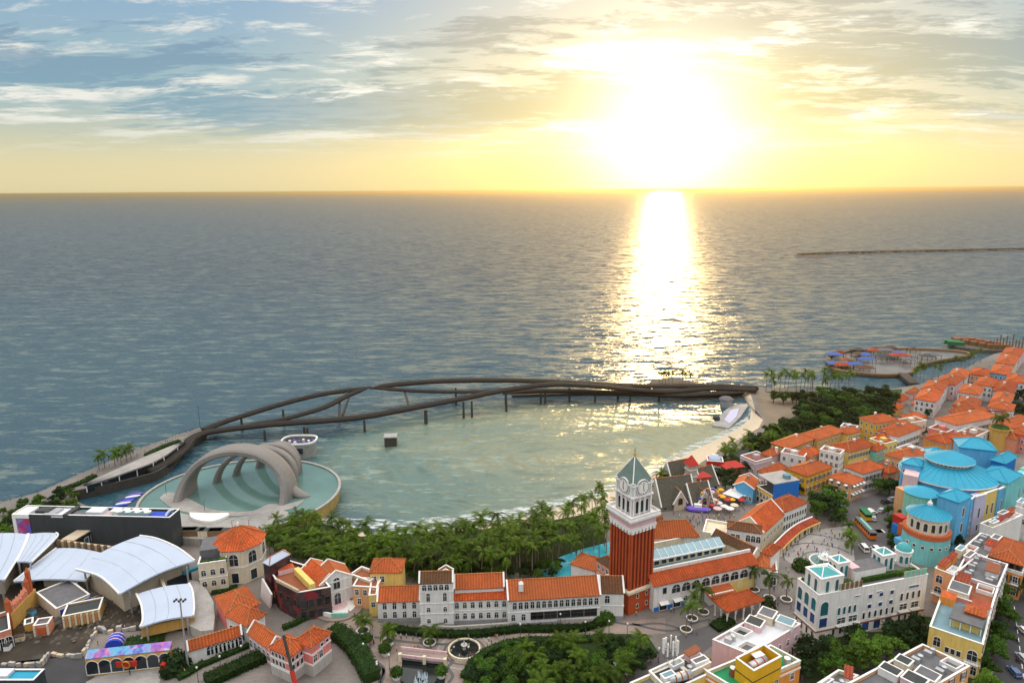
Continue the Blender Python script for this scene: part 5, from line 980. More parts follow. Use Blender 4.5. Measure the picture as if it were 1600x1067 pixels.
# ================================================================ PLAZA
def planter(k, x, y, plant, label, r=1.9):
    q = Q(k, x, y); t = thing('planter', label, 'planter', tuple(q)); MB().lathe((q.x, q.y, GZ), [(r * 0.72, 0), (r * 0.95, 0.5), (r, 0.9), (r * 0.86, 0.92), (r * 0.82, 0.75)], 20).build('bowl', 'trim', t); MB().lathe((q.x, q.y, GZ + 0.76), [(r * 0.82, 0.0), (0.1, 0.12)], 14, cap=False).build('soil', 'soil', t)
    return q
PLB = [('Z3', 1205, 712, 'white round planter with a leafy palm below the round stage'), ('Z3', 1378, 785, 'white round planter nearest the kerbed wavy path'), ('Z5', 185, 745, 'white round planter by the two red figures'), ('Z5', 445, 745, 'white round planter in front of the stair tower'), ('Z5', 30, 670, 'white round planter at the corner of the hedge')]
seen_ = []
for k, x, y, lb in PLB:
    q = planter(k, x, y, 1, lb); palm((q.x, q.y, GZ + 0.7), 'leafy palm growing out of a white plaza planter', 'palms in the plaza planters', 3.6, R1, 'potted_palm')
for k, x, y, r in (('Z3', 1228, 800, 1.7), ('Z3', 1360, 870, 1.7), ('Z5', 50, 745, 1.8), ('Z5', 165, 810, 1.9), ('Z5', 238, 960, 1.9), ('Z5', 520, 950, 1.9)):
    q = Q(k, x, y); t = thing('planter', 'tall white pot with a clipped round bush on the plaza', 'planter', tuple(q), 'bush pots on the plaza'); MB().lathe((q.x, q.y, GZ), [(r * .5, 0), (r * .75, 1.5), (r * .8, 1.6), (r * .6, 1.6)], 14).build('pot', 'trim', t); shrub((q.x, q.y, GZ + 1.5), 'clipped round bush in a tall white pot', r, 'leaf', 'bushes in white pots')
q = Q('Z5', 662, 785); fo = thing('fountain', 'round plaza fountain with dark water and cream rim', 'fountain', tuple(q)); MB().lathe((q.x, q.y, GZ), [(4.6, 0), (4.6, 0.9), (4.2, 0.95), (4.1, 0.6)], 32, cap=False).build('rim', 'cream', fo); MB().lathe((q.x, q.y, GZ), [(4.12, 0.55), (0.1, 0.56)], 32, cap=False).build('water', 'dark_water', fo); MB().lathe((q.x, q.y, GZ), [(0.5, 0.3), (0.35, 1.6), (1.0, 2.0), (0.9, 2.1), (0.2, 2.0), (0.15, 3.2), (0.02, 3.4)], 12).build('spout', 'stone', fo)
for r0, r1, m in ((5.4, 6.0, 'asphalt_light'), (7.2, 7.9, 'paving_pale')):
    ring(MB(), oval(q.x, q.y, r1, r1, 40), oval(q.x, q.y, r0, r0, 40), GZ + 0.02, GZ + 0.06).build('paving_ring', m, ground)
for k, pl in (('Z3', [(1060, 640), (1085, 700), (1180, 760), (1250, 830), (1245, 890), (1290, 940), (1350, 980), (1330, 1067)]), ('Z5', [(60, 780), (75, 830), (120, 860), (160, 900), (135, 960), (130, 1000)]), ('Z5', [(560, 800), (590, 850), (560, 890), (590, 940), (560, 990)]), ('Z5', [(100, 700), (300, 730), (520, 745), (560, 740)]), ('Z7', [(400, 520), (560, 560), (700, 570), (830, 520), (960, 490)]), ('Z7', [(270, 510), (420, 530), (600, 520), (760, 560)])):
    pp = spline(QL(k, pl), 5); b = MB()
    for a, e in zip(pp, pp[1:]):
        d = (e - a); d.z = 0; d.normalize(); s = Vector((-d.y, d.x, 0)) * 0.45; b.face([(a.x - s.x, a.y - s.y, GZ + 0.07), (e.x - s.x, e.y - s.y, GZ + 0.07), (e.x + s.x, e.y + s.y, GZ + 0.07), (a.x + s.x, a.y + s.y, GZ + 0.07)])
    b.build('paving_band', 'asphalt_light', ground)
# sunken passage with its little bridge and waterfall
F_ = QL('Z5', [(262, 990), (275, 840), (548, 860), (540, 990)]); up2 = thing('underpass', 'sunken dark passage under a pink footbridge with water basin', 'underpass', tuple(cen(F_))); MB().face([(p.x, p.y, GZ + 0.09) for p in F_]).build('dark_pool', 'dark_water', up2)
a, e = Q('Z5', 262, 822), Q('Z5', 552, 855); MB().bar(a + Vector((0, 0, 0.75)), e + Vector((0, 0, 0.75)), 3.0, 0.9).build('bridge_deck', 'paving_pink', up2)
for s, o in ((-1, 0), (1, 0)): MB().bar(a + Vector((0, 1.6 * s, 1.6)), e + Vector((0, 1.6 * s, 1.6)), 0.3, 0.9).build('parapet', 'rose', up2)
for t_ in (0.02, 0.54, 0.98): q = a.lerp(e, t_) + Vector((0, -1.7, 0)); MB().box((q.x, q.y, GZ), (0.9, 0.9, 2.4)).build('pillar', 'cream', up2)
q = Q('Z5', 392, 985); wf = MB(); rw2 = random.Random(5)
mat('spray', (0.62, 0.74, 0.82), 0.5, 0.1)
for i in range(26): x, y = rw2.uniform(-1.6, 1.6), rw2.uniform(-2.2, 2.2); wf.lathe((q.x + x, q.y + y, GZ), [(0.22, 0), (0.14, rw2.uniform(0.4, 1.4)), (0.02, rw2.uniform(1.5, 2.4))], 5)
wf.build('water_jets', 'spray', up2)
for x, y in ((318, 800), (440, 808), (490, 812)): q = Q('Z5', x, y); t = thing('bench', 'white plaza bench beside the little pink bridge', 'bench', tuple(q), 'white plaza benches'); MB().box((q.x, q.y, GZ + 0.42), (2.2, 0.6, 0.14)).build('seat', 'trim', t); [MB().box((q.x + s, q.y, GZ), (0.2, 0.5, 0.42)).build('leg', 'trim', t) for s in (-0.8, 0.8)]
# ================================================================ CLOCK TOWER
A, B, Cc = P(953, 901, 10.6), P(983, 924, 10.6), P(1020, 912, 10.6); F_ = rect(A, B, Cc)
for p in F_: p.z = 0
cT = cen(F_); SB = (F_[1] - F_[0]).length
tw = thing('clock_tower', 'tall red brick clock tower with white belfry and green pyramid roof', 'tower', (cT.x, cT.y, GZ))
def sq(e): return inset(F_, -e)
mat('tower_brick_shade', (0.16, 0.03, 0.014), 0.85, 0.15, 0.5); mat('clock_white', (0.85, 0.84, 0.8), 0.5, 0.02); mat('tower_brick', (0.44, 0.075, 0.022), 0.8, 0.15, 0.5, streak=0.2)
MB().prism(sq(0.7), GZ - 0.2, 10.2, 0).build('podium', 'tower_brick', tw); ring(MB(), sq(1.25), sq(0.2), 10.2, 11.0).build('podium_cornice', 'cream', tw)
for e in (0, 1):
    a, b2 = sq(0.7)[e], sq(0.7)[e + 1]; d = (b2 - a); L = d.length; d = d / L
    for s in (0.33, 0.68):
        for z in (4.6, 8.0): add_win(tw, a, d, L * s, z, 0.8, 1.3, 'rp', 'cream')
MB().prism(sq(0.0), 10.4, 31.0, 0, top=False).build('shaft', 'tower_brick_shade', tw)  # darker copy of the brick: shade between the pilasters put into the colour
for e in range(4):        # vertical brick pilasters
    a, b2 = F_[e], F_[(e + 1) % 4]; d = (b2 - a); L = d.length; d = d / L; nr = Vector((d.y, -d.x, 0))
    for i in range(7):
        o = a + d * ((L - 0.62) * i / 6); MB().obox(Vector((o.x, o.y, 11.0)) + nr * 0.0, d * 0.62, nr * 0.34, Vector((0, 0, 18.6))).build('pilaster', 'tower_brick', tw)
        o = a + d * ((L - 0.9) * i / 6); MB().obox(Vector((o.x, o.y, 29.6)), d * 0.9, nr * 0.6, Vector((0, 0, 0.9))).build('corbel', 'trim', tw)
for z0_, z1_, e, m in ((30.5, 31.4, 0.5, 'trim'), (31.4, 33.4, 0.35, 'rose'), (33.4, 33.9, 0.8, 'trim'), (33.9, 34.6, 1.35, 'trim')): MB().prism(sq(e), z0_, z1_, 0, bottom=True).build('cornice', m, tw)
ring(MB(), sq(1.2), sq(0.9), 34.6, 35.5).build('balustrade', 'trim', tw)
MB().prism(sq(-0.8), 34.6, 40.4, 0).build('belfry', 'mauve', tw); MB().prism(sq(-0.35), 40.4, 40.9, 0, bottom=True).build('belfry_cornice', 'trim', tw); MB().prism(sq(-0.8), 40.9, 44.2, 0).build('clock_stage', 'pale', tw); MB().prism(sq(-0.4), 44.2, 44.6, 0, bottom=True).build('eaves', 'trim', tw)
G_ = sq(-0.8)
for e in range(4):
    a, b2 = G_[e], G_[(e + 1) % 4]; d = (b2 - a); d.z = 0; L = d.length; d = d / L; nr = Vector((d.y, -d.x, 0))
    for s in (0.24, 0.5, 0.76): add_win(tw, a, d, L * s, 35.4, 1.15, 4.0, 'ap', 'trim', 'glass', 'belfry_arch')
    for s in (0.05, 0.37, 0.63, 0.95): o = a + d * (L * s - 0.22); MB().obox(Vector((o.x, o.y, 34.6)), d * 0.44, nr * 0.3, Vector((0, 0, 5.8))).build('column', 'trim', tw)
    for s in (0.04, 0.9): o = a + d * (L * s); MB().obox(Vector((o.x, o.y, 40.9)), d * 0.5, nr * 0.35, Vector((0, 0, 4.2))).build('corner_pier', 'trim', tw)
    c = a + d * (L / 2) + nr * 0.25; ax = nr; fz = 43.3
    def disc(r, dep, off, m, nm, par, sg=28):
        b = MB(); pts = [Vector((c.x, c.y, fz)) + d * (math.cos(2 * math.pi * i / sg) * r) + Vector((0, 0, math.sin(2 * math.pi * i / sg) * r)) + nr * off for i in range(sg)]; b.face([p + nr * dep for p in pts])
        for i in range(sg): j = (i + 1) % sg; b.face([pts[i], pts[j], pts[j] + nr * dep, pts[i] + nr * dep])
        return b.build(nm, m, par)
    disc(2.6, 0.5, -0.42, 'pale', 'clock_surround', tw); disc(2.22, 0.1, 0.02, 'steel_dark', 'clock_rim', tw); ck = disc(2.0, 0.12, 0.06, 'clock_white', 'clock_face', tw)
    for i in range(12):
        t = math.pi * i / 6; p = Vector((c.x, c.y, fz)) + d * math.cos(t) * 1.55 + Vector((0, 0, math.sin(t) * 1.55)) + nr * 0.2; q2 = p + (d * math.cos(t) + Vector((0, 0, math.sin(t)))) * 0.24; MB().bar(p, q2, 0.2, 0.09).build('hour_mark', 'steel_dark', ck)
    for an, ln, w_ in ((1.5, 1.45, 0.22), (-1.35, 1.05, 0.26)): p = Vector((c.x, c.y, fz)) + nr * 0.26; MB().bar(p, p + (d * math.cos(an) + Vector((0, 0, math.sin(an)))) * ln, w_, 0.06).build('clock_hand', 'steel_dark', ck)
rf = roof_hip(tw, sq(-0.9), 44.6, 7.2, 0.25, 'copper_green', thick=0.3, capm='trim')
MB().lathe((cT.x, cT.y, 51.8), [(0.5, 0), (0.25, 0.5), (0.4, 0.9), (0.12, 1.4), (0.2, 1.8), (0.02, 3.0)], 10).build('finial', 'gold', tw)
# ================================================================ HALL BESIDE THE TOWER
FA = rect(Q('Z7', 558, 250, 12), Q('Z7', 1292, 92, 12), Q('Z6', 1135, 778, 14.2)); t = thing('market_hall', 'pale hall with row of big arched windows and glazed courtyard roof beside the tower', 'building', (cen(FA).x, cen(FA).y, GZ))
MB().prism(FA, GZ - .2, 11.9, 0).build('wall', 'white', t)
oF = inset(FA, -0.5); MB().loft([Vector((oF[0].x, oF[0].y, 12)), Vector((oF[1].x, oF[1].y, 12))], [Vector((oF[3].x, oF[3].y, 14.6)), Vector((oF[2].x, oF[2].y, 14.6))], 3, 8, 0, 0.25).build('roof', 'tile', t)
MB().bar(Vector((FA[3].x, FA[3].y, 13.4)), Vector((FA[2].x, FA[2].y, 13.4)), 0.5, 3.6).build('back_wall', 'white', t)
windows(t, FA, 0, [(8.0, 8, 3.0, 2.9, 'a', 0.16, 0.92), (8.4, 1, 1.4, 2.2, 'rp', 0.06, 0.14), (4.6, 4, 1.3, 1.7, 'a', 0.04, 0.46), (5.0, 3, 1.3, 1.7, 'a', 0.7, 0.98), (8.4, 1, 1.4, 2.2, 'rp', 0.93, 1.0)])
u = (FA[1] - FA[0]).normalized(); LF = (FA[1] - FA[0]).length
onwall(FA[0], u, LF * 0.72, LF * 0.99, GZ, 7.5, 0.05, 'lemon', 'yellow_panel', t); onwall(FA[0], u, 0.2, LF * 0.3, GZ, 4.4, 0.10, 'blue', 'shop_front', t)
for s in (0.09, 0.22): o = FA[0] + u * LF * s; add_win(t, FA[0], u, LF * s, GZ + 0.1, 2.6, 2.4, 'rpw', 'frame', 'glass', 'shop_window', 0.12)
o = FA[0] + u * LF * 0.47; MB().obox(Vector((o.x, o.y, 7.0)), u * LF * 0.26, Vector((u.y, -u.x, 0)) * 3.6 + Vector((0, 0, -1.0)), Vector((0, 0, 0.3))).build('porch_roof', 'tile', t); MB().obox(Vector((o.x, o.y, GZ)) + u * 0.4, u * (LF * 0.26 - 0.8), Vector((u.y, -u.x, 0)) * 3.0, Vector((0, 0, 3.6))).build('porch', 'white', t)
nv = Vector((-u.y, u.x, 0)); D0 = (FA[3] - FA[0]).length
CY = [FA[3] - u * 1.5, FA[2] - u * 4, FA[2] - u * 4 + nv * 17, FA[3] - u * 1.5 + nv * 17]
MB().prism(CY, GZ, 10.4, 0, 1).build('inner_block', ['white', 'deck_blue'], t)
sk0, sk1 = CY[0] + nv * 8.2, CY[1] + nv * 8.2; MB().obox(Vector((sk0.x, sk0.y, 10.4)), sk1 - sk0, nv * 5.4, Vector((0, 0, 2.4))).build('clerestory', 'lemon', t); LS = (sk1 - sk0).length; us = (sk1 - sk0).normalized(); NS = 13  # lemon colour stands for the yellow glow of the lit glass wall
mat('skylight_glass', (0.22, 0.36, 0.42), 0.12, 0.15, spec=0.6)
for i in range(NS):
    a = sk0 + us * LS * i / NS; MB().obox(Vector((a.x, a.y, 13.0)) + us * 0.12 - nv * 0.6, us * (LS / NS - 0.24), nv * 3.2 + Vector((0, 0, 1.7)), Vector((0, 0, 0.12))).build('skylight_pane', 'skylight_glass', t); MB().obox(Vector((a.x, a.y, 13.0)) + us * 0.12 + nv * 2.7 + Vector((0, 0, 1.72)), us * (LS / NS - 0.24), nv * 3.2 + Vector((0, 0, -1.7)), Vector((0, 0, 0.12))).build('skylight_pane', 'skylight_glass', t)
    MB().bar(Vector((a.x, a.y, 13.1)) - nv * 0.7, Vector((a.x, a.y, 14.85)) + nv * 2.6, 0.2, 0.25).build('skylight_rib', 'trim', t); add_win(t, sk0, us, LS * (i + 0.5) / NS, 10.8, LS / NS * 0.7, 1.7, 'rp', 'frame', 'glass', 'clerestory_window')
MB().bar(Vector((sk0.x, sk0.y, 13.0)) - nv * 0.7, Vector((sk1.x, sk1.y, 13.0)) - nv * 0.7, 0.35, 0.5).build('skylight_gutter', 'trim', t)
F_ = rectq('Z6', (540, 672), (690, 640), (850, 640), 12.5); F_ = rect(Q('Z6', 530, 668, 12.5), Q('Z6', 850, 655, 12.5), Q('Z6', 830, 590, 12.5)); building('hipped_pavilion', 'bright orange hipped roof pavilion behind the glazed hall', F_, 12.3, 'white', ('hip', 4.6, 0.5), [(0, [(7, 5, 1.3, 2.2, 'a')])])
F_ = rect(Q('Z6', 545, 720, 11.4), Q('Z6', 770, 675, 11.4), Q('Z6', 700, 632, 11.4)); building('cream_terrace', 'cream walled roof terrace between skylight and orange pavilion', F_, 11.4, 'cream', ('flat', 0.8, 'peach', 'cream'))
F_ = rect(Q('Z6', 1052, 605, 15.5), Q('Z6', 1288, 640, 15.5), Q('Z6', 1250, 580, 15.5)); building('white_block', 'white block with brown tiled roof and three dark arched windows', F_, 15.5, 'white', ('hip', 1.6, 0.3, 'tile_brown'), [(0, [(12.0, 3, 1.4, 2.4, 'a', 0.55, 1.0), (12.0, 2, 1.2, 2.0, 'r', 0.1, 0.4)])])
F_ = rect(Q('Z6', 945, 635, 13.5), Q('Z6', 1235, 775, 13.5), Q('Z6', 1275, 750, 13.5)); building('brown_wing', 'narrow wing with dark brown tiled ridge roof by the glazed hall', F_, 13.0, 'cream', ('gable', 1.6, 0.5, 'tile_brown', 0))
F_ = rect(Q('Z6', 885, 615, 12.5), Q('Z6', 1040, 660, 12.5), Q('Z6', 1060, 570, 12.5)); building('sunlit_terrace', 'cream terrace roof with thin railings catching low sun', F_, 12.2, 'cream', ('flat', 0.7, 'cream'))
F_ = rect(Q('Z6', 1288, 760, 12), Q('Z6', 1355, 790, 12), Q('Z6', 1420, 730, 12)); building('corner_house', 'small white house with orange shed roof at the arcade end', F_, 11.6, 'white', ('hip', 1.5, 0.3), [(0, [(8, 1, 1.3, 1.8, 'a')])])
F_ = rect(Q('Z6', 1262, 870, 11), Q('Z6', 1345, 870, 11), Q('Z6', 1340, 800, 11)); building('corner_house', 'white stepped house with round window and orange lean-to roof', F_, 10.6, 'white', ('hip', 1.2, 0.3), [(0, [(8, 1, 1.2, 1.4, 'a')])])
F_ = rect(Q('Z6', 1255, 950, 7.5), Q('Z6', 1400, 915, 7.5), Q('Z6', 1390, 820, 7.5)); building('corner_house', 'low white corner house with orange roof strip and dark arches', F_, 7.2, 'white', ('flat', 0.5, 'tile'), [(0, [(GZ + 0.3, 3, 1.6, 2.8, 'a')]), (1, [(GZ + 0.3, 3, 1.6, 2.8, 'a')])])
# long gabled building and its neighbour
F_ = rect(Q('Y6', 850, 732, 11), Q('Y6', 1098, 808, 11), Q('Y6', 1282, 640, 11)); building('gabled_hall', 'large gabled building with light and dark orange slopes above the curved arcade', F_, 11, 'cream', ('gable', 4.0, 0.5, 'tile', 1), [(1, [(6.6, 6, 1.1, 2.0, 'a')]), (0, [(6.6, 4, 1.1, 2.0, 'a')])])
F_ = rect(Q('Y6', 1285, 628, 11.5), Q('Y6', 1492, 540, 11.5), Q('Y6', 1305, 475, 11.5)); building('hipped_house', 'white house with orange hip roof and a row of narrow windows above the arcade', F_, 11.3, 'white', ('hip', 2.4, 0.4), [(0, [(7.4, 9, 0.9, 2.0, 'a'), (GZ + 1, 9, 0.9, 2.0, 'a')])])
ai = spline([Q('Y7', x, y, 7.4) for x, y in ((238, 580), (330, 490), (420, 425), (530, 376))], 4); ao = spline([Q('Y7', x, y, 6.2) for x, y in ((305, 612), (380, 535), (470, 465), (592, 412))], 4)
t = thing('curved_arcade', 'curved open arcade with red tiled lean-to roof and cream pillars', 'arcade', (cen(ao).x, cen(ao).y, GZ)); MB().loft(ai, ao, 3, 12, 0, 0.3).build('roof', 'tile_red', t); MB().tube([p + Vector((0, 0, 0.12)) for p in ai], 0.3, 5).build('ridge_cap', 'trim', t); b = MB()
for a, e in zip(ai, ai[1:]): b.face([(a.x, a.y, GZ), (e.x, e.y, GZ), (e.x, e.y, 7), (a.x, a.y, 7)])
b.build('back_wall', 'cream', t)
for i in range(17): p = spline(ao, 2)[int(i * (len(spline(ao, 2)) - 1) / 16)]; q = p + (cen(ai) - cen(ao)).normalized() * 0.5; MB().lathe((q.x, q.y, GZ), [(0.42, 0), (0.3, 0.4), (0.3, 2.5), (0.48, 2.9)], 8).build('pillar', 'cream', t)
for a, e in zip(ao, ao[1:]): MB().bar(a + Vector((0, 0, -0.35)), e + Vector((0, 0, -0.35)), 0.35, 0.6).build('beam', 'lemon', t)
# loggia pavilion
F_ = rect(Q('Z7', 962, 352, 8), Q('Z7', 1082, 432, 8), Q('Z7', 1340, 348, 8)); fi = inset(F_, 0.7); t = thing('loggia', 'open loggia with red hipped roof on white round arches', 'pavilion', (cen(F_).x, cen(F_).y, GZ)); roof_hip(t, F_, 7.6, 2.6, 0.3, 'tile', capm='tile')
for e in range(4):
    a, b2 = fi[e], fi[(e + 1) % 4]; d = b2 - a; d.z = 0; L = d.length; d = d / L; k = max(2, int(L / 2.9)); nr = Vector((d.y, -d.x, 0)); w_ = L / k
    for i in range(k):
        q = a + d * w_ * i; MB().lathe((q.x, q.y, GZ), [(0.4, 0), (0.25, 0.3), (0.25, 2.6), (0.4, 2.9)], 8).build('column', 'trim', t); b = MB()
        for j in range(8):
            t0, t1 = math.pi * j / 8, math.pi * (j + 1) / 8; r = w_ / 2 - 0.25; c_ = a + d * w_ * (i + 0.5); x0, x1 = -math.cos(t0) * r, -math.cos(t1) * r; p0_, p1_ = c_ + d * x0, c_ + d * x1; z0_, z1_ = GZ + 2.9 + math.sin(t0) * r, GZ + 2.9 + math.sin(t1) * r
            for sg in (0.2, -0.2): b.face([(p0_.x + nr.x * sg, p0_.y + nr.y * sg, z0_), (p1_.x + nr.x * sg, p1_.y + nr.y * sg, z1_), (p1_.x + nr.x * sg, p1_.y + nr.y * sg, 7.7), (p0_.x + nr.x * sg, p0_.y + nr.y * sg, 7.7)])
            b.face([(p0_.x + nr.x * .2, p0_.y + nr.y * .2, z0_), (p1_.x + nr.x * .2, p1_.y + nr.y * .2, z1_), (p1_.x - nr.x * .2, p1_.y - nr.y * .2, z1_), (p0_.x - nr.x * .2, p0_.y - nr.y * .2, z0_)])
        o = a + d * (w_ * i - 0.25); b.obox(Vector((o.x, o.y, GZ + 2.9)) - nr * 0.2, d * 0.5, nr * 0.4, Vector((0, 0, 4.7 - 2.9 + 2.9 - GZ + 2.9))) if False else b.obox(Vector((o.x, o.y, GZ + 2.9)) - nr * 0.2, d * 0.5, nr * 0.4, Vector((0, 0, 1.8))); b.build('arch', 'trim', t)
for k, x, y, lb in (('Z7', 785, 575, 'white planter with palm where plaza meets the street'), ('Z7', 828, 495, 'white planter with palm second along the plaza curve'), ('Z7', 908, 450, 'white planter with palm outside the blue shop front'), ('Z7', 1380, 350, 'planter with palm behind the loggia'), ('Z7', 1500, 360, 'planter with palm beside the Moorish building'), ('Z7', 1270, 290, 'planter with palm in front of the corner house')):
    q = planter(k, x, y, 1, lb, 1.8); palm((q.x, q.y, GZ + 0.7), 'sturdy palm in a white planter near the loggia', 'palms in planters near the loggia', 7.0, R1, 'potted_palm')
# pool behind the white building
pw = QL('Z5', [(1125, 320), (1170, 260), (1270, 200), (1380, 160), (1570, 110), (1620, 130), (1560, 200), (1380, 250), (1340, 330)]); t = thing('swimming_pool', 'bright blue freeform swimming pool beside the palms', 'pool', tuple(cen(pw))); MB().prism([Vector((p.x, p.y, 0)) for p in inset(pw, -1.6)], GZ, GZ + 0.25).build('coping', 'paving_pale', t); MB().prism([Vector((p.x, p.y, 0)) for p in pw], GZ + 0.2, GZ + 0.32).build('water', 'pool', t)
F_ = rect(Q('Z5', 1330, 240, 8), Q('Z5', 1480, 285, 8), Q('Z5', 1540, 215, 8)); building('pool_house', 'white pool house with orange hipped roof by the blue pool', F_, 7.8, 'white', ('hip', 2.2, 0.4)); F_ = rect(Q('Z5', 1490, 210, 13), Q('Z5', 1570, 262, 13), Q('Z5', 1640, 230, 13)); building('rose_house', 'rose house with white-framed windows between pool house and clock tower', F_, 12.6, 'salmon', ('hip', 1.5, 0.3, 'tile_brown'), [(0, [(10, 3, 1.1, 1.7, 'a'), (6.6, 4, 1.0, 1.8, 'a', 0, 1, 'frame', 'glass_blue')])])
# ================================================================ MOORISH BUILDING
zm = 17.0; F_ = rect(Q('Z8', 150, 300, zm + 1), Q('Z8', 318, 400, zm + 1), Q('Z8', 1000, 268, zm + 1)); mo = building('moorish_building', 'white Moorish building with blue arched windows, roof pavilions and teal domes', F_, zm, 'white', ('flat', 1.0, 'deck_grey'), [(0, [(12.4, 3, 1.8, 3.8, 'ap', 0.02, 0.98, 'frame', 'glass_teal'), (8.4, 3, 1.8, 3.0, 'rp', 0.02, 0.98, 'frame', 'glass_blue'), (GZ + 0.8, 4, 0.8, 2.2, 'rp', 0, 1, 'frame', 'glass')]),
     (1, [(11.2, 1, 2.6, 4.4, 'ap', 0.0, 0.12, 'frame', 'glass_teal'), (7.4, 1, 2.6, 3.0, 'rp', 0, 0.12, 'frame', 'glass_blue'), (10.4, 4, 0.9, 2.4, 'a', 0.17, 0.36, 'frame', 'glass_teal'), (7.4, 2, 2.8, 2.0, 'rb', 0.17, 0.38), (13.8, 3, 1.3, 1.3, 'rp', 0.42, 0.72, 'frame', 'glass_blue'), (10.6, 3, 1.3, 1.3, 'rp', 0.42, 0.72, 'frame', 'glass_blue'), (7.4, 6, 0.8, 2.2, 'a', 0.4, 0.72), (GZ + 0.4, 3, 2.4, 3.8, 'ap', 0.4, 0.72, 'frame', 'glass_blue'), (11.0, 4, 0.9, 2.4, 'a', 0.74, 0.96), (7.8, 2, 2.6, 2.0, 'rb', 0.74, 0.96), (GZ + 1.2, 4, 0.9, 2.2, 'a', 0.13, 0.38), (GZ + 1.2, 4, 0.9, 2.2, 'a', 0.74, 0.97), (15.2, 1, 1.8, 0.4, 'rp', 0.3, 0.4, 'frame', 'glass_blue'), (15.2, 1, 1.8, 0.4, 'rp', 0.5, 0.6, 'frame', 'glass_blue'), (14.6, 1, 3.6, 0.7, 'rp', 0.8, 0.95, 'frame', 'glass_blue')])], bands=((6.6, 0.35),))
ux = (F_[2] - F_[1]).normalized(); vx = (F_[0] - F_[1]).normalized(); LM, DM = (F_[2] - F_[1]).length, (F_[0] - F_[1]).length; rzM = math.atan2(ux.y, ux.x)
ring(MB(), inset(F_, -0.25), inset(F_, 0.02), 6.2, 6.55).build('red_band', 'deck_brown', mo)
def mbox(nm, s, t_, w_, d_, z0_, h_, m, mt=None): q = F_[1] + ux * (LM * s) + vx * (DM * t_); return MB().box((q.x, q.y, z0_), (w_, d_, h_), rzM, 0, 1 if mt else None).build(nm, [m, mt] if mt else m, mo)
def pav(s, t_, w_, d_, z0_, h_, roofm, wr, arch=True):
    q = F_[1] + ux * (LM * s) + vx * (DM * t_); f = [q - ux * w_ / 2 - Vector((-ux.y, ux.x, 0)) * d_ / 2, q + ux * w_ / 2 - Vector((-ux.y, ux.x, 0)) * d_ / 2, q + ux * w_ / 2 + Vector((-ux.y, ux.x, 0)) * d_ / 2, q - ux * w_ / 2 + Vector((-ux.y, ux.x, 0)) * d_ / 2]
    o = MB().prism(f, z0_, z0_ + h_, 0).build('roof_pavilion', 'white', mo); ring(MB(), inset(f, -0.15), inset(f, 0.5), z0_ + h_, z0_ + h_ + 0.35).build('pavilion_cornice', 'trim', o)
    if roofm: roof_hip(o, inset(f, 0.6), z0_ + h_ + 0.1, 1.3, 0.0, roofm, 'pavilion_roof', capm='trim')
    for e, k in wr: windows(o, f, e, [(z0_ + 0.5, k, 1.1, h_ - 1.2, 'ap', 0.08, 0.92, 'frame', 'glass_teal')])
    return o
pav(0.12, 0.42, 7.6, 6.6, zm, 5.4, 'teal_dull', ((0, 2), (3, 2))); pav(0.36, 0.95, 4.2, 4.2, zm, 5.0, 'teal_dull', ((0, 2), (3, 2))); pav(0.77, 0.9, 4.6, 4.2, zm, 5.2, 'teal_dull', ((0, 2), (3, 2)))
mbox('roof_block', 0.55, 0.72, 11, 5.5, zm, 3.4, 'white', 'deck_grey'); mbox('roof_block', 0.44, 0.85, 3, 5, zm, 3.8, 'rose'); mbox('roof_bed', 0.62, 0.4, 12, 1.6, zm, 1.4, 'hedge_leaf')
q = F_[1] + ux * LM * 0.98 + vx * DM * 0.95; MB().lathe((q.x, q.y, GZ), [(2.3, 0), (2.3, zm + 4.2 - GZ), (2.6, zm + 4.4 - GZ), (2.6, zm + 4.8 - GZ)], 20).build('round_turret', 'white', mo); MB().lathe((q.x, q.y, zm + 4.8), [(2.2, 0), (2.1, 0.5), (1.6, 1.3), (0.8, 1.9), (0.1, 2.2)], 18).build('turret_dome', 'teal_dull', mo, smooth=True)
for i in range(3): a_ = 4.0 + 0.62 * i; dd = Vector((math.cos(a_), math.sin(a_), 0)); add_win(mo, Vector((q.x + dd.x * 2.28, q.y + dd.y * 2.28, 0)), Vector((-dd.y, dd.x, 0)), 0, zm + 1.0, 0.9, 2.4, 'ap', 'frame', 'glass_teal')
for s0, s1, m in ((0.19, 0.38, 'timber'), (0.78, 0.98, 'mint')):
    for i in range(15): q = F_[1] + ux * LM * (s0 + (s1 - s0) * i / 14) + vx * 0.15; MB().box((q.x, q.y, zm + 1.0), (0.45, 0.18, 2.2), rzM).build('screen_slat', m if i % 3 else 'stone', mo)
    for i in range(4): q = F_[1] + ux * LM * (s0 + (s1 - s0) * (i + .5) / 4) + vx * DM * 0.4; shrub((q.x, q.y, zm + 0.1), 'green roof shrub on the white Moorish building', 1.2, 'leaf_bright', 'roof shrubs of the Moorish building')
for s in (0.05, 0.25, 0.3): q = F_[1] + ux * LM * s + vx * DM * 0.9; shrub((q.x, q.y, zm + 0.1), 'green roof shrub on the white Moorish building', 1.3, 'leaf_bright', 'roof shrubs of the Moorish building')
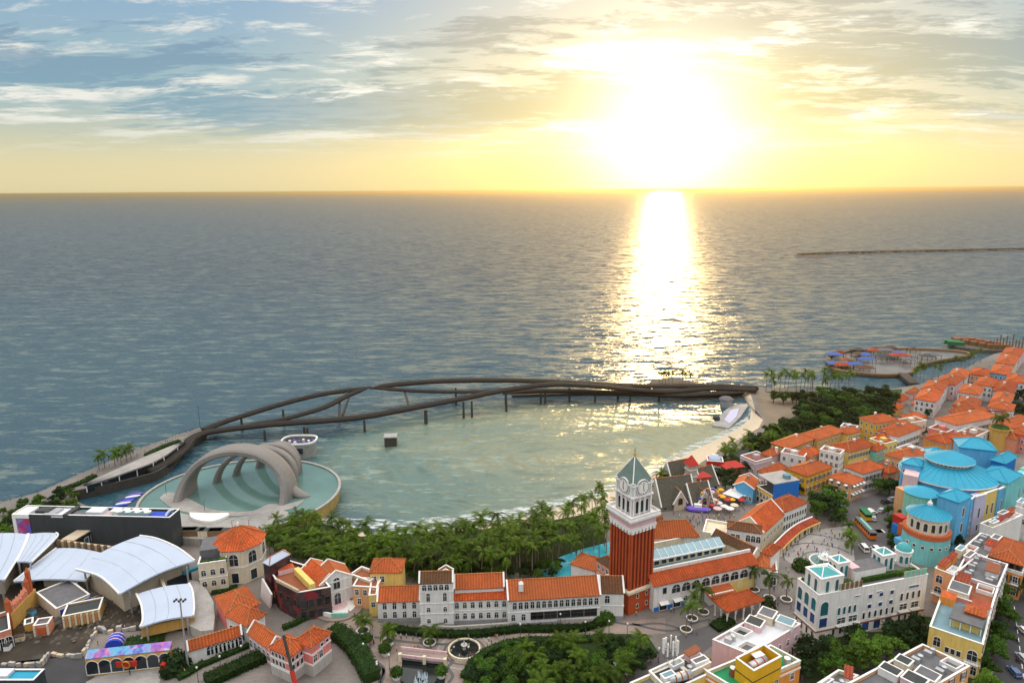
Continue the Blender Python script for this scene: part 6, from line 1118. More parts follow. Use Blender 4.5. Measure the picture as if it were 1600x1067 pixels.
# ================================================================ TERRACED BLOCKS
def roofstuff(t, F_, z, seed, k=6, deckm=('deck_brown', 'deck_dark', 'deck_white', 'deck_blue', 'tile_red', 'deck_grey')):
    r = random.Random(seed); u = (F_[1] - F_[0]); v = (F_[3] - F_[0]); rz = math.atan2(u.y, u.x); n1 = max(2, int(round(u.length / 6))); n2 = max(1, int(round(v.length / 5.5)))
    for i in range(n1):
        for j in range(n2):
            if r.random() < 0.12: continue
            q = F_[0] + u * ((i + 0.5) / n1) + v * ((j + 0.5) / n2); w_, d_ = u.length / n1 * r.uniform(0.6, 0.92), v.length / n2 * r.uniform(0.6, 0.9); ty = r.random(); h_ = r.uniform(1.6, 2.8)
            if ty < 0.35:      # stair hut with coped flat roof
                o = MB().box((q.x, q.y, z), (w_, d_, h_), rz).build('stair_hut', r.choice(('white', 'trim', 'rose', 'cream')), t); MB().box((q.x, q.y, z + h_), (w_ + 0.3, d_ + 0.3, 0.2), rz).build('hut_coping', 'trim', o); MB().box((q.x, q.y, z + h_ + 0.2), (w_ - 0.5, d_ - 0.5, 0.05), rz).build('hut_deck', r.choice(('deck_dark', 'deck_grey', 'deck_blue')), o)
            elif ty < 0.62:    # tiled lean-to
                uu = u.normalized(); vv = Vector((-uu.y, uu.x, 0)); o = q - uu * w_ / 2 - vv * d_ / 2; oo = MB().obox(Vector((o.x, o.y, z + 1.9)), uu * w_, vv * d_ + Vector((0, 0, 0.8)), Vector((0, 0, 0.2))).build('lean_to_roof', r.choice(('tile_red', 'tile_red', 'deck_brown')), t); MB().box((q.x, q.y, z), (w_ * 0.9, d_ * 0.9, 1.95), rz).build('lean_to_wall', r.choice(('white', 'orange', 'peach', 'rose')), oo)
            elif ty < 0.85:    # sunken patio: low coped box with dark floor
                f = [q - u.normalized() * w_ / 2 - v.normalized() * d_ / 2, q + u.normalized() * w_ / 2 - v.normalized() * d_ / 2, q + u.normalized() * w_ / 2 + v.normalized() * d_ / 2, q - u.normalized() * w_ / 2 + v.normalized() * d_ / 2]; o = ring(MB(), f, inset(f, 0.3), z, z + 1.2).build('patio_wall', 'trim', t); MB().face([(p.x, p.y, z + 0.1) for p in inset(f, 0.28)]).build('patio_floor', r.choice(deckm), o)
            else: MB().box((q.x, q.y, z), (1.8, 1.2, 1.3), rz).build('air_unit', 'steel', t); MB().lathe((q.x + 1.6, q.y + 0.8, z), [(0.7, 0), (0.7, 1.5), (0.2, 1.7)], 10).build('water_tank', 'steel', t)
def terr(label, F_, z, wall, deck, wins, seed, par=0.9, name='terraced_block', bands=()):
    for p in F_: p.z = 0
    t = building(name, label, F_, z, wall, ('flat', par, deck), wins, bands=bands); roofstuff(t, F_, z + 0.03, seed); return t
wr = lambda n_, z=(4.0, 8.0, 11.0): [(zz, n_, 1.2, 2.0, 'a' if i % 2 else 'rs') for i, zz in enumerate(z)]
terr('rose block with open roof patios behind the Moorish building', rect(Q('Z8', 1035, 235, 14.3), Q('Z8', 1162, 275, 14.3), Q('Z8', 1312, 150, 14.3)), 13.4, 'peach', 'deck_grey', [(0, [(10.0, 1, 1.8, 2.6, 'a', .1, .5), (6.4, 1, 2.0, 2.4, 'ab', .1, .5)])], 21)
terr('rear section of the long terraced block with brown huts', rect(Q('Z8', 1158, 290, 14.3), Q('Z8', 1440, 350, 14.3), Q('Z8', 1500, 205, 14.3)), 13.4, 'rose', 'deck_grey', [(1, wr(6)), (0, [(10, 2, 1.2, 2, 'r')])], 22)
terr('middle section of the long terraced block with orange patios', rect(Q('Z8', 1098, 420, 14.0), Q('Z8', 1400, 480, 14.0), Q('Z8', 1440, 350, 14.0)), 13.1, 'pink', 'deck_brown', [(1, wr(5))], 23)
F_ = rect(Q('Z8', 992, 640, 13.6), Q('Z8', 1345, 708, 13.6), Q('Z8', 1400, 480, 13.6))
for p in F_: p.z = 0
t = building('terraced_block', 'yellow end block with blue-grey terrace and dark canopied roof house', F_, 12.8, 'lemon', ('flat', 0.8, 'deck_blue'), [(0, [(8.6, 1, 1.6, 2.8, 'a', 0.05, 0.3), (7.8, 3, 0.9, 1.6, 'r', 0.32, 0.65), (7.6, 1, 2.2, 3.4, 'ab', 0.68, 1.0), (GZ + 1, 5, 1.2, 2.4, 'a')]), (1, wr(7))], bands=((7.0, 0.3),))
uu = (F_[1] - F_[0]).normalized(); vv = Vector((-uu.y, uu.x, 0)); L0, L1 = (F_[1] - F_[0]).length, (F_[2] - F_[1]).length; rz = math.atan2(uu.y, uu.x)
q = F_[0] + uu * L0 * 0.62 + vv * L1 * 0.42; MB().box((q.x, q.y, 12.8), (L0 * 0.5, L1 * 0.3, 2.6), rz).build('roof_house', 'lemon', t); rc = MB().box((q.x, q.y, 15.4), (L0 * 0.62, L1 * 0.42, 0.3), rz).build('canopy', 'deck_grey', t); q2 = q + vv * L1 * 0.12 + uu * 1.5; MB().box((q2.x, q2.y, 15.7), (5, 4, 0.8), rz).lathe((q2.x, q2.y, 16.5), [(3.4, 0), (0.1, 1.3)], 4, ph=rz + .78).build('roof_lantern', 'tile', t)
for i in range(4): q3 = F_[0] + uu * L0 * (0.34 + 0.19 * i) + vv * L1 * 0.24; MB().box((q3.x, q3.y, 12.8), (0.25, 0.25, 2.6), rz).build('canopy_post', 'trim', t)
q = F_[0] + uu * L0 * 0.16 + vv * L1 * 0.85; MB().box((q.x, q.y, 12.8), (L0 * 0.3, L1 * 0.2, 2.4), rz, 0, 1).build('stair_hut', ['orange', 'tile'], t); q = F_[0] + uu * L0 * 0.8 + vv * L1 * 0.86; MB().box((q.x, q.y, 12.8), (L0 * 0.36, L1 * 0.22, 2.6), rz, 0, 1).build('stair_hut', ['white', 'tile_red'], t)
# blocks cut by the bottom edge
def corner_block(k, K, Lf, Rr, z): K, Lf, Rr = Q(k, *K, z), Q(k, *Lf, z), Q(k, *Rr, z); f = [Lf, Lf + Rr - K, Rr, K]; return [Vector((p.x, p.y, 0)) for p in f]
terr('peach block with dark roof patios across the street from the Moorish building', corner_block('Z8', (965, 705), (480, 960), (1262, 843), 13.6), 12.8, 'peach', 'deck_grey', [(1, wr(6)), (2, [(8, 4, 1.2, 2, 'a')])], 31)
terr('small cream parapet block beside the peach patio block', corner_block('Z8', (440, 870), (300, 960), (565, 905), 12), 11.4, 'cream', 'deck_grey', [], 37)
t = terr('pale pink block with white roof terrace and brown tiled hut', corner_block('Z7', (1345, 430), (975, 637), (1605, 525), 12.6), 11.8, 'rose', 'deck_white', [(1, wr(6, (4.0, 8.2)))], 41)
t = terr('cream rooftop block carrying the phone masts', corner_block('Z7', (855, 705), (520, 860), (965, 800), 13), 12.2, 'cream', 'deck_dark', [], 43); 
ty = corner_block('Z7', (800, 770), (385, 950), (965, 880), 12); building('mast_house', 'cream parapet roof carrying a banded silver tank below the phone masts', ty, 11.4, 'lemon', ('flat', 0.9, 'deck_grey', 'lemon'))
q = Q('Z7', 670, 800, 12.5); ms = thing('phone_mast', 'cluster of white phone antennas on a steel frame above the cream roof', 'antenna', (q.x, q.y, 12.3)); 
for i in range(4): MB().bar(Vector((q.x - 0.9 + 1.8 * (i % 2), q.y - 0.9 + 1.8 * (i // 2), 12.3)), Vector((q.x - 0.5 + 1.0 * (i % 2), q.y - 0.5 + 1.0 * (i // 2), 18)), 0.14).build('frame_leg', 'steel', ms)
for i in range(9): a_ = i * 0.7; MB().box((q.x + math.cos(a_) * 1.9, q.y + math.sin(a_) * 1.2, 15.2 + 0.3 * (i % 2)), (0.42, 0.3, 3.6 + 0.4 * (i % 3)), a_).build('antenna_panel', 'trim', ms)
for z in (14.5, 17.2): MB().tube([(q.x + math.cos(a_) * 1.8, q.y + math.sin(a_) * 1.1, z) for a_ in [j * math.pi / 6 for j in range(13)]], 0.07, 4).build('ring_rail', 'steel_dark', ms)
q = Q('Z7', 740, 900, 13); tk = thing('water_tank', 'horizontal silver water tank with brown bands on the cream roof', 'tank', (q.x, q.y, 11.5)); MB().tube([(q.x - 3.2, q.y - 1, 13), (q.x - 3.0, q.y - 0.95, 13), (q.x + 3.0, q.y + 0.95, 13), (q.x + 3.2, q.y + 1, 13)], [0.7, 1.15, 1.15, 0.7], 16).build('drum', 'steel', tk, smooth=True); [MB().tube([(q.x + s, q.y + s * .31, 13), (q.x + s + .35, q.y + (s + .35) * .31, 13)], 1.19, 16).build('band', 'deck_brown', tk) for s in (-1.6, 0, 1.5)]; MB().box((q.x, q.y, 11.4), (4, 1, 0.7), 0.3).build('cradle', 'steel_dark', tk)
gf = corner_block('Z7', (1390, 672), (930, 860), (1605, 785), 13.4); gr = building('green_roof_house', 'orange-yellow house with bright green flat roof and cream parapet', gf, 12.4, 'orange', ('flat', 1.0, 'deck_green', 'cream'), [(1, wr(4, (5.0, 9.0)))], bands=((11.2, 0.5),))
yb = rect(Q('Z7', 1142, 770, 18), Q('Z7', 1270, 865, 18), Q('Z7', 1470, 760, 18)); yb = [Vector((p.x, p.y, 0)) for p in yb]; yt = building('tank_house', 'yellow rooftop tank enclosure rising above the green roof', yb, 15.2, 'yellow_paint', ('flat', 3.0, 'deck_brown', 'yellow_paint'), z0=12.4); ring(MB(), inset(yb, -0.1), inset(yb, 0.02), 15.0, 15.2).build('dark_line', 'steel_dark', yt); c = cen(yb); 
tk = thing('water_tank', 'silver water tank lying inside the yellow enclosure', 'tank', (c.x, c.y, 15.2)); MB().tube([(c.x - 2.6, c.y - 1.4, 16.6), (c.x - 2.4, c.y - 1.3, 16.6), (c.x + 2.2, c.y + 1.2, 16.6), (c.x + 2.4, c.y + 1.3, 16.6)], [0.6, 1.1, 1.1, 0.6], 16).build('drum', 'steel', tk, smooth=True); [MB().tube([(c.x + s, c.y + s * .54, 16.6), (c.x + s + .3, c.y + (s + .3) * .54, 16.6)], 1.14, 16).build('band', 'red', tk) for s in (-1.2, 0.9)]; MB().box((c.x + 0.5, c.y + 1.9, 17.4), (3, 1.8, 0.25), 0.4).build('cover', 'trim', tk)
for x, y, r_, lb in ((1120, 885, 0.9, 'red-brown round water tank on the green roof'), (1505, 815, 0.9, 'pale round water tank at the corner of the green roof')): q = Q('Z7', x, y, 12.6); t = thing('water_tank', lb, 'tank', (q.x, q.y, 12.45)); MB().lathe((q.x, q.y, 12.45), [(r_, 0), (r_, 2.0), (r_ * 0.9, 2.2)], 18, cap=False).build('drum', 'deck_brown' if x == 1120 else 'steel', t); MB().lathe((q.x, q.y, 12.45), [(r_ * 0.9, 2.2), (0.3, 2.45)], 18).build('lid', 'trim', t)
# orange house and its white terrace neighbour at the right edge
F_ = rect(Q('Z8', 1365, 158, 15), Q('Z8', 1600, 215, 15), Q('Z8', 1660, 80, 15)); t = building('orange_house', 'deep orange house with open dark loggia under orange tiles', [Vector((p.x, p.y, 0)) for p in F_], 11.5, 'orange', ('flat', 0.9, 'deck_dark', 'white'), [(0, [(8.2, 3, 1.2, 2.4, 'rsb'), (4.2, 3, 1.2, 2.4, 'rs')])], bands=((7.4, 0.3),)); fi = inset([Vector((p.x, p.y, 0)) for p in F_], 0.6)
for e in (0, 1, 3):
    a, b2 = fi[e], fi[(e + 1) % 4]
    for i in range(5): q = a.lerp(b2, i / 5); MB().box((q.x, q.y, 11.5), (0.4, 0.4, 3.0)).build('loggia_post', 'frame_dark', t)
roof_hip(t, fi, 14.5, 1.8, 0.5, 'tile'); MB().prism(inset(fi, 2.2), 11.5, 14.4).build('loggia_wall', 'dark', t)
terr('white terrace house between blue hall and orange house', rect(Q('Z8', 1230, 95, 14), Q('Z8', 1368, 165, 14), Q('Z8', 1480, 60, 14)), 13.2, 'white', 'deck_grey', [(0, [(8, 3, 1.2, 2, 'r')])], 53)
terr('white flat-roofed house behind the orange house', rect(Q('Y1', 740, 860, 14), Q('Y1', 830, 900, 14), Q('Y1', 1060, 800, 14)), 13.2, 'white', 'deck_grey', [], 57); F_ = rect(Q('Y1', 1015, 720, 15), Q('Y1', 1100, 760, 15), Q('Y1', 1180, 690, 15)); terr('small white house with two windows close to the blue hall facade', F_, 14, 'white', 'deck_grey', [(0, [(9, 2, 1.2, 2, 'r')])], 59)
# ================================================================ BLUE DOMED HALL
q = Q('Y1', 345, 790, 19.0); bh = thing('blue_hall', 'large hall with tiered turquoise roofs and blue, aqua and yellow walls', 'hall', (q.x, q.y, GZ))
RD = 6.3; MB().lathe((q.x, q.y, GZ), [(7.3, -0.2), (7.3, 9.4)], 32).build('lower_drum', 'aqua', bh); MB().lathe((q.x, q.y, GZ), [(7.5, 9.4), (7.5, 11.0)], 32).build('brick_band', 'brick', bh); MB().lathe((q.x, q.y, GZ), [(RD, 11.0), (RD, 16.4)], 32).build('upper_drum', 'cream', bh); MB().lathe((q.x, q.y, GZ), [(RD + 0.5, 16.2), (RD + 0.5, 16.6)], 32).build('drum_cornice', 'trim', bh)
rf = MB().lathe((q.x, q.y, GZ), [(RD + 0.7, 16.5), (RD * 0.6, 18.2), (0.9, 19.6)], 28).build('drum_roof', 'teal_roof', bh); MB().lathe((q.x, q.y, GZ + 19.6), [(0.8, 0), (0.8, 0.7), (0.3, 1.4), (0.05, 2.2)], 10).build('finial', 'trim', rf)
for i in range(28): a_ = 2 * math.pi * i / 28; d = Vector((math.cos(a_), math.sin(a_), 0)); MB().tube([Vector((q.x, q.y, GZ + 16.62)) + d * (RD + 0.6), Vector((q.x, q.y, GZ + 18.28)) + d * RD * 0.6, Vector((q.x, q.y, GZ + 19.65)) + d * 1.0], 0.05, 4).build('roof_seam', 'teal_roof', rf)
for i in range(9): a_ = 3.35 + i * 0.36; d = Vector((math.cos(a_), math.sin(a_), 0)); add_win(bh, q + d * (RD + 0.02), Vector((-d.y, d.x, 0)), 0, GZ + 12.0, 1.2, 3.0, 'ap'); add_win(bh, q + d * 7.32, Vector((-d.y, d.x, 0)), 0, GZ + 6.0, 0.9, 0.9, 'rp')
def hipb(nm, k, A, B_, C_, z, wall, rise, over=0.5, wins=(), axis=None):
    F_ = [Vector((p.x, p.y, 0)) for p in rect(Q(k, *A, z), Q(k, *B_, z), Q(k, *C_, z))]; o = MB().prism(F_, GZ - 0.2, z, 0).build(nm, wall, bh); roof_hip(o, F_, z, rise, over, 'teal_roof', nm + '_roof', capm='teal_roof')
    for e, rows in wins: windows(o, F_, e, rows)
hipb('blue_tower', 'Y1', (405, 655), (570, 705), (668, 658), 21.5, 'sky', 2.4, 0.4, [(1, [(15, 1, 1.4, 3.6, 'ap'), (9, 1, 1.4, 3.6, 'ap')])])
hipb('side_tower', 'Y1', (145, 405), (285, 432), (312, 395), 23, 'sky', 1.8, 0.4, [(0, [(19, 3, 1.0, 1.8, 'r')])]); hipb('rear_tower', 'Y1', (338, 335), (470, 350), (492, 318), 24, 'sky', 2.2)
q2 = Q('Y1', 290, 610, 20); MB().lathe((q2.x, q2.y, GZ), [(5.4, 0), (5.4, 16.5)], 24).build('side_drum', 'mint', bh); MB().lathe((q2.x, q2.y, GZ), [(6.0, 16.5), (1, 18.4), (0.1, 18.5)], 24).build('side_drum_roof', 'teal_roof', bh)
mc = Q('Y1', 690, 612, 19); mc.y += 6
def mring(a, b_, k=48): return oval(mc.x, mc.y + 10, a, b_, k)
def tier(nm, r0, z0_, r1, z1_, m, el=0.92):
    A, B_ = mring(r0, r0 * el), mring(r1, r1 * el); b = MB()
    for i in range(48): j = (i + 1) % 48; b.face([(A[i].x, A[i].y, z0_), (A[j].x, A[j].y, z0_), (B_[j].x, B_[j].y, z1_), (B_[i].x, B_[i].y, z1_)])
    if r1 < 1.5: b.face([(p.x, p.y, z1_) for p in B_])
    return b.build(nm, m, bh)
MB().prism(mring(16.5, 15.3), GZ - .2, 19.6).build('main_wall', 'sky', bh); r1_ = tier('main_roof', 17.6, 19.6, 7.6, 23.6, 'teal_roof'); tier('eave', 17.6, 19.0, 17.6, 19.6, 'trim')
MB().prism(mring(7.2, 6.7), 23, 25.6).build('clerestory', 'cream', bh); r2_ = tier('upper_roof', 8.9, 25.4, 0.8, 28.6, 'teal_roof'); tier('upper_eave', 8.9, 25.0, 8.9, 25.4, 'trim'); MB().prism(mring(8.8, 8.1), 24.95, 25.1, bottom=True).build('upper_soffit', 'cream', bh)
for i in range(36):
    a_ = 2 * math.pi * i / 36; A_ = Vector((mc.x + math.cos(a_) * 17.5, mc.y + 10 + math.sin(a_) * 17.5 * .92, 19.68)); B_ = Vector((mc.x + math.cos(a_) * 7.7, mc.y + 10 + math.sin(a_) * 7.7 * .92, 23.65)); MB().tube([A_, B_], 0.05, 4).build('roof_seam', 'teal_roof', r1_)
    if i % 2 == 0: MB().tube([Vector((mc.x + math.cos(a_) * 8.8, mc.y + 10 + math.sin(a_) * 8.8 * .92, 25.46)), Vector((mc.x, mc.y + 10, 28.65))], 0.05, 4).build('roof_seam', 'teal_roof', r2_)
for i in range(16): a_ = math.pi + math.pi * (i + .5) / 16; d = Vector((math.cos(a_), math.sin(a_), 0)); add_win(bh, Vector((mc.x + d.x * 7.25, mc.y + 10 + d.y * 6.75, 0)), Vector((-d.y, d.x, 0)), 0, 24.0, 1.0, 0.8, 'rp', 'frame', 'glass', 'clerestory_window')
hipb('right_wing', 'Y1', (760, 470), (940, 560), (1048, 495), 20, 'aqua', 3.0, 0.5); hipb('back_wing', 'Y1', (580, 285), (860, 315), (935, 265), 23, 'sky', 3.2); hipb('back_annex', 'Y1', (840, 370), (920, 410), (1010, 360), 21, 'blue', 2.4)
pts = [Q('Y1', x, y, 18.0) for x, y in ((668, 690), (690, 668), (775, 645), (868, 612), (935, 580), (1010, 530), (1100, 470), (1250, 400))]; 
for i, (a, e) in enumerate(zip(pts, pts[1:])):
    d = (e - a); d.z = 0; L = d.length; d = d / L; nr = Vector((d.y, -d.x, 0)); st_ = 0.4 * (i % 2); o_ = MB().obox(Vector((a.x, a.y, GZ - .2)) + nr * st_, d * L, nr * -3.2, Vector((0, 0, 15.6 - st_))).build('facade_bay', ('sky', 'lilac', 'lemon', 'sky', 'aqua', 'aqua', 'mint')[i % 7], bh)
    for s in ((0.5,) if L < 7 else (0.3, 0.7)): add_win(bh, a + nr * st_, d, L * s, 9.5, 1.0, 4.2, 'ap', 'frame', 'glass'); add_win(bh, a + nr * st_, d, L * s, 4.4, 1.0, 2.6, 'ap', 'frame', 'glass')
    MB().obox(Vector((a.x, a.y, 18.4)) + nr * (st_ + 0.2), d * L, nr * -0.7, Vector((0, 0, 0.4))).build('facade_coping', 'trim', bh)
F_ = [Vector((p.x, p.y, 0)) for p in rect(Q('Y1', 160, 470, 21), Q('Y1', 265, 510, 21), Q('Y1', 290, 440, 21))]; MB().prism(F_, GZ, 21).build('pink_stair', 'rose', bh)
for i, (x, y, m, z) in enumerate(((140, 900, 'blue', 10), (150, 830, 'red', 13), (190, 900, 'brick', 12), (165, 620, 'peach', 16), (160, 1010, 'sky', 8))): p = Q('Y1', x, y, z); MB().box((p.x + 1, p.y + 3, GZ), (3.2, 4, z - GZ), 0.3).build('annex', m, bh)
p = Q('Y1', 240, 1040, 6); MB().lathe((p.x, p.y, GZ), [(3.6, 0), (3.6, 3), (3.9, 3.0), (0.2, 5.2)], 14).build('porch_turret', 'teal_roof', bh)
# ================================================================ COLOURED HOUSES
HN = 0
def house(k, A, B_, C_, z, wall, roof, label, sides=((0, 3), (1, 4)), st='r', fl=(8.0, 4.3), tile='tile', name='town_house', chim=True, grp=None, gm='glass'):
    global HN; HN += 1
    F_ = [Vector((p.x, p.y, 0)) for p in rect(Q(k, *A, z), Q(k, *B_, z), Q(k, *C_, z))]
    if (F_[2] - F_[1]).length < 2: return None
    rf = {'h': ('hip', 2.3, 0.5, tile), 'g': ('gable', 2.2, 0.5, tile, 0), 'g1': ('gable', 2.2, 0.5, tile, 1), 'f': ('flat', 0.8, 'deck_brown')}[roof]; zz = z - (0.8 if roof == 'f' else 0)
    t = building(name, label, F_, zz, wall, rf, [(e, [(y, n_, 1.05, 1.75, st) for y in fl if y + 2 < zz]) for e, n_ in sides], group=grp, bands=((zz - 0.45, 0.3),) if HN % 2 else ())
    r = random.Random(HN)
    if chim and roof != 'f': c = cen(F_) + Vector((r.uniform(-2, 2), r.uniform(-1, 1), 0)); MB().box((c.x, c.y, zz + 0.8), (0.9, 0.9, 2.4), 0.3).box((c.x, c.y, zz + 3.2), (1.15, 1.15, 0.2), 0.3).build('chimney', r.choice(('trim', 'sand', 'grey')), t)
    elif roof == 'f': c = cen(F_); MB().box((c.x, c.y, zz), (2.6, 2.2, 1.8), 0.3).build('stair_hut', wall, t)
    return t
H_ = [
 ('Y2', (970, 122), (1105, 168), (1290, 138), 14, 'yellow', 'h', 'tall bright yellow house beside the dark wood', ((0, 3), (1, 6)), 'r', (11, 7.6, 4.2)),
 ('Y2', (232, 335), (388, 380), (592, 302), 11, 'ochre', 'h', 'ochre house with long orange roof nearest the beach trees', ((0, 3), (1, 8))),
 ('Y2', (488, 258), (628, 302), (850, 232), 11.5, 'ochre', 'h', 'ochre house with cross-shaped roof lights in the front row', ((0, 2), (1, 8))),
 ('Y2', (820, 222), (880, 262), (985, 232), 11, 'lemon', 'h', 'small lemon house joined to the ochre row', ((1, 5),)),
 ('Y2', (815, 190), (940, 215), (1005, 195), 12, 'lilac', 'f', 'pale lilac flat-roofed house in the front row', ((1, 4),)),
 ('Y2', (320, 408), (515, 448), (556, 412), 11.5, 'pale', 'f', 'pale cube house with red-brown sunken terrace', ((0, 3), (1, 3))),
 ('Y2', (455, 402), (560, 450), (662, 405), 10.5, 'orange', 'h', 'orange house squeezed behind the pale cube', ((1, 4),)),
 ('Y2', (645, 385), (815, 424), (892, 398), 13.5, 'white', 'f', 'white cube house with four dark shuttered windows', ((0, 4), (1, 3)), 'r', (10.4, 7.0, 4.0)),
 ('Y2', (770, 345), (890, 408), (1112, 348), 12.5, 'lemon', 'h', 'lemon house with many shutters behind the white cube', ((1, 9),), 'rs', (9, 5)),
 ('Y2', (345, 555), (535, 608), (748, 530), 11.5, 'yellow', 'h', 'saffron yellow house with orange roof next to the blue terrace house', ((0, 2), (1, 6)), 'rs'),
 ('Y2', (100, 580), (215, 600), (375, 540), 9.5, 'rose', 'h', 'low rose house behind the blue terrace house', ((0, 3),)),
 ('Y2', (828, 532), (1008, 588), (1196, 532), 11.5, 'white', 'h', 'white house with green shutters and raised orange roof', ((0, 2), (1, 6)), 'rs'),
 ('Y2', (722, 612), (905, 680), (1012, 638), 10.5, 'peach', 'h', 'peach house with yellow awnings at the street corner', ((0, 3), (1, 4)), 'rw'),
 ('Y2', (1192, 560), (1215, 585), (1285, 565), 10, 'salmon', 'h', 'narrow salmon house beside the white shuttered house', ((1, 3),)),
 ('Y1', (5, 345), (182, 392), (332, 335), 12, 'peach', 'h', 'peach-orange house facing the blue side tower', ((0, 4), (1, 4))),
 ('Y1', (88, 290), (230, 330), (325, 300), 13, 'white', 'f', 'white walled roof terrace behind the peach-orange house', ((1, 4),)),
 ('Y1', (-60, 420), (20, 470), (100, 450), 10, 'peach', 'h', 'small peach house between peach-orange house and street trees', ((1, 3),)),
 ('Y2', (1050, 295), (1190, 338), (1292, 312), 11.5, 'lemon', 'f', 'lemon flat-roofed house with dark terrace', ((0, 3), (1, 3))),
 ('Y2', (1118, 240), (1305, 275), (1425, 215), 12.5, 'white', 'h', 'white house with orange roof next to the yellow tall house', ((1, 6),), 'rs'),
 ('Y2', (1095, 360), (1120, 400), (1190, 370), 11, 'mint', 'h', 'narrow mint green house behind the shuttered lemon house', ((1, 3),)),
 ('Y2', (-10, 432), (112, 488), (248, 450), 10, 'mauve', 'f', 'mauve flat house with sunken red terrace by the beach', ((0, 3), (1, 4))),
 ('Y2', (165, 420), (230, 445), (320, 415), 10, 'mauve', 'h', 'small red-roofed annex behind the mauve house', ((1, 3),)),
 ('Y1', (405, 65), (560, 118), (872, 48), 13, 'white', 'h', 'long white house with dark shutters beyond the blue hall', ((1, 11),), 'rs'),
 ('Y1', (338, 138), (480, 172), (560, 138), 10.5, 'pink', 'f', 'pink flat house in front of the long white house', ((0, 3), (1, 3))),
 ('Y1', (262, 232), (470, 262), (590, 215), 11, 'orange', 'h', 'broad orange-red roof house behind the rear blue tower', ((1, 4),)),
 ('Y1', (470, 200), (600, 245), (712, 215), 12, 'salmon', 'h', 'salmon house with small square windows behind the hall', ((0, 2), (1, 4))),
 ('Y1', (330, 210), (420, 230), (480, 190), 9, 'rose', 'h', 'low rose house with dull red roof between orange roofs', ()),
 ('Y1', (560, 165), (700, 205), (810, 160), 11, 'white', 'f', 'white flat house with dark courtyard behind the salmon house', ((1, 4),)),
 ('Y1', (815, 118), (930, 150), (1120, 75), 12, 'salmon', 'h', 'salmon house with long roof behind the round ochre tower', ((1, 6),)),
 ('Y1', (930, 160), (1080, 200), (1180, 140), 12, 'pink', 'h', 'pink house beside the round ochre tower', ((0, 4),)),
 ('Y1', (930, 190), (1000, 230), (1080, 200), 10, 'salmon', 'h', 'small salmon house below the pink house', ()),
 ('Y1', (-60, 70), (60, 120), (130, 85), 11.5, 'peach', 'h', 'peach house with orange roof behind the white walled terrace', ((1, 4),)),
 ('Y1', (10, 165), (110, 205), (285, 140), 13, 'white', 'h', 'white house with black shutters and broad orange roof', ((1, 7),), 'rs'),
 ('Y1', (90, 75), (180, 105), (330, 80), 12, 'cream', 'f', 'cream flat house behind the black-shuttered house', ((1, 4),)),
 ('Y1', (-70, 200), (20, 250), (110, 215), 10.5, 'lemon', 'h', 'lemon house in the shade of the black-shuttered house', ((1, 4),)),
 ('Y1', (500, 10), (620, 40), (800, 5), 11, 'salmon', 'h', 'red-roofed house behind the long white house', ()),
 ('Y1', (830, 10), (930, 30), (985, 5), 11, 'rose', 'h', 'rose house behind the long white shuttered house', ()),
 ('Y6', (845, 378), (1012, 425), (1062, 345), 9.5, 'sky', 'g1', 'sky blue house with pale orange roof by the market square', ((0, 4),)),
]
for h_ in H_: house(*h_)
for a in ((('Y3', (918, 442), (1042, 450), (1078, 402)), 'cream'), (('Y3', (942, 402), (1072, 412), (1120, 352)), 'pale'), (('Y3', (985, 337), (1112, 352), (1152, 302)), 'white'), (('Y3', (1062, 300), (1190, 312), (1242, 270)), 'rose'), (('Y3', (1145, 262), (1252, 272), (1282, 230)), 'white'),
          (('Y3', (1165, 442), (1302, 452), (1347, 402)), 'pink'), (('Y3', (1200, 362), (1332, 372), (1362, 326)), 'pale'), (('Y3', (1280, 250), (1385, 258), (1400, 225)), 'salmon'), (('Y3', (1300, 312), (1412, 322), (1442, 280)), 'white'), (('Y3', (1390, 248), (1508, 252), (1532, 205)), 'sky'),
          (('Y3', (1425, 187), (1542, 192), (1572, 140)), 'cream'), (('Y3', (1455, 142), (1572, 147), (1602, 102)), 'rose'), (('Y3', (1410, 352), (1532, 362), (1562, 302)), 'lilac'), (('Y3', (1385, 422), (1502, 427), (1542, 370)), 'cream'), (('Y3', (1380, 452), (1527, 467), (1547, 430)), 'white'), (('Y3', (1490, 292), (1602, 302), (1612, 262)), 'white'),
          (('Y3', (750, 472), (800, 480), (880, 440)), 'ochre'), (('Y3', (815, 400), (870, 410), (910, 388)), 'rose'), (('Y3', (890, 360), (940, 365), (975, 345)), 'rose'), (('Y3', (840, 500), (940, 520), (1020, 500)), 'ochre'), (('Y3', (1140, 470), (1200, 480), (1300, 450)), 'pink')):
    (k, A, B_, C_), wl = a; near_ = A[0] < 920; nm_ = dict(cream='cream', pale='grey-white', white='white', rose='rose', pink='pink', salmon='salmon', sky='bright blue', lilac='lilac', ochre='ochre')[wl]
    house(k, A, B_, C_, 6.5 if near_ else 12.5, wl, 'h', ('low %s walled cottage with red roof among the headland trees' if near_ else 'far %s walled terrace house with red hipped roof by the shore') % nm_, ((0, 4), (1, 4)) if not near_ else (), 'r', (9.3, 6.2) if not near_ else (), chim=not near_, name='cottage' if near_ else 'terrace_house', grp='far houses by the shore, %s' % nm_)
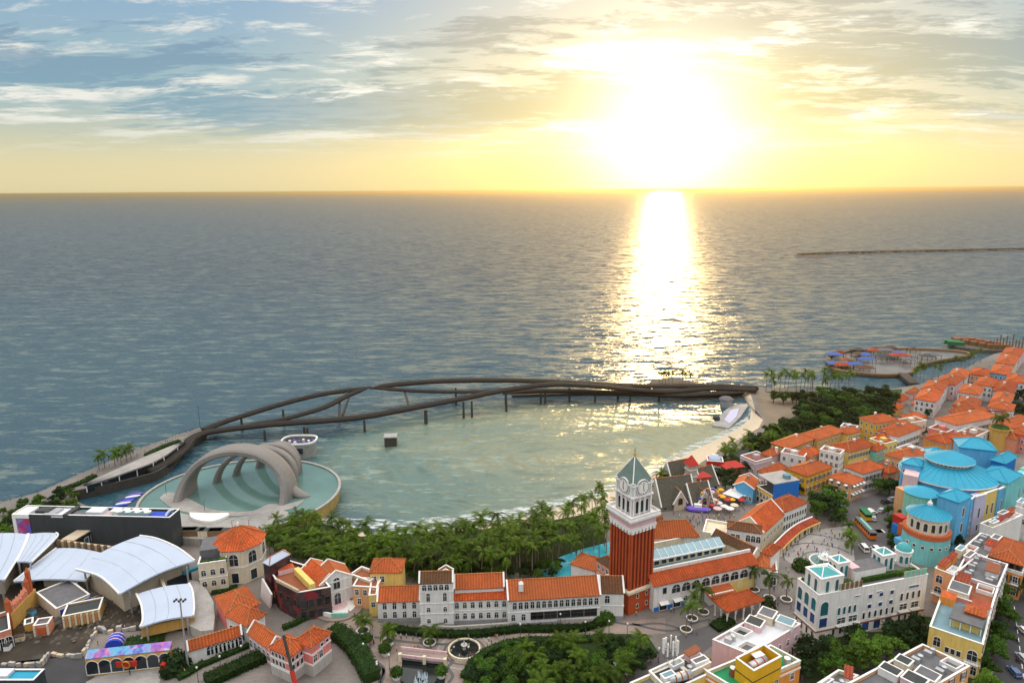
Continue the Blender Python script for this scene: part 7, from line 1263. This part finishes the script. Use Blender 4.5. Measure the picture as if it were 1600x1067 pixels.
# round planter tower
p = Q('Y1', 870, 235, GZ + 4); t = thing('planter_tower', 'round ochre tower topped by a palm bed', 'tower', (p.x, p.y, GZ)); MB().lathe((p.x, p.y, GZ), [(4, 0), (4, 10), (4.4, 10.2), (4.4, 11)], 22).build('drum', 'ochre', t); MB().lathe((p.x, p.y, GZ + 11), [(4.2, 0), (3.4, 0.8), (0.2, 1.0)], 16).build('bed', 'hedge_leaf', t)
for dx, dy in ((0, 0), (1.8, 1), (-1.8, 1)): palm((p.x + dx, p.y + dy, GZ + 11.5), 'palm growing on top of the round ochre tower', 'palms on the ochre tower', 4.5, R1)
# blue and yellow terrace house with grey canopy roof
F_ = [Vector((p.x, p.y, 0)) for p in rect(Q('Y2', 88, 695, 9.5), Q('Y2', 255, 772, 9.5), Q('Y2', 465, 735, 9.5))]; t = building('blue_terrace_house', 'house with yellow arcade below, vivid blue wall and grey canopy roof', F_, 9.0, 'yellow', ('flat', 0.5, 'deck_dark', 'yellow'), [(0, [(6.0, 5, 1.2, 2.2, 'a'), (GZ + .2, 4, 1.6, 2.2, 'rp')])])
u = (F_[1] - F_[0]).normalized(); v = Vector((-u.y, u.x, 0)); L0, L1 = (F_[1] - F_[0]).length, (F_[2] - F_[1]).length
onwall(F_[1], v, -0.1, L1, 5.0, 14.5, 0.3, 'blue', 'blue_wall', t); q = F_[0] + u * L0 * .75 + v * L1 * .5; MB().box((q.x, q.y, 9.0), (L0 * .45, L1 * .9, 5.2), math.atan2(u.y, u.x)).build('upper_storey', 'dark', t); q = F_[0] + u * L0 * .52 + v * L1 * .5; MB().box((q.x, q.y, 14.4), (L0 * 1.02, L1 * 1.0, 0.4), math.atan2(u.y, u.x)).build('canopy_roof', 'concrete', t)
for i in range(5): q = F_[0] + u * 0.4 + v * L1 * (0.03 + .23 * i); MB().box((q.x, q.y, 9.0), (0.3, 0.3, 5.4)).build('canopy_post', 'sand', t)
q = F_[0] + u * L0 * .7 + v * L1 * .7; MB().lathe((q.x, q.y, 14.8), [(1.6, 0), (1.6, 1.6), (0.4, 2.1)], 12).build('water_tank', 'deck_blue', t)
# ================================================================ THEMED VILLAGE AND MARKET
def cottage(label, cx, cy, w_, d_, rz, zw, rise, dorm=True):
    u = Vector((math.cos(rz), math.sin(rz), 0)); v = Vector((-u.y, u.x, 0)); c = Q('Y6', cx, cy); F_ = [c - u * w_ / 2 - v * d_ / 2, c + u * w_ / 2 - v * d_ / 2, c + u * w_ / 2 + v * d_ / 2, c - u * w_ / 2 + v * d_ / 2]; F_ = [Vector((p.x, p.y, 0)) for p in F_]
    t = building('thatched_house', label, F_, zw, 'stone', ('gable', rise, 1.0, 'thatch', 0), [(0, [(GZ + .6, 4, 1.1, 1.8, 'r', 0, 1, 'frame_dark')])])
    if dorm:
        G_ = [c - u * 2.6 - v * (d_ / 2 + 1.5), c + u * 2.6 - v * (d_ / 2 + 1.5), c + u * 2.6 + v * 0.5, c - u * 2.6 + v * 0.5]; G_ = [Vector((p.x, p.y, 0)) for p in G_]; MB().prism(G_, GZ, zw + .6).build('dormer_wall', 'sand', t); roof_gable(t, G_, zw + .6, 4.4, 0.7, 'thatch', 1, 'sand', 'dormer_roof', coped=True); add_win(t, G_[0], u, 2.6, zw - .4, 1.6, 2.6, 'a', 'frame_dark')
    return t
cottage('big dark thatched house with steep dormer behind the clock tower', 285, 545, 16, 11, 0.25, 6.0, 8.5); cottage('smaller thatched house with steep front gable by the market', 500, 545, 10, 9, 0.3, 5.5, 6.5); cottage('tall dark thatched barn rising at the back of the village', 330, 430, 12, 10, 0.4, 8, 8.5, False); cottage('thatched lodge beside the half-timbered tower', 560, 420, 9, 8, 0.5, 7, 6, False)
p = Q('Y6', 443, 480); t = thing('timber_tower', 'slim half-timbered tower with balconies in the village', 'tower', tuple(p)); MB().box((p.x, p.y, GZ), (3.6, 3.6, 14), .3).build('shaft', 'stone', t); [MB().box((p.x, p.y, z), (4.2, 4.2, 0.35), .3).build('balcony', 'cream', t) for z in (6, 9, 12, 15)]; MB().lathe((p.x, p.y, GZ + 14.3), [(3.4, 0), (0.1, 4)], 4, ph=1.08).build('roof', 'red', t)
for x, y, w_, d_, z, m, lb in ((220, 345, 8, 6, 8, 'orange_paint', 'orange roofed hut at the seaward edge of the village'), (300, 320, 5, 5, 9, 'orange_paint', 'little orange roofed kiosk behind the thatched barn'), (360, 300, 5, 5, 9, 'orange_paint', 'second orange kiosk beside the half-timbered tower'), (505, 300, 10, 6, 10, 'red', 'long red roofed stall behind the half-timbered tower'), (545, 250, 6, 5, 8, 'timber', 'brown beach hut between red arcade and village barn'), (815, 210, 9, 6, 7.5, 'red', 'red roofed pavilion between red arcade and mauve house')):
    p = Q('Y6', x, y, z); t = thing('beach_hut', lb, 'hut', (p.x, p.y, GZ)); MB().box((p.x, p.y, GZ), (w_, d_, z - GZ), .3).build('wall', 'timber', t); u = Vector((math.cos(.3), math.sin(.3), 0)); v = Vector((-u.y, u.x, 0)); f = [p - u * w_ / 2 - v * d_ / 2, p + u * w_ / 2 - v * d_ / 2, p + u * w_ / 2 + v * d_ / 2, p - u * w_ / 2 + v * d_ / 2]; roof_hip(t, [Vector((q.x, q.y, 0)) for q in f], z, 2.0, .6, m, caps=False)
F_ = [Vector((p.x, p.y, 0)) for p in rect(Q('Y6', 600, 175, 9), Q('Y6', 745, 185, 9), Q('Y6', 750, 140, 9))]; t = building('red_arcade', 'bright red arcade building with white arches and pale dome', F_, 8.6, 'red', ('flat', .6, 'red', 'red'), [(0, [(GZ + .4, 3, 2.2, 3.6, 'ap', 0, 1, 'frame', 'frame')])]); c = cen(F_); MB().lathe((c.x, c.y, 8.6), [(3, 0), (2.6, 1.4), (1.4, 2.6), (.1, 3)], 14).build('dome', 'membrane', t)
A_ = [Q('Y6', x, y, 7) for x, y in ((755, 135), (870, 90), (980, 60))]; B_ = [Q('Y6', x, y, 6) for x, y in ((800, 165), (910, 125), (1010, 90))]; t = thing('long_shelter', 'long grey-lilac curved shelter roof near the red arcade', 'shelter', (A_[1].x, A_[1].y, GZ)); MB().loft(A_, B_, 4, 8, 1.4, .3).build('roof', 'deck_grey', t); [MB().tube([(p.x, p.y, GZ), (p.x, p.y, p.z)], .25, 6).build('post', 'steel_dark', t) for p in A_ + B_]
rk = random.Random(77)
for i, (x, y) in enumerate(((600, 520), (640, 490), (690, 500), (730, 530), (660, 560), (700, 590), (610, 570), (780, 560), (820, 560), (840, 610), (750, 620), (690, 640), (640, 610), (580, 470), (620, 450), (800, 640), (770, 510), (900, 560), (720, 470), (560, 510))):
    p = Q('Y6', x, y); m, cn = (('cloth_white', 'white'), ('rose', 'pink'), ('red', 'red'), ('yellow_paint', 'yellow'), ('cream', 'cream'))[i % 5]; t = thing('market_parasol', '%s market parasol over a small table on the village square' % cn, 'parasol', tuple(p), '%s market parasols' % cn); r_ = rk.uniform(1.3, 1.9)
    MB().tube([p, p + Vector((0, 0, 2.6))], .06, 5).build('pole', 'steel', t); MB().lathe((p.x, p.y, GZ), [(r_, 2.3), (.1, 3.1)], 8, cap=False).build('canopy', m, t); MB().lathe((p.x, p.y, GZ), [(.1, 0), (.1, .7), (.55, .72)], 8).build('table', 'timber', t)
p = Q('Y6', 515, 620); t = thing('show_boat', 'blue and white show boat set on the village square', 'boat', tuple(p)); MB().tube([p + Vector((-5, 1, 1.4)), p + Vector((-3.4, .7, 1)), p + Vector((0, 0, .9)), p + Vector((3.4, -.7, 1)), p + Vector((5, -1, 1.5))], [.2, 1.4, 1.7, 1.4, .2], 10, 0, .7).build('hull', 'purple', t); MB().box((p.x, p.y, GZ + 1.8), (3, 1.6, 1.3), -.2).build('cabin', 'trim', t)
for x, y, lb in ((900, 500, 'white market tent with pointed roof by the sky blue house'), (840, 520, 'white market tent beside the pink stalls')): p = Q('Y6', x, y); t = thing('market_tent', lb, 'tent', tuple(p)); MB().lathe((p.x, p.y, GZ), [(5, 3.0), (1.5, 4.0), (.1, 6)], 4, cap=False).build('canopy', 'cloth_white', t); [MB().tube([(p.x + a * 3.3, p.y + b * 3.3, GZ), (p.x + a * 3.3, p.y + b * 3.3, 6.2)], .08, 5).build('pole', 'steel', t) for a in (-1, 1) for b in (-1, 1)]
p = Q('Y6', 150, 725); t = thing('sphere_sculpture', 'dark red sphere sculpture on the square beside the clock tower', 'sculpture', tuple(p)); MB().lathe((p.x, p.y, GZ), [(.6, 0), (1.6, .5), (2.3, 1.6), (2.4, 2.4), (2.0, 3.6), (1.0, 4.5), (.1, 4.7)], 16).build('sphere', 'deck_brown', t, smooth=True); MB().lathe((p.x, p.y, GZ), [(1.2, 0), (1.2, .3)], 12).build('base', 'stone', t)
# small carousel swing ride
p = Q('Y6', 615, 600); t = thing('wheel_ride', 'small spoked fairground wheel at the market', 'ride', tuple(p)); MB().tube([p + Vector((math.cos(a) * 4, 0.6 * math.cos(a), 5.2 + math.sin(a) * 4)) for a in [i * math.pi / 10 for i in range(21)]], .16, 5).build('rim', 'cream', t)
for i in range(10): a = i * math.pi / 5; MB().bar(p + Vector((0, 0, 5.2)), p + Vector((math.cos(a) * 4, .6 * math.cos(a), 5.2 + math.sin(a) * 4)), .1).build('spoke', 'steel', t); MB().box(tuple(p + Vector((math.cos(a) * 4, .6 * math.cos(a), 4.6 + math.sin(a) * 4))), (.9, .8, .7)).build('gondola', ('red', 'yellow_paint', 'blue_paint')[i % 3], t)
for s in (-1, 1): MB().bar(p + Vector((s * 2, .8, 0)), p + Vector((0, .4, 5.2)), .25).build('support', 'steel_dark', t)
# ================================================================ FLOATING VILLAGE AND OUTER JETTY
pl = spline(QL('Y3', [(425, 180), (440, 140), (520, 118), (700, 102), (950, 98), (1200, 112), (1290, 130), (1240, 150), (1080, 175), (950, 215), (930, 245), (780, 258), (600, 245), (470, 225), (425, 180)], 1.6), 4)[:-1]
fv = thing('floating_village', 'oval floating market deck with pale wet floor and dark rim', 'pier', tuple(cen(pl))); pl0 = [Vector((p.x, p.y, 0)) for p in pl]; mat('wet_deck', (0.12, 0.115, 0.115), 0.2, 0.35, 0.06, spec=0.5); MB().prism(pl0, -1, 1.6, 0, 1).build('deck', ['concrete_dark', 'wet_deck'], fv); ring(MB(), inset(pl0, -.6) if False else pl0, [p.lerp(cen(pl0), .05) for p in pl0], 1.6, 3.0).build('rim_walkway', 'timber', fv)
rf_ = random.Random(12)
for i, (x, y) in enumerate(((470, 150), (500, 140), (480, 190), (520, 205), (560, 195), (580, 210), (540, 185), (610, 120), (640, 115), (620, 145), (650, 150), (700, 125), (735, 118), (770, 125), (800, 112), (850, 140), (855, 155), (770, 160), (905, 180), (650, 230), (460, 205), (510, 215), (1020, 160), (1050, 155), (940, 120), (660, 180))):
    p = Q('Y3', x, y, 1.6); m, cn = (('cloth_blue', 'blue'), ('tile_red', 'brick-red'), ('deck_dark', 'black'), ('deck_grey', 'grey'), ('tile_brown', 'brown'))[i % 5]; w_, d_ = rf_.uniform(7, 15), rf_.uniform(5, 9); t = thing('market_shelter', '%s roofed shelter on the floating market deck' % cn, 'shelter', (p.x, p.y, 1.6), '%s shelters of the floating market' % cn); rz = rf_.uniform(-.3, .3); u = Vector((math.cos(rz), math.sin(rz), 0)); v = Vector((-u.y, u.x, 0))
    f = [p - u * w_ / 2 - v * d_ / 2, p + u * w_ / 2 - v * d_ / 2, p + u * w_ / 2 + v * d_ / 2, p - u * w_ / 2 + v * d_ / 2]; roof_hip(t, [Vector((q.x, q.y, 0)) for q in f], 4.6, 1.6, .2, m, caps=False); [MB().tube([(q.x, q.y, 1.6), (q.x, q.y, 4.6)], .18, 5).build('post', 'steel_dark', t) for q in f]
a = [Q('Y3', x, y, 2) for x, y in ((880, 250), (915, 285), (950, 312))]; t = thing('causeway', 'dark causeway linking the floating market to the shore', 'pier', tuple(a[1])); [MB().bar(p + Vector((0, 0, .3)), q + Vector((0, 0, .3)), 6, 2.4).build('span', 'concrete_dark', t) for p, q in zip(a, a[1:])]
pl = [Vector((p.x, p.y, 0)) for p in spline(QL('Y3', [(1150, 60), (1180, 40), (1280, 32), (1360, 42), (1420, 75), (1540, 90), (1700, 80), (1700, 110), (1450, 112), (1330, 105), (1200, 88), (1150, 60)], 1.6), 4)[:-1]]; t = thing('outer_jetty', 'brown outer jetty with wooden posts beyond the floating market', 'pier', tuple(cen(pl))); MB().prism(pl, -1, 2.6, 0).build('mound', 'rock', t); 
for i, (x, y) in enumerate(((1170, 65), (1190, 72))): p = Q('Y3', x, y, 2.6); MB().box((p.x, p.y, 2.6), (12, 5, 3), -.4).build('shed', 'green_paint', t)
for i in range(5): p = Q('Y3', 1240 + 50 * i, 55 + 9 * i, 2.6); MB().box((p.x, p.y, 2.6), (16, 8, 3.5), -.25, 0, 1).build('shed', ['timber', 'deck_brown'], t)
for i in range(11): p = Q('Y3', 1395 + 19 * i, 95 + (i * 7) % 12, 2); MB().tube([(p.x, p.y, 0), (p.x, p.y, rf_.uniform(8, 15))], .45, 6).build('post', 'timber', t)
# ================================================================ PEOPLE, VEHICLES, LAMPS
def person_mesh(pose):
    st = 0.16 if pose else 0.05; J = [(0, 0, .95), (0, 0, 1.2), (0, 0, 1.45), (0, 0, 1.55), (0, -.02, 1.68), (.1, 0, .92), (.11, -st, .5), (.11, -st * .6, .06), (.11, -st * .6 - .14, .03), (-.1, 0, .92), (-.11, st, .5), (-.11, st * 1.3, .08), (-.11, st * 1.3 - .14, .04), (.19, 0, 1.4), (.25, st * .8, 1.13), (.26, st * .4 - .06, .88), (-.19, 0, 1.4), (-.25, -st * .8, 1.13), (-.26, -st - .06, .9)]
    Rr = [.15, .13, .15, .06, .10, .09, .07, .05, .045, .09, .07, .05, .045, .065, .05, .04, .065, .05, .04]; E_ = [(0, 1), (1, 2), (2, 3), (3, 4), (0, 5), (5, 6), (6, 7), (7, 8), (0, 9), (9, 10), (10, 11), (11, 12), (2, 13), (13, 14), (14, 15), (2, 16), (16, 17), (17, 18)]
    me = bpy.data.meshes.new('skel'); me.from_pydata(J, E_, []); o = bpy.data.objects.new('skel', me); COL.objects.link(o); md = o.modifiers.new('s', 'SKIN'); 
    for i, r in enumerate(Rr): me.skin_vertices[0].data[i].radius = (r, r * .85)
    me.skin_vertices[0].data[0].use_root = True
    s2 = o.modifiers.new('b', 'SUBSURF'); s2.levels = 1
    dg = bpy.context.evaluated_depsgraph_get(); dg.update(); out = bpy.data.meshes.new_from_object(o.evaluated_get(dg)); bpy.data.objects.remove(o); return out
PB = [person_mesh(0), person_mesh(1)]; PM = {}
def person(p, top, leg, label, group=None):
    i = random.randrange(2); k = (i, top, leg)
    if k not in PM:
        me = PB[i].copy(); me.materials.clear()
        for m in ('skin', top, leg, 'hair'): me.materials.append(MATS[m])
        for f in me.polygons: c = f.center; f.material_index = 3 if (c.z > 1.70 or (c.z > 1.62 and c.y > 0.02)) else 0 if (c.z > 1.5 or (abs(c.x) > .2 and c.z < 1.2) or c.z < .06) else 1 if c.z > .92 else 2; f.use_smooth = True
        PM[k] = me
    o = link('person', PM[k], None, p, random.uniform(0, 6.28)); return tag(o, label, 'person', group)
rp_ = random.Random(3); TOPS = (('cloth_white', 'white'), ('cloth_dark', 'black'), ('cloth_red', 'red'), ('cloth_blue', 'blue'), ('cloth_yellow', 'yellow'))
def crowd(k, pts, where):
    for x, y in pts:
        m, cn = rp_.choice(TOPS); p = Q(k, x, y); person((p.x, p.y, GZ + .05), m, rp_.choice(('cloth_dark', 'cloth_blue')), 'person in %s top standing %s' % (cn, where), 'people %s, %s tops' % (where, cn))
crowd('Z5', [(95, 745), (140, 740), (150, 745), (268, 715), (362, 705), (352, 775), (372, 780), (378, 788), (385, 790), (560, 715), (628, 735), (598, 785), (682, 840), (700, 825), (858, 712), (868, 712), (832, 750), (805, 760), (1065, 705), (1125, 712), (1128, 720), (1248, 698), (1290, 700), (1420, 680), (1505, 672), (240, 790)], 'on the plaza below the white building')
crowd('Z3', [(1040, 490), (1100, 490), (1120, 500), (1135, 495), (1085, 480), (1060, 485), (1150, 500), (1180, 740), (1280, 790), (1145, 600), (1105, 580), (985, 560), (920, 545)], 'beside the round stage')
crowd('Z7', [(785, 625), (862, 605), (430, 465), (960, 790), (165, 595), (680, 440), (1125, 285), (1425, 380), (585, 800), (700, 445)], 'on the street near the loggia')
crowd('Y7', [(490, 620), (500, 605), (545, 625), (565, 640), (640, 630), (655, 630), (728, 665), (650, 690), (480, 690), (420, 660), (390, 640), (330, 770), (300, 840), (700, 530), (755, 545), (600, 655), (440, 640), (350, 680), (270, 880)], 'on the round square by the curved arcade')
crowd('Y6', [(440, 690), (470, 700), (500, 720), (530, 740), (560, 720), (590, 690), (620, 700), (660, 690), (700, 690), (740, 690), (450, 720), (420, 680), (480, 680), (350, 680), (300, 650), (650, 540), (600, 640), (760, 660), (800, 690), (840, 680), (550, 660), (575, 745), (630, 735), (680, 720)], 'in the village market')
crowd('Z1', [(705, 495), (740, 480), (780, 455), (830, 435), (1040, 355), (1100, 330), (1225, 260), (1255, 250), (1290, 235), (1330, 215), (1365, 205), (1400, 195), (1425, 185), (590, 540), (460, 595), (1310, 225), (1345, 212), (1385, 200), (1270, 243), (1445, 175)], 'on the outer promenade')
crowd('Z2', [(1005, 760), (1000, 775), (145, 780), (915, 1010), (1300, 1000), (880, 690), (690, 800)], 'near the courtyard hedge')
def crowd_in(pl, cnt, where, seed): crowd('F', [], where) or [person((x, y, GZ + .06), *(lambda t_: (t_[0], rp_.choice(('cloth_dark', 'cloth_blue')), 'person in %s top standing %s' % (t_[1], where), 'people %s, %s tops' % (where, t_[1])))(rp_.choice(TOPS))) for x, y in scatter(pl, cnt, 1.0, GZ, seed)]
crowd_in([(1225, 868), (1245, 848), (1280, 830), (1325, 822), (1330, 850), (1260, 875)], 26, 'on the round square by the curved arcade', 41)
crowd_in([(560, 975), (640, 992), (740, 998), (830, 990), (760, 1012), (715, 1040), (690, 1010), (600, 1010), (575, 1040)], 30, 'on the plaza below the white building', 42)
crowd_in([(1090, 790), (1150, 775), (1165, 800), (1120, 825), (1060, 830)], 40, 'in the village market', 43)
crowd_in([(1215, 900), (1235, 880), (1250, 940), (1225, 985), (1190, 960)], 16, 'in the lane between arcade and Moorish building', 44)
# ---- vehicles
def car_parts(L, W, hb, ht, cab0, cab1):
    b = MB(); prof = [(-L / 2, .35), (-L / 2, hb * .8), (-L / 2 + .15, hb), (L / 2 - .9, hb), (L / 2 - .1, hb * .8), (L / 2, .55), (L / 2, .35)]; cb = [(cab0, hb), (cab0 + .35, ht), (cab1 - .6, ht), (cab1, hb)]
    for pr, wd, mi in ((prof, W / 2, 0), ([(x, z) for x, z in cb], W / 2 - .12, 0)):
        k = len(pr)
        for i in range(k): (x0, z0_), (x1, z1_) = pr[i], pr[(i + 1) % k]; b.face([(x0, -wd, z0_), (x1, -wd, z1_), (x1, wd, z1_), (x0, wd, z0_)])
        b.face([(x, -wd, z) for x, z in pr]); b.face([(x, wd, z) for x, z in pr][::-1])
    g = MB(); wd = W / 2 - .1
    for sg in (-1, 1): g.face([(cab0 + .2, sg * wd, hb + .06), (cab0 + .42, sg * wd, ht - .1), (cab1 - .68, sg * wd, ht - .1), (cab1 - .25, sg * wd, hb + .06)])
    g.face([(cab1 + .01, -wd + .1, hb + .04), (cab1 + .01, wd - .1, hb + .04), (cab1 - .57, wd - .1, ht - .04), (cab1 - .57, -wd + .1, ht - .04)]); g.face([(cab0 - .01, -wd + .1, hb + .04), (cab0 - .01, wd - .1, hb + .04), (cab0 + .33, wd - .1, ht - .04), (cab0 + .33, -wd + .1, ht - .04)])
    return b, g
whm = MB(); _pp = [(0, -.11, 0), (0, .11, 0)]; whm.tube(_pp, .34, 12); whm.tube([(0, -.13, 0), (0, .13, 0)], .2, 10, 1); WHM = whm.mesh('wheel', ['rubber', 'steel'])
lt = MB().box((0, 0, 0), (.08, .35, .18)); LTM = {m: lt.mesh('lamp', m) for m in ('cloth_white', 'red')}
_b, _g = car_parts(4.3, 1.8, .92, 1.48, -1.9, 1.3); _vb, _vg = car_parts(4.9, 1.9, 1.05, 2.0, -2.42, 1.9); CARB = {}
GLM = {'car': _g.mesh('car_windows', 'glass'), 'van': _vg.mesh('car_windows', 'glass')}
def car(k, x, y, rz, col, label, kind='car', group=None):
    p = Q(k, x, y); t = thing('parked_car' if kind == 'car' else 'van', label, kind, (p.x, p.y, GZ + .05), group, rz)
    if (kind, col) not in CARB: CARB[(kind, col)] = (_b if kind == 'car' else _vb).mesh('car_body', 'car_' + col)
    link('body', CARB[(kind, col)], t); link('window', GLM[kind], t); L, W = (4.3, 1.8) if kind == 'car' else (4.9, 1.9)
    for sx in (-.3, .31):
        for sy in (-1, 1): link('wheel', WHM, t, (L * sx, sy * (W / 2 - .1), .34))
    for sy in (-1, 1): link('headlight', LTM['cloth_white'], t, (L / 2, sy * .6, .62)); link('tail_light', LTM['red'], t, (-L / 2, sy * .6, .65))
    return t
for a in (('Y7', 920, 625, 1.5, 'white', 'white van below the tram on the square street', 'van'), ('Y7', 1015, 640, 1.62, 'white', 'white pickup-like van beside the other white van', 'van'), ('Y7', 985, 355, .4, 'white', 'white car turning beside the green tram'), ('Y7', 1055, 335, .6, 'silver', 'silver car beyond the turning white car'), ('Y7', 990, 395, 1.2, 'silver', 'silver car close to the green-roofed tram'), ('Y7', 915, 360, 1.4, 'white', 'white car next to the green-roofed tram'), ('Y7', 1085, 270, .3, 'dark', 'dark car parked under trees near the salmon house'), ('Y7', 1140, 250, .3, 'silver', 'silver car parked under trees near the salmon house'), ('Y7', 1165, 265, .3, 'dark', 'black car parked nearest the blue hall'), ('Y7', 965, 340, .7, 'white', 'white car behind the turning white car'),
          ('Z8', 1540, 890, 1.5, 'blue', 'dark blue car driving on the asphalt road'), ('Z8', 1598, 630, 1.5, 'white', 'white car on the asphalt road near the orange house'), ('Z7', 310, 870, -.5, 'white', 'white van beside the park trees', 'van'), ('Z8', 1590, 800, 1.5, 'silver', 'silver car on the asphalt road beside the terraced block'), ('Z5', 1625, 955, -.5, 'dark', 'dark car behind the white van by the park')): car(*a)
p = Q('Y7', 928, 490); t = thing('tram', 'orange tram with pale roof on the street by the square', 'tram', (p.x, p.y, GZ), None, 1.53); MB_ = lambda: MB()
def tpart(nm, b, m): link(nm, b.mesh(nm, m), t)
tpart('body', MB().box((0, 0, .5), (13, 2.5, 1.3)), 'orange_paint'); tpart('cabin', MB().box((0, 0, 1.8), (12.6, 2.4, 1.1)), 'glass'); tpart('roof', MB().box((0, 0, 2.9), (13, 2.6, .35)), 'deck_grey'); tpart('roof_strip', MB().box((0, 0, 3.25), (9, .8, .3)), 'mint')
for i in range(9): tpart('pillar', MB().box((-6 + 1.5 * i, -1.23, 1.8), (.16, .1, 1.1)).box((-6 + 1.5 * i, 1.23, 1.8), (.16, .1, 1.1)), 'yellow_paint')
for sx in (-4.5, 4.5):
    for sy in (-1, 1): link('wheel', WHM, t, (sx, sy * 1.1, .36))
p = Q('Y7', 930, 385); t = thing('tram', 'green roofed tram car waiting ahead of the orange tram', 'tram', (p.x, p.y, GZ), None, 1.5); tpart('body', MB().box((0, 0, .5), (6, 2.4, 1.3)), 'yellow_paint'); tpart('cabin', MB().box((0, 0, 1.8), (5.8, 2.3, 1.0)), 'glass'); tpart('roof', MB().box((0, 0, 2.8), (6.4, 2.8, .35)), 'green_paint'); [link('wheel', WHM, t, (sx, sy * 1.05, .36)) for sx in (-2, 2) for sy in (-1, 1)]
def scooter(k, x, y, rz, label):
    p = Q(k, x, y); t = thing('scooter', label, 'scooter', (p.x, p.y, GZ + .05), None, rz); b = MB().box((0, 0, .35), (1.0, .3, .35)).box((-.3, 0, .7), (.7, .28, .12)).bar((.55, 0, .4), (.42, 0, 1.05), .1); link('body', b.mesh('scooter_body', 'cloth_dark'), t); link('wheel', WHM, t, (.62, 0, .3), 0, (.85, .5, .85)); link('wheel', WHM, t, (-.6, 0, .3), 0, (.85, .5, .85)); link('handlebar', MB().bar((.42, -.32, 1.05), (.42, .32, 1.05), .06).mesh('handlebar', 'steel_dark'), t)
    person((p.x - .1, p.y - .2, GZ + .35), 'cloth_dark', 'cloth_dark', 'rider in black on the ' + label)
scooter('Z8', 1553, 690, 1.5, 'scooter with rider on the open asphalt road'); scooter('Z8', 1558, 815, 1.5, 'scooter ahead of the dark blue car')
# crossing stripes
for i in range(9): q = Q('Y7', 965 + i * 12, 482); MB().box((q.x, q.y, GZ + .034), (1.2, 2.6, .004)).build('crossing_stripe', 'trim', ground)
# square paving bands and fountain
c = Q('Y7', 620, 720)
for r0 in (7, 13, 20):
    b = MB(); A_ = [Vector((c.x + math.cos(a) * r0, c.y + math.sin(a) * r0, 0)) for a in [.5 + i * .11 for i in range(24)]]; B_ = [Vector((c.x + math.cos(a) * (r0 + .5), c.y + math.sin(a) * (r0 + .5), 0)) for a in [.5 + i * .11 for i in range(24)]]
    for i in range(23): b.face([(A_[i].x, A_[i].y, GZ + .09), (B_[i].x, B_[i].y, GZ + .09), (B_[i + 1].x, B_[i + 1].y, GZ + .09), (A_[i + 1].x, A_[i + 1].y, GZ + .09)])
    b.build('paving_band', 'asphalt_light', ground)
t = thing('fountain', 'white tiered fountain on the round square behind the Moorish building', 'fountain', (c.x, c.y, GZ)); MB().lathe((c.x, c.y, GZ), [(5, 0), (5, .7), (4.6, .75), (4.5, .5), (.1, .5)], 28, cap=False).build('basin', 'trim', t); MB().lathe((c.x, c.y, GZ), [(4.5, .55), (.1, .56)], 24, cap=False).build('water', 'basin_water', t); MB().lathe((c.x, c.y, GZ), [(.7, .5), (.5, 1.4), (2.2, 1.9), (2.1, 2.0), (.4, 1.9), (.3, 3), (1.1, 3.3), (.2, 3.3), (.15, 4.3), (.02, 4.5)], 16).build('tiers', 'trim', t)
for i in range(9): a = i * .7; t2 = MB().tube([(c.x + math.cos(a) * .8, c.y + math.sin(a) * .8, GZ + 3.4), (c.x + math.cos(a) * 1.8, c.y + math.sin(a) * 1.8, GZ + 3.8), (c.x + math.cos(a) * 3, c.y + math.sin(a) * 3, GZ + .6)], .08, 4).build('water_jet', 'spray', t)
for x, y in ((450, 770), (700, 790)): q = Q('Y7', x, y); shrub((q.x, q.y, GZ), 'large round bush beside the tiered fountain', 3.4 if x == 450 else 2.4, 'leaf', 'bushes by the tiered fountain')
q = Q('Z7', 1365, 400); shrub((q.x, q.y, GZ), 'round bush at the corner of the loggia', 2.6, 'leaf_dark'); q = Q('Z7', 215, 500); shrub((q.x, q.y, GZ), 'bush at the end of the long hedge by the brick podium', 2.8, 'leaf'); q = Q('Z7', 170, 520); shrub((q.x, q.y, GZ), 'second lower bush where the long hedge ends', 2.0, 'leaf')
# street lamps
lb = MB().tube([(0, 0, 0), (0, 0, .5), (0, 0, 4.2)], [.16, .09, .06], 7); LM1 = lb.mesh('lamp_post', 'steel_dark'); LM2 = MB().lathe((0, 0, 4.2), [(.08, 0), (.26, .15), (.26, .5), (.05, .7)], 8).mesh('lantern', 'cloth_white')
def lamp(k, x, y, label, grp): p = Q(k, x, y); t = thing('street_lamp', label, 'lamp', tuple(p), grp); link('post', LM1, t); link('lantern', LM2, t)
for k, x, y in (('Z5', 455, 795), ('Z5', 35, 830), ('Z5', 120, 960), ('Z5', 690, 850), ('Z5', 1012, 705), ('Z5', 1418, 690), ('Z5', 1262, 640), ('Z5', 195, 900), ('Z3', 1165, 800), ('Z3', 1210, 890), ('Z3', 1305, 1020), ('Z3', 205, 980), ('Z3', 355, 905), ('Z3', 45, 1060)): lamp(k, x, y, 'slim dark street lamp with white lantern on the plaza', 'plaza lamps')
for k, x, y in (('Z7', 235, 600), ('Z7', 590, 800), ('Z7', 820, 590), ('Z7', 365, 620)): lamp(k, x, y, 'slim dark street lamp with white lantern by the park street', 'park street lamps')

# lane dashes and kerb of the right-hand road
a, e = P(1580, 915), P(1600, 1067)
for i in range(12): q = a.lerp(e, i / 12); d = (e - a).normalized(); MB().obox(Vector((q.x, q.y, GZ + .036)), d * 2.2, Vector((-d.y, d.x, 0)) * .18, Vector((0, 0, .004))).build('lane_dash', 'trim', ground)
k1, k2 = P(1561, 905), P(1546, 1010)
for i in range(9): q, r_ = k1.lerp(k2, i / 9), k1.lerp(k2, (i + .96) / 9); MB().bar(q + Vector((0, 0, .07)), r_ + Vector((0, 0, .07)), .35, .16).build('kerb_stone', 'stone', ground)
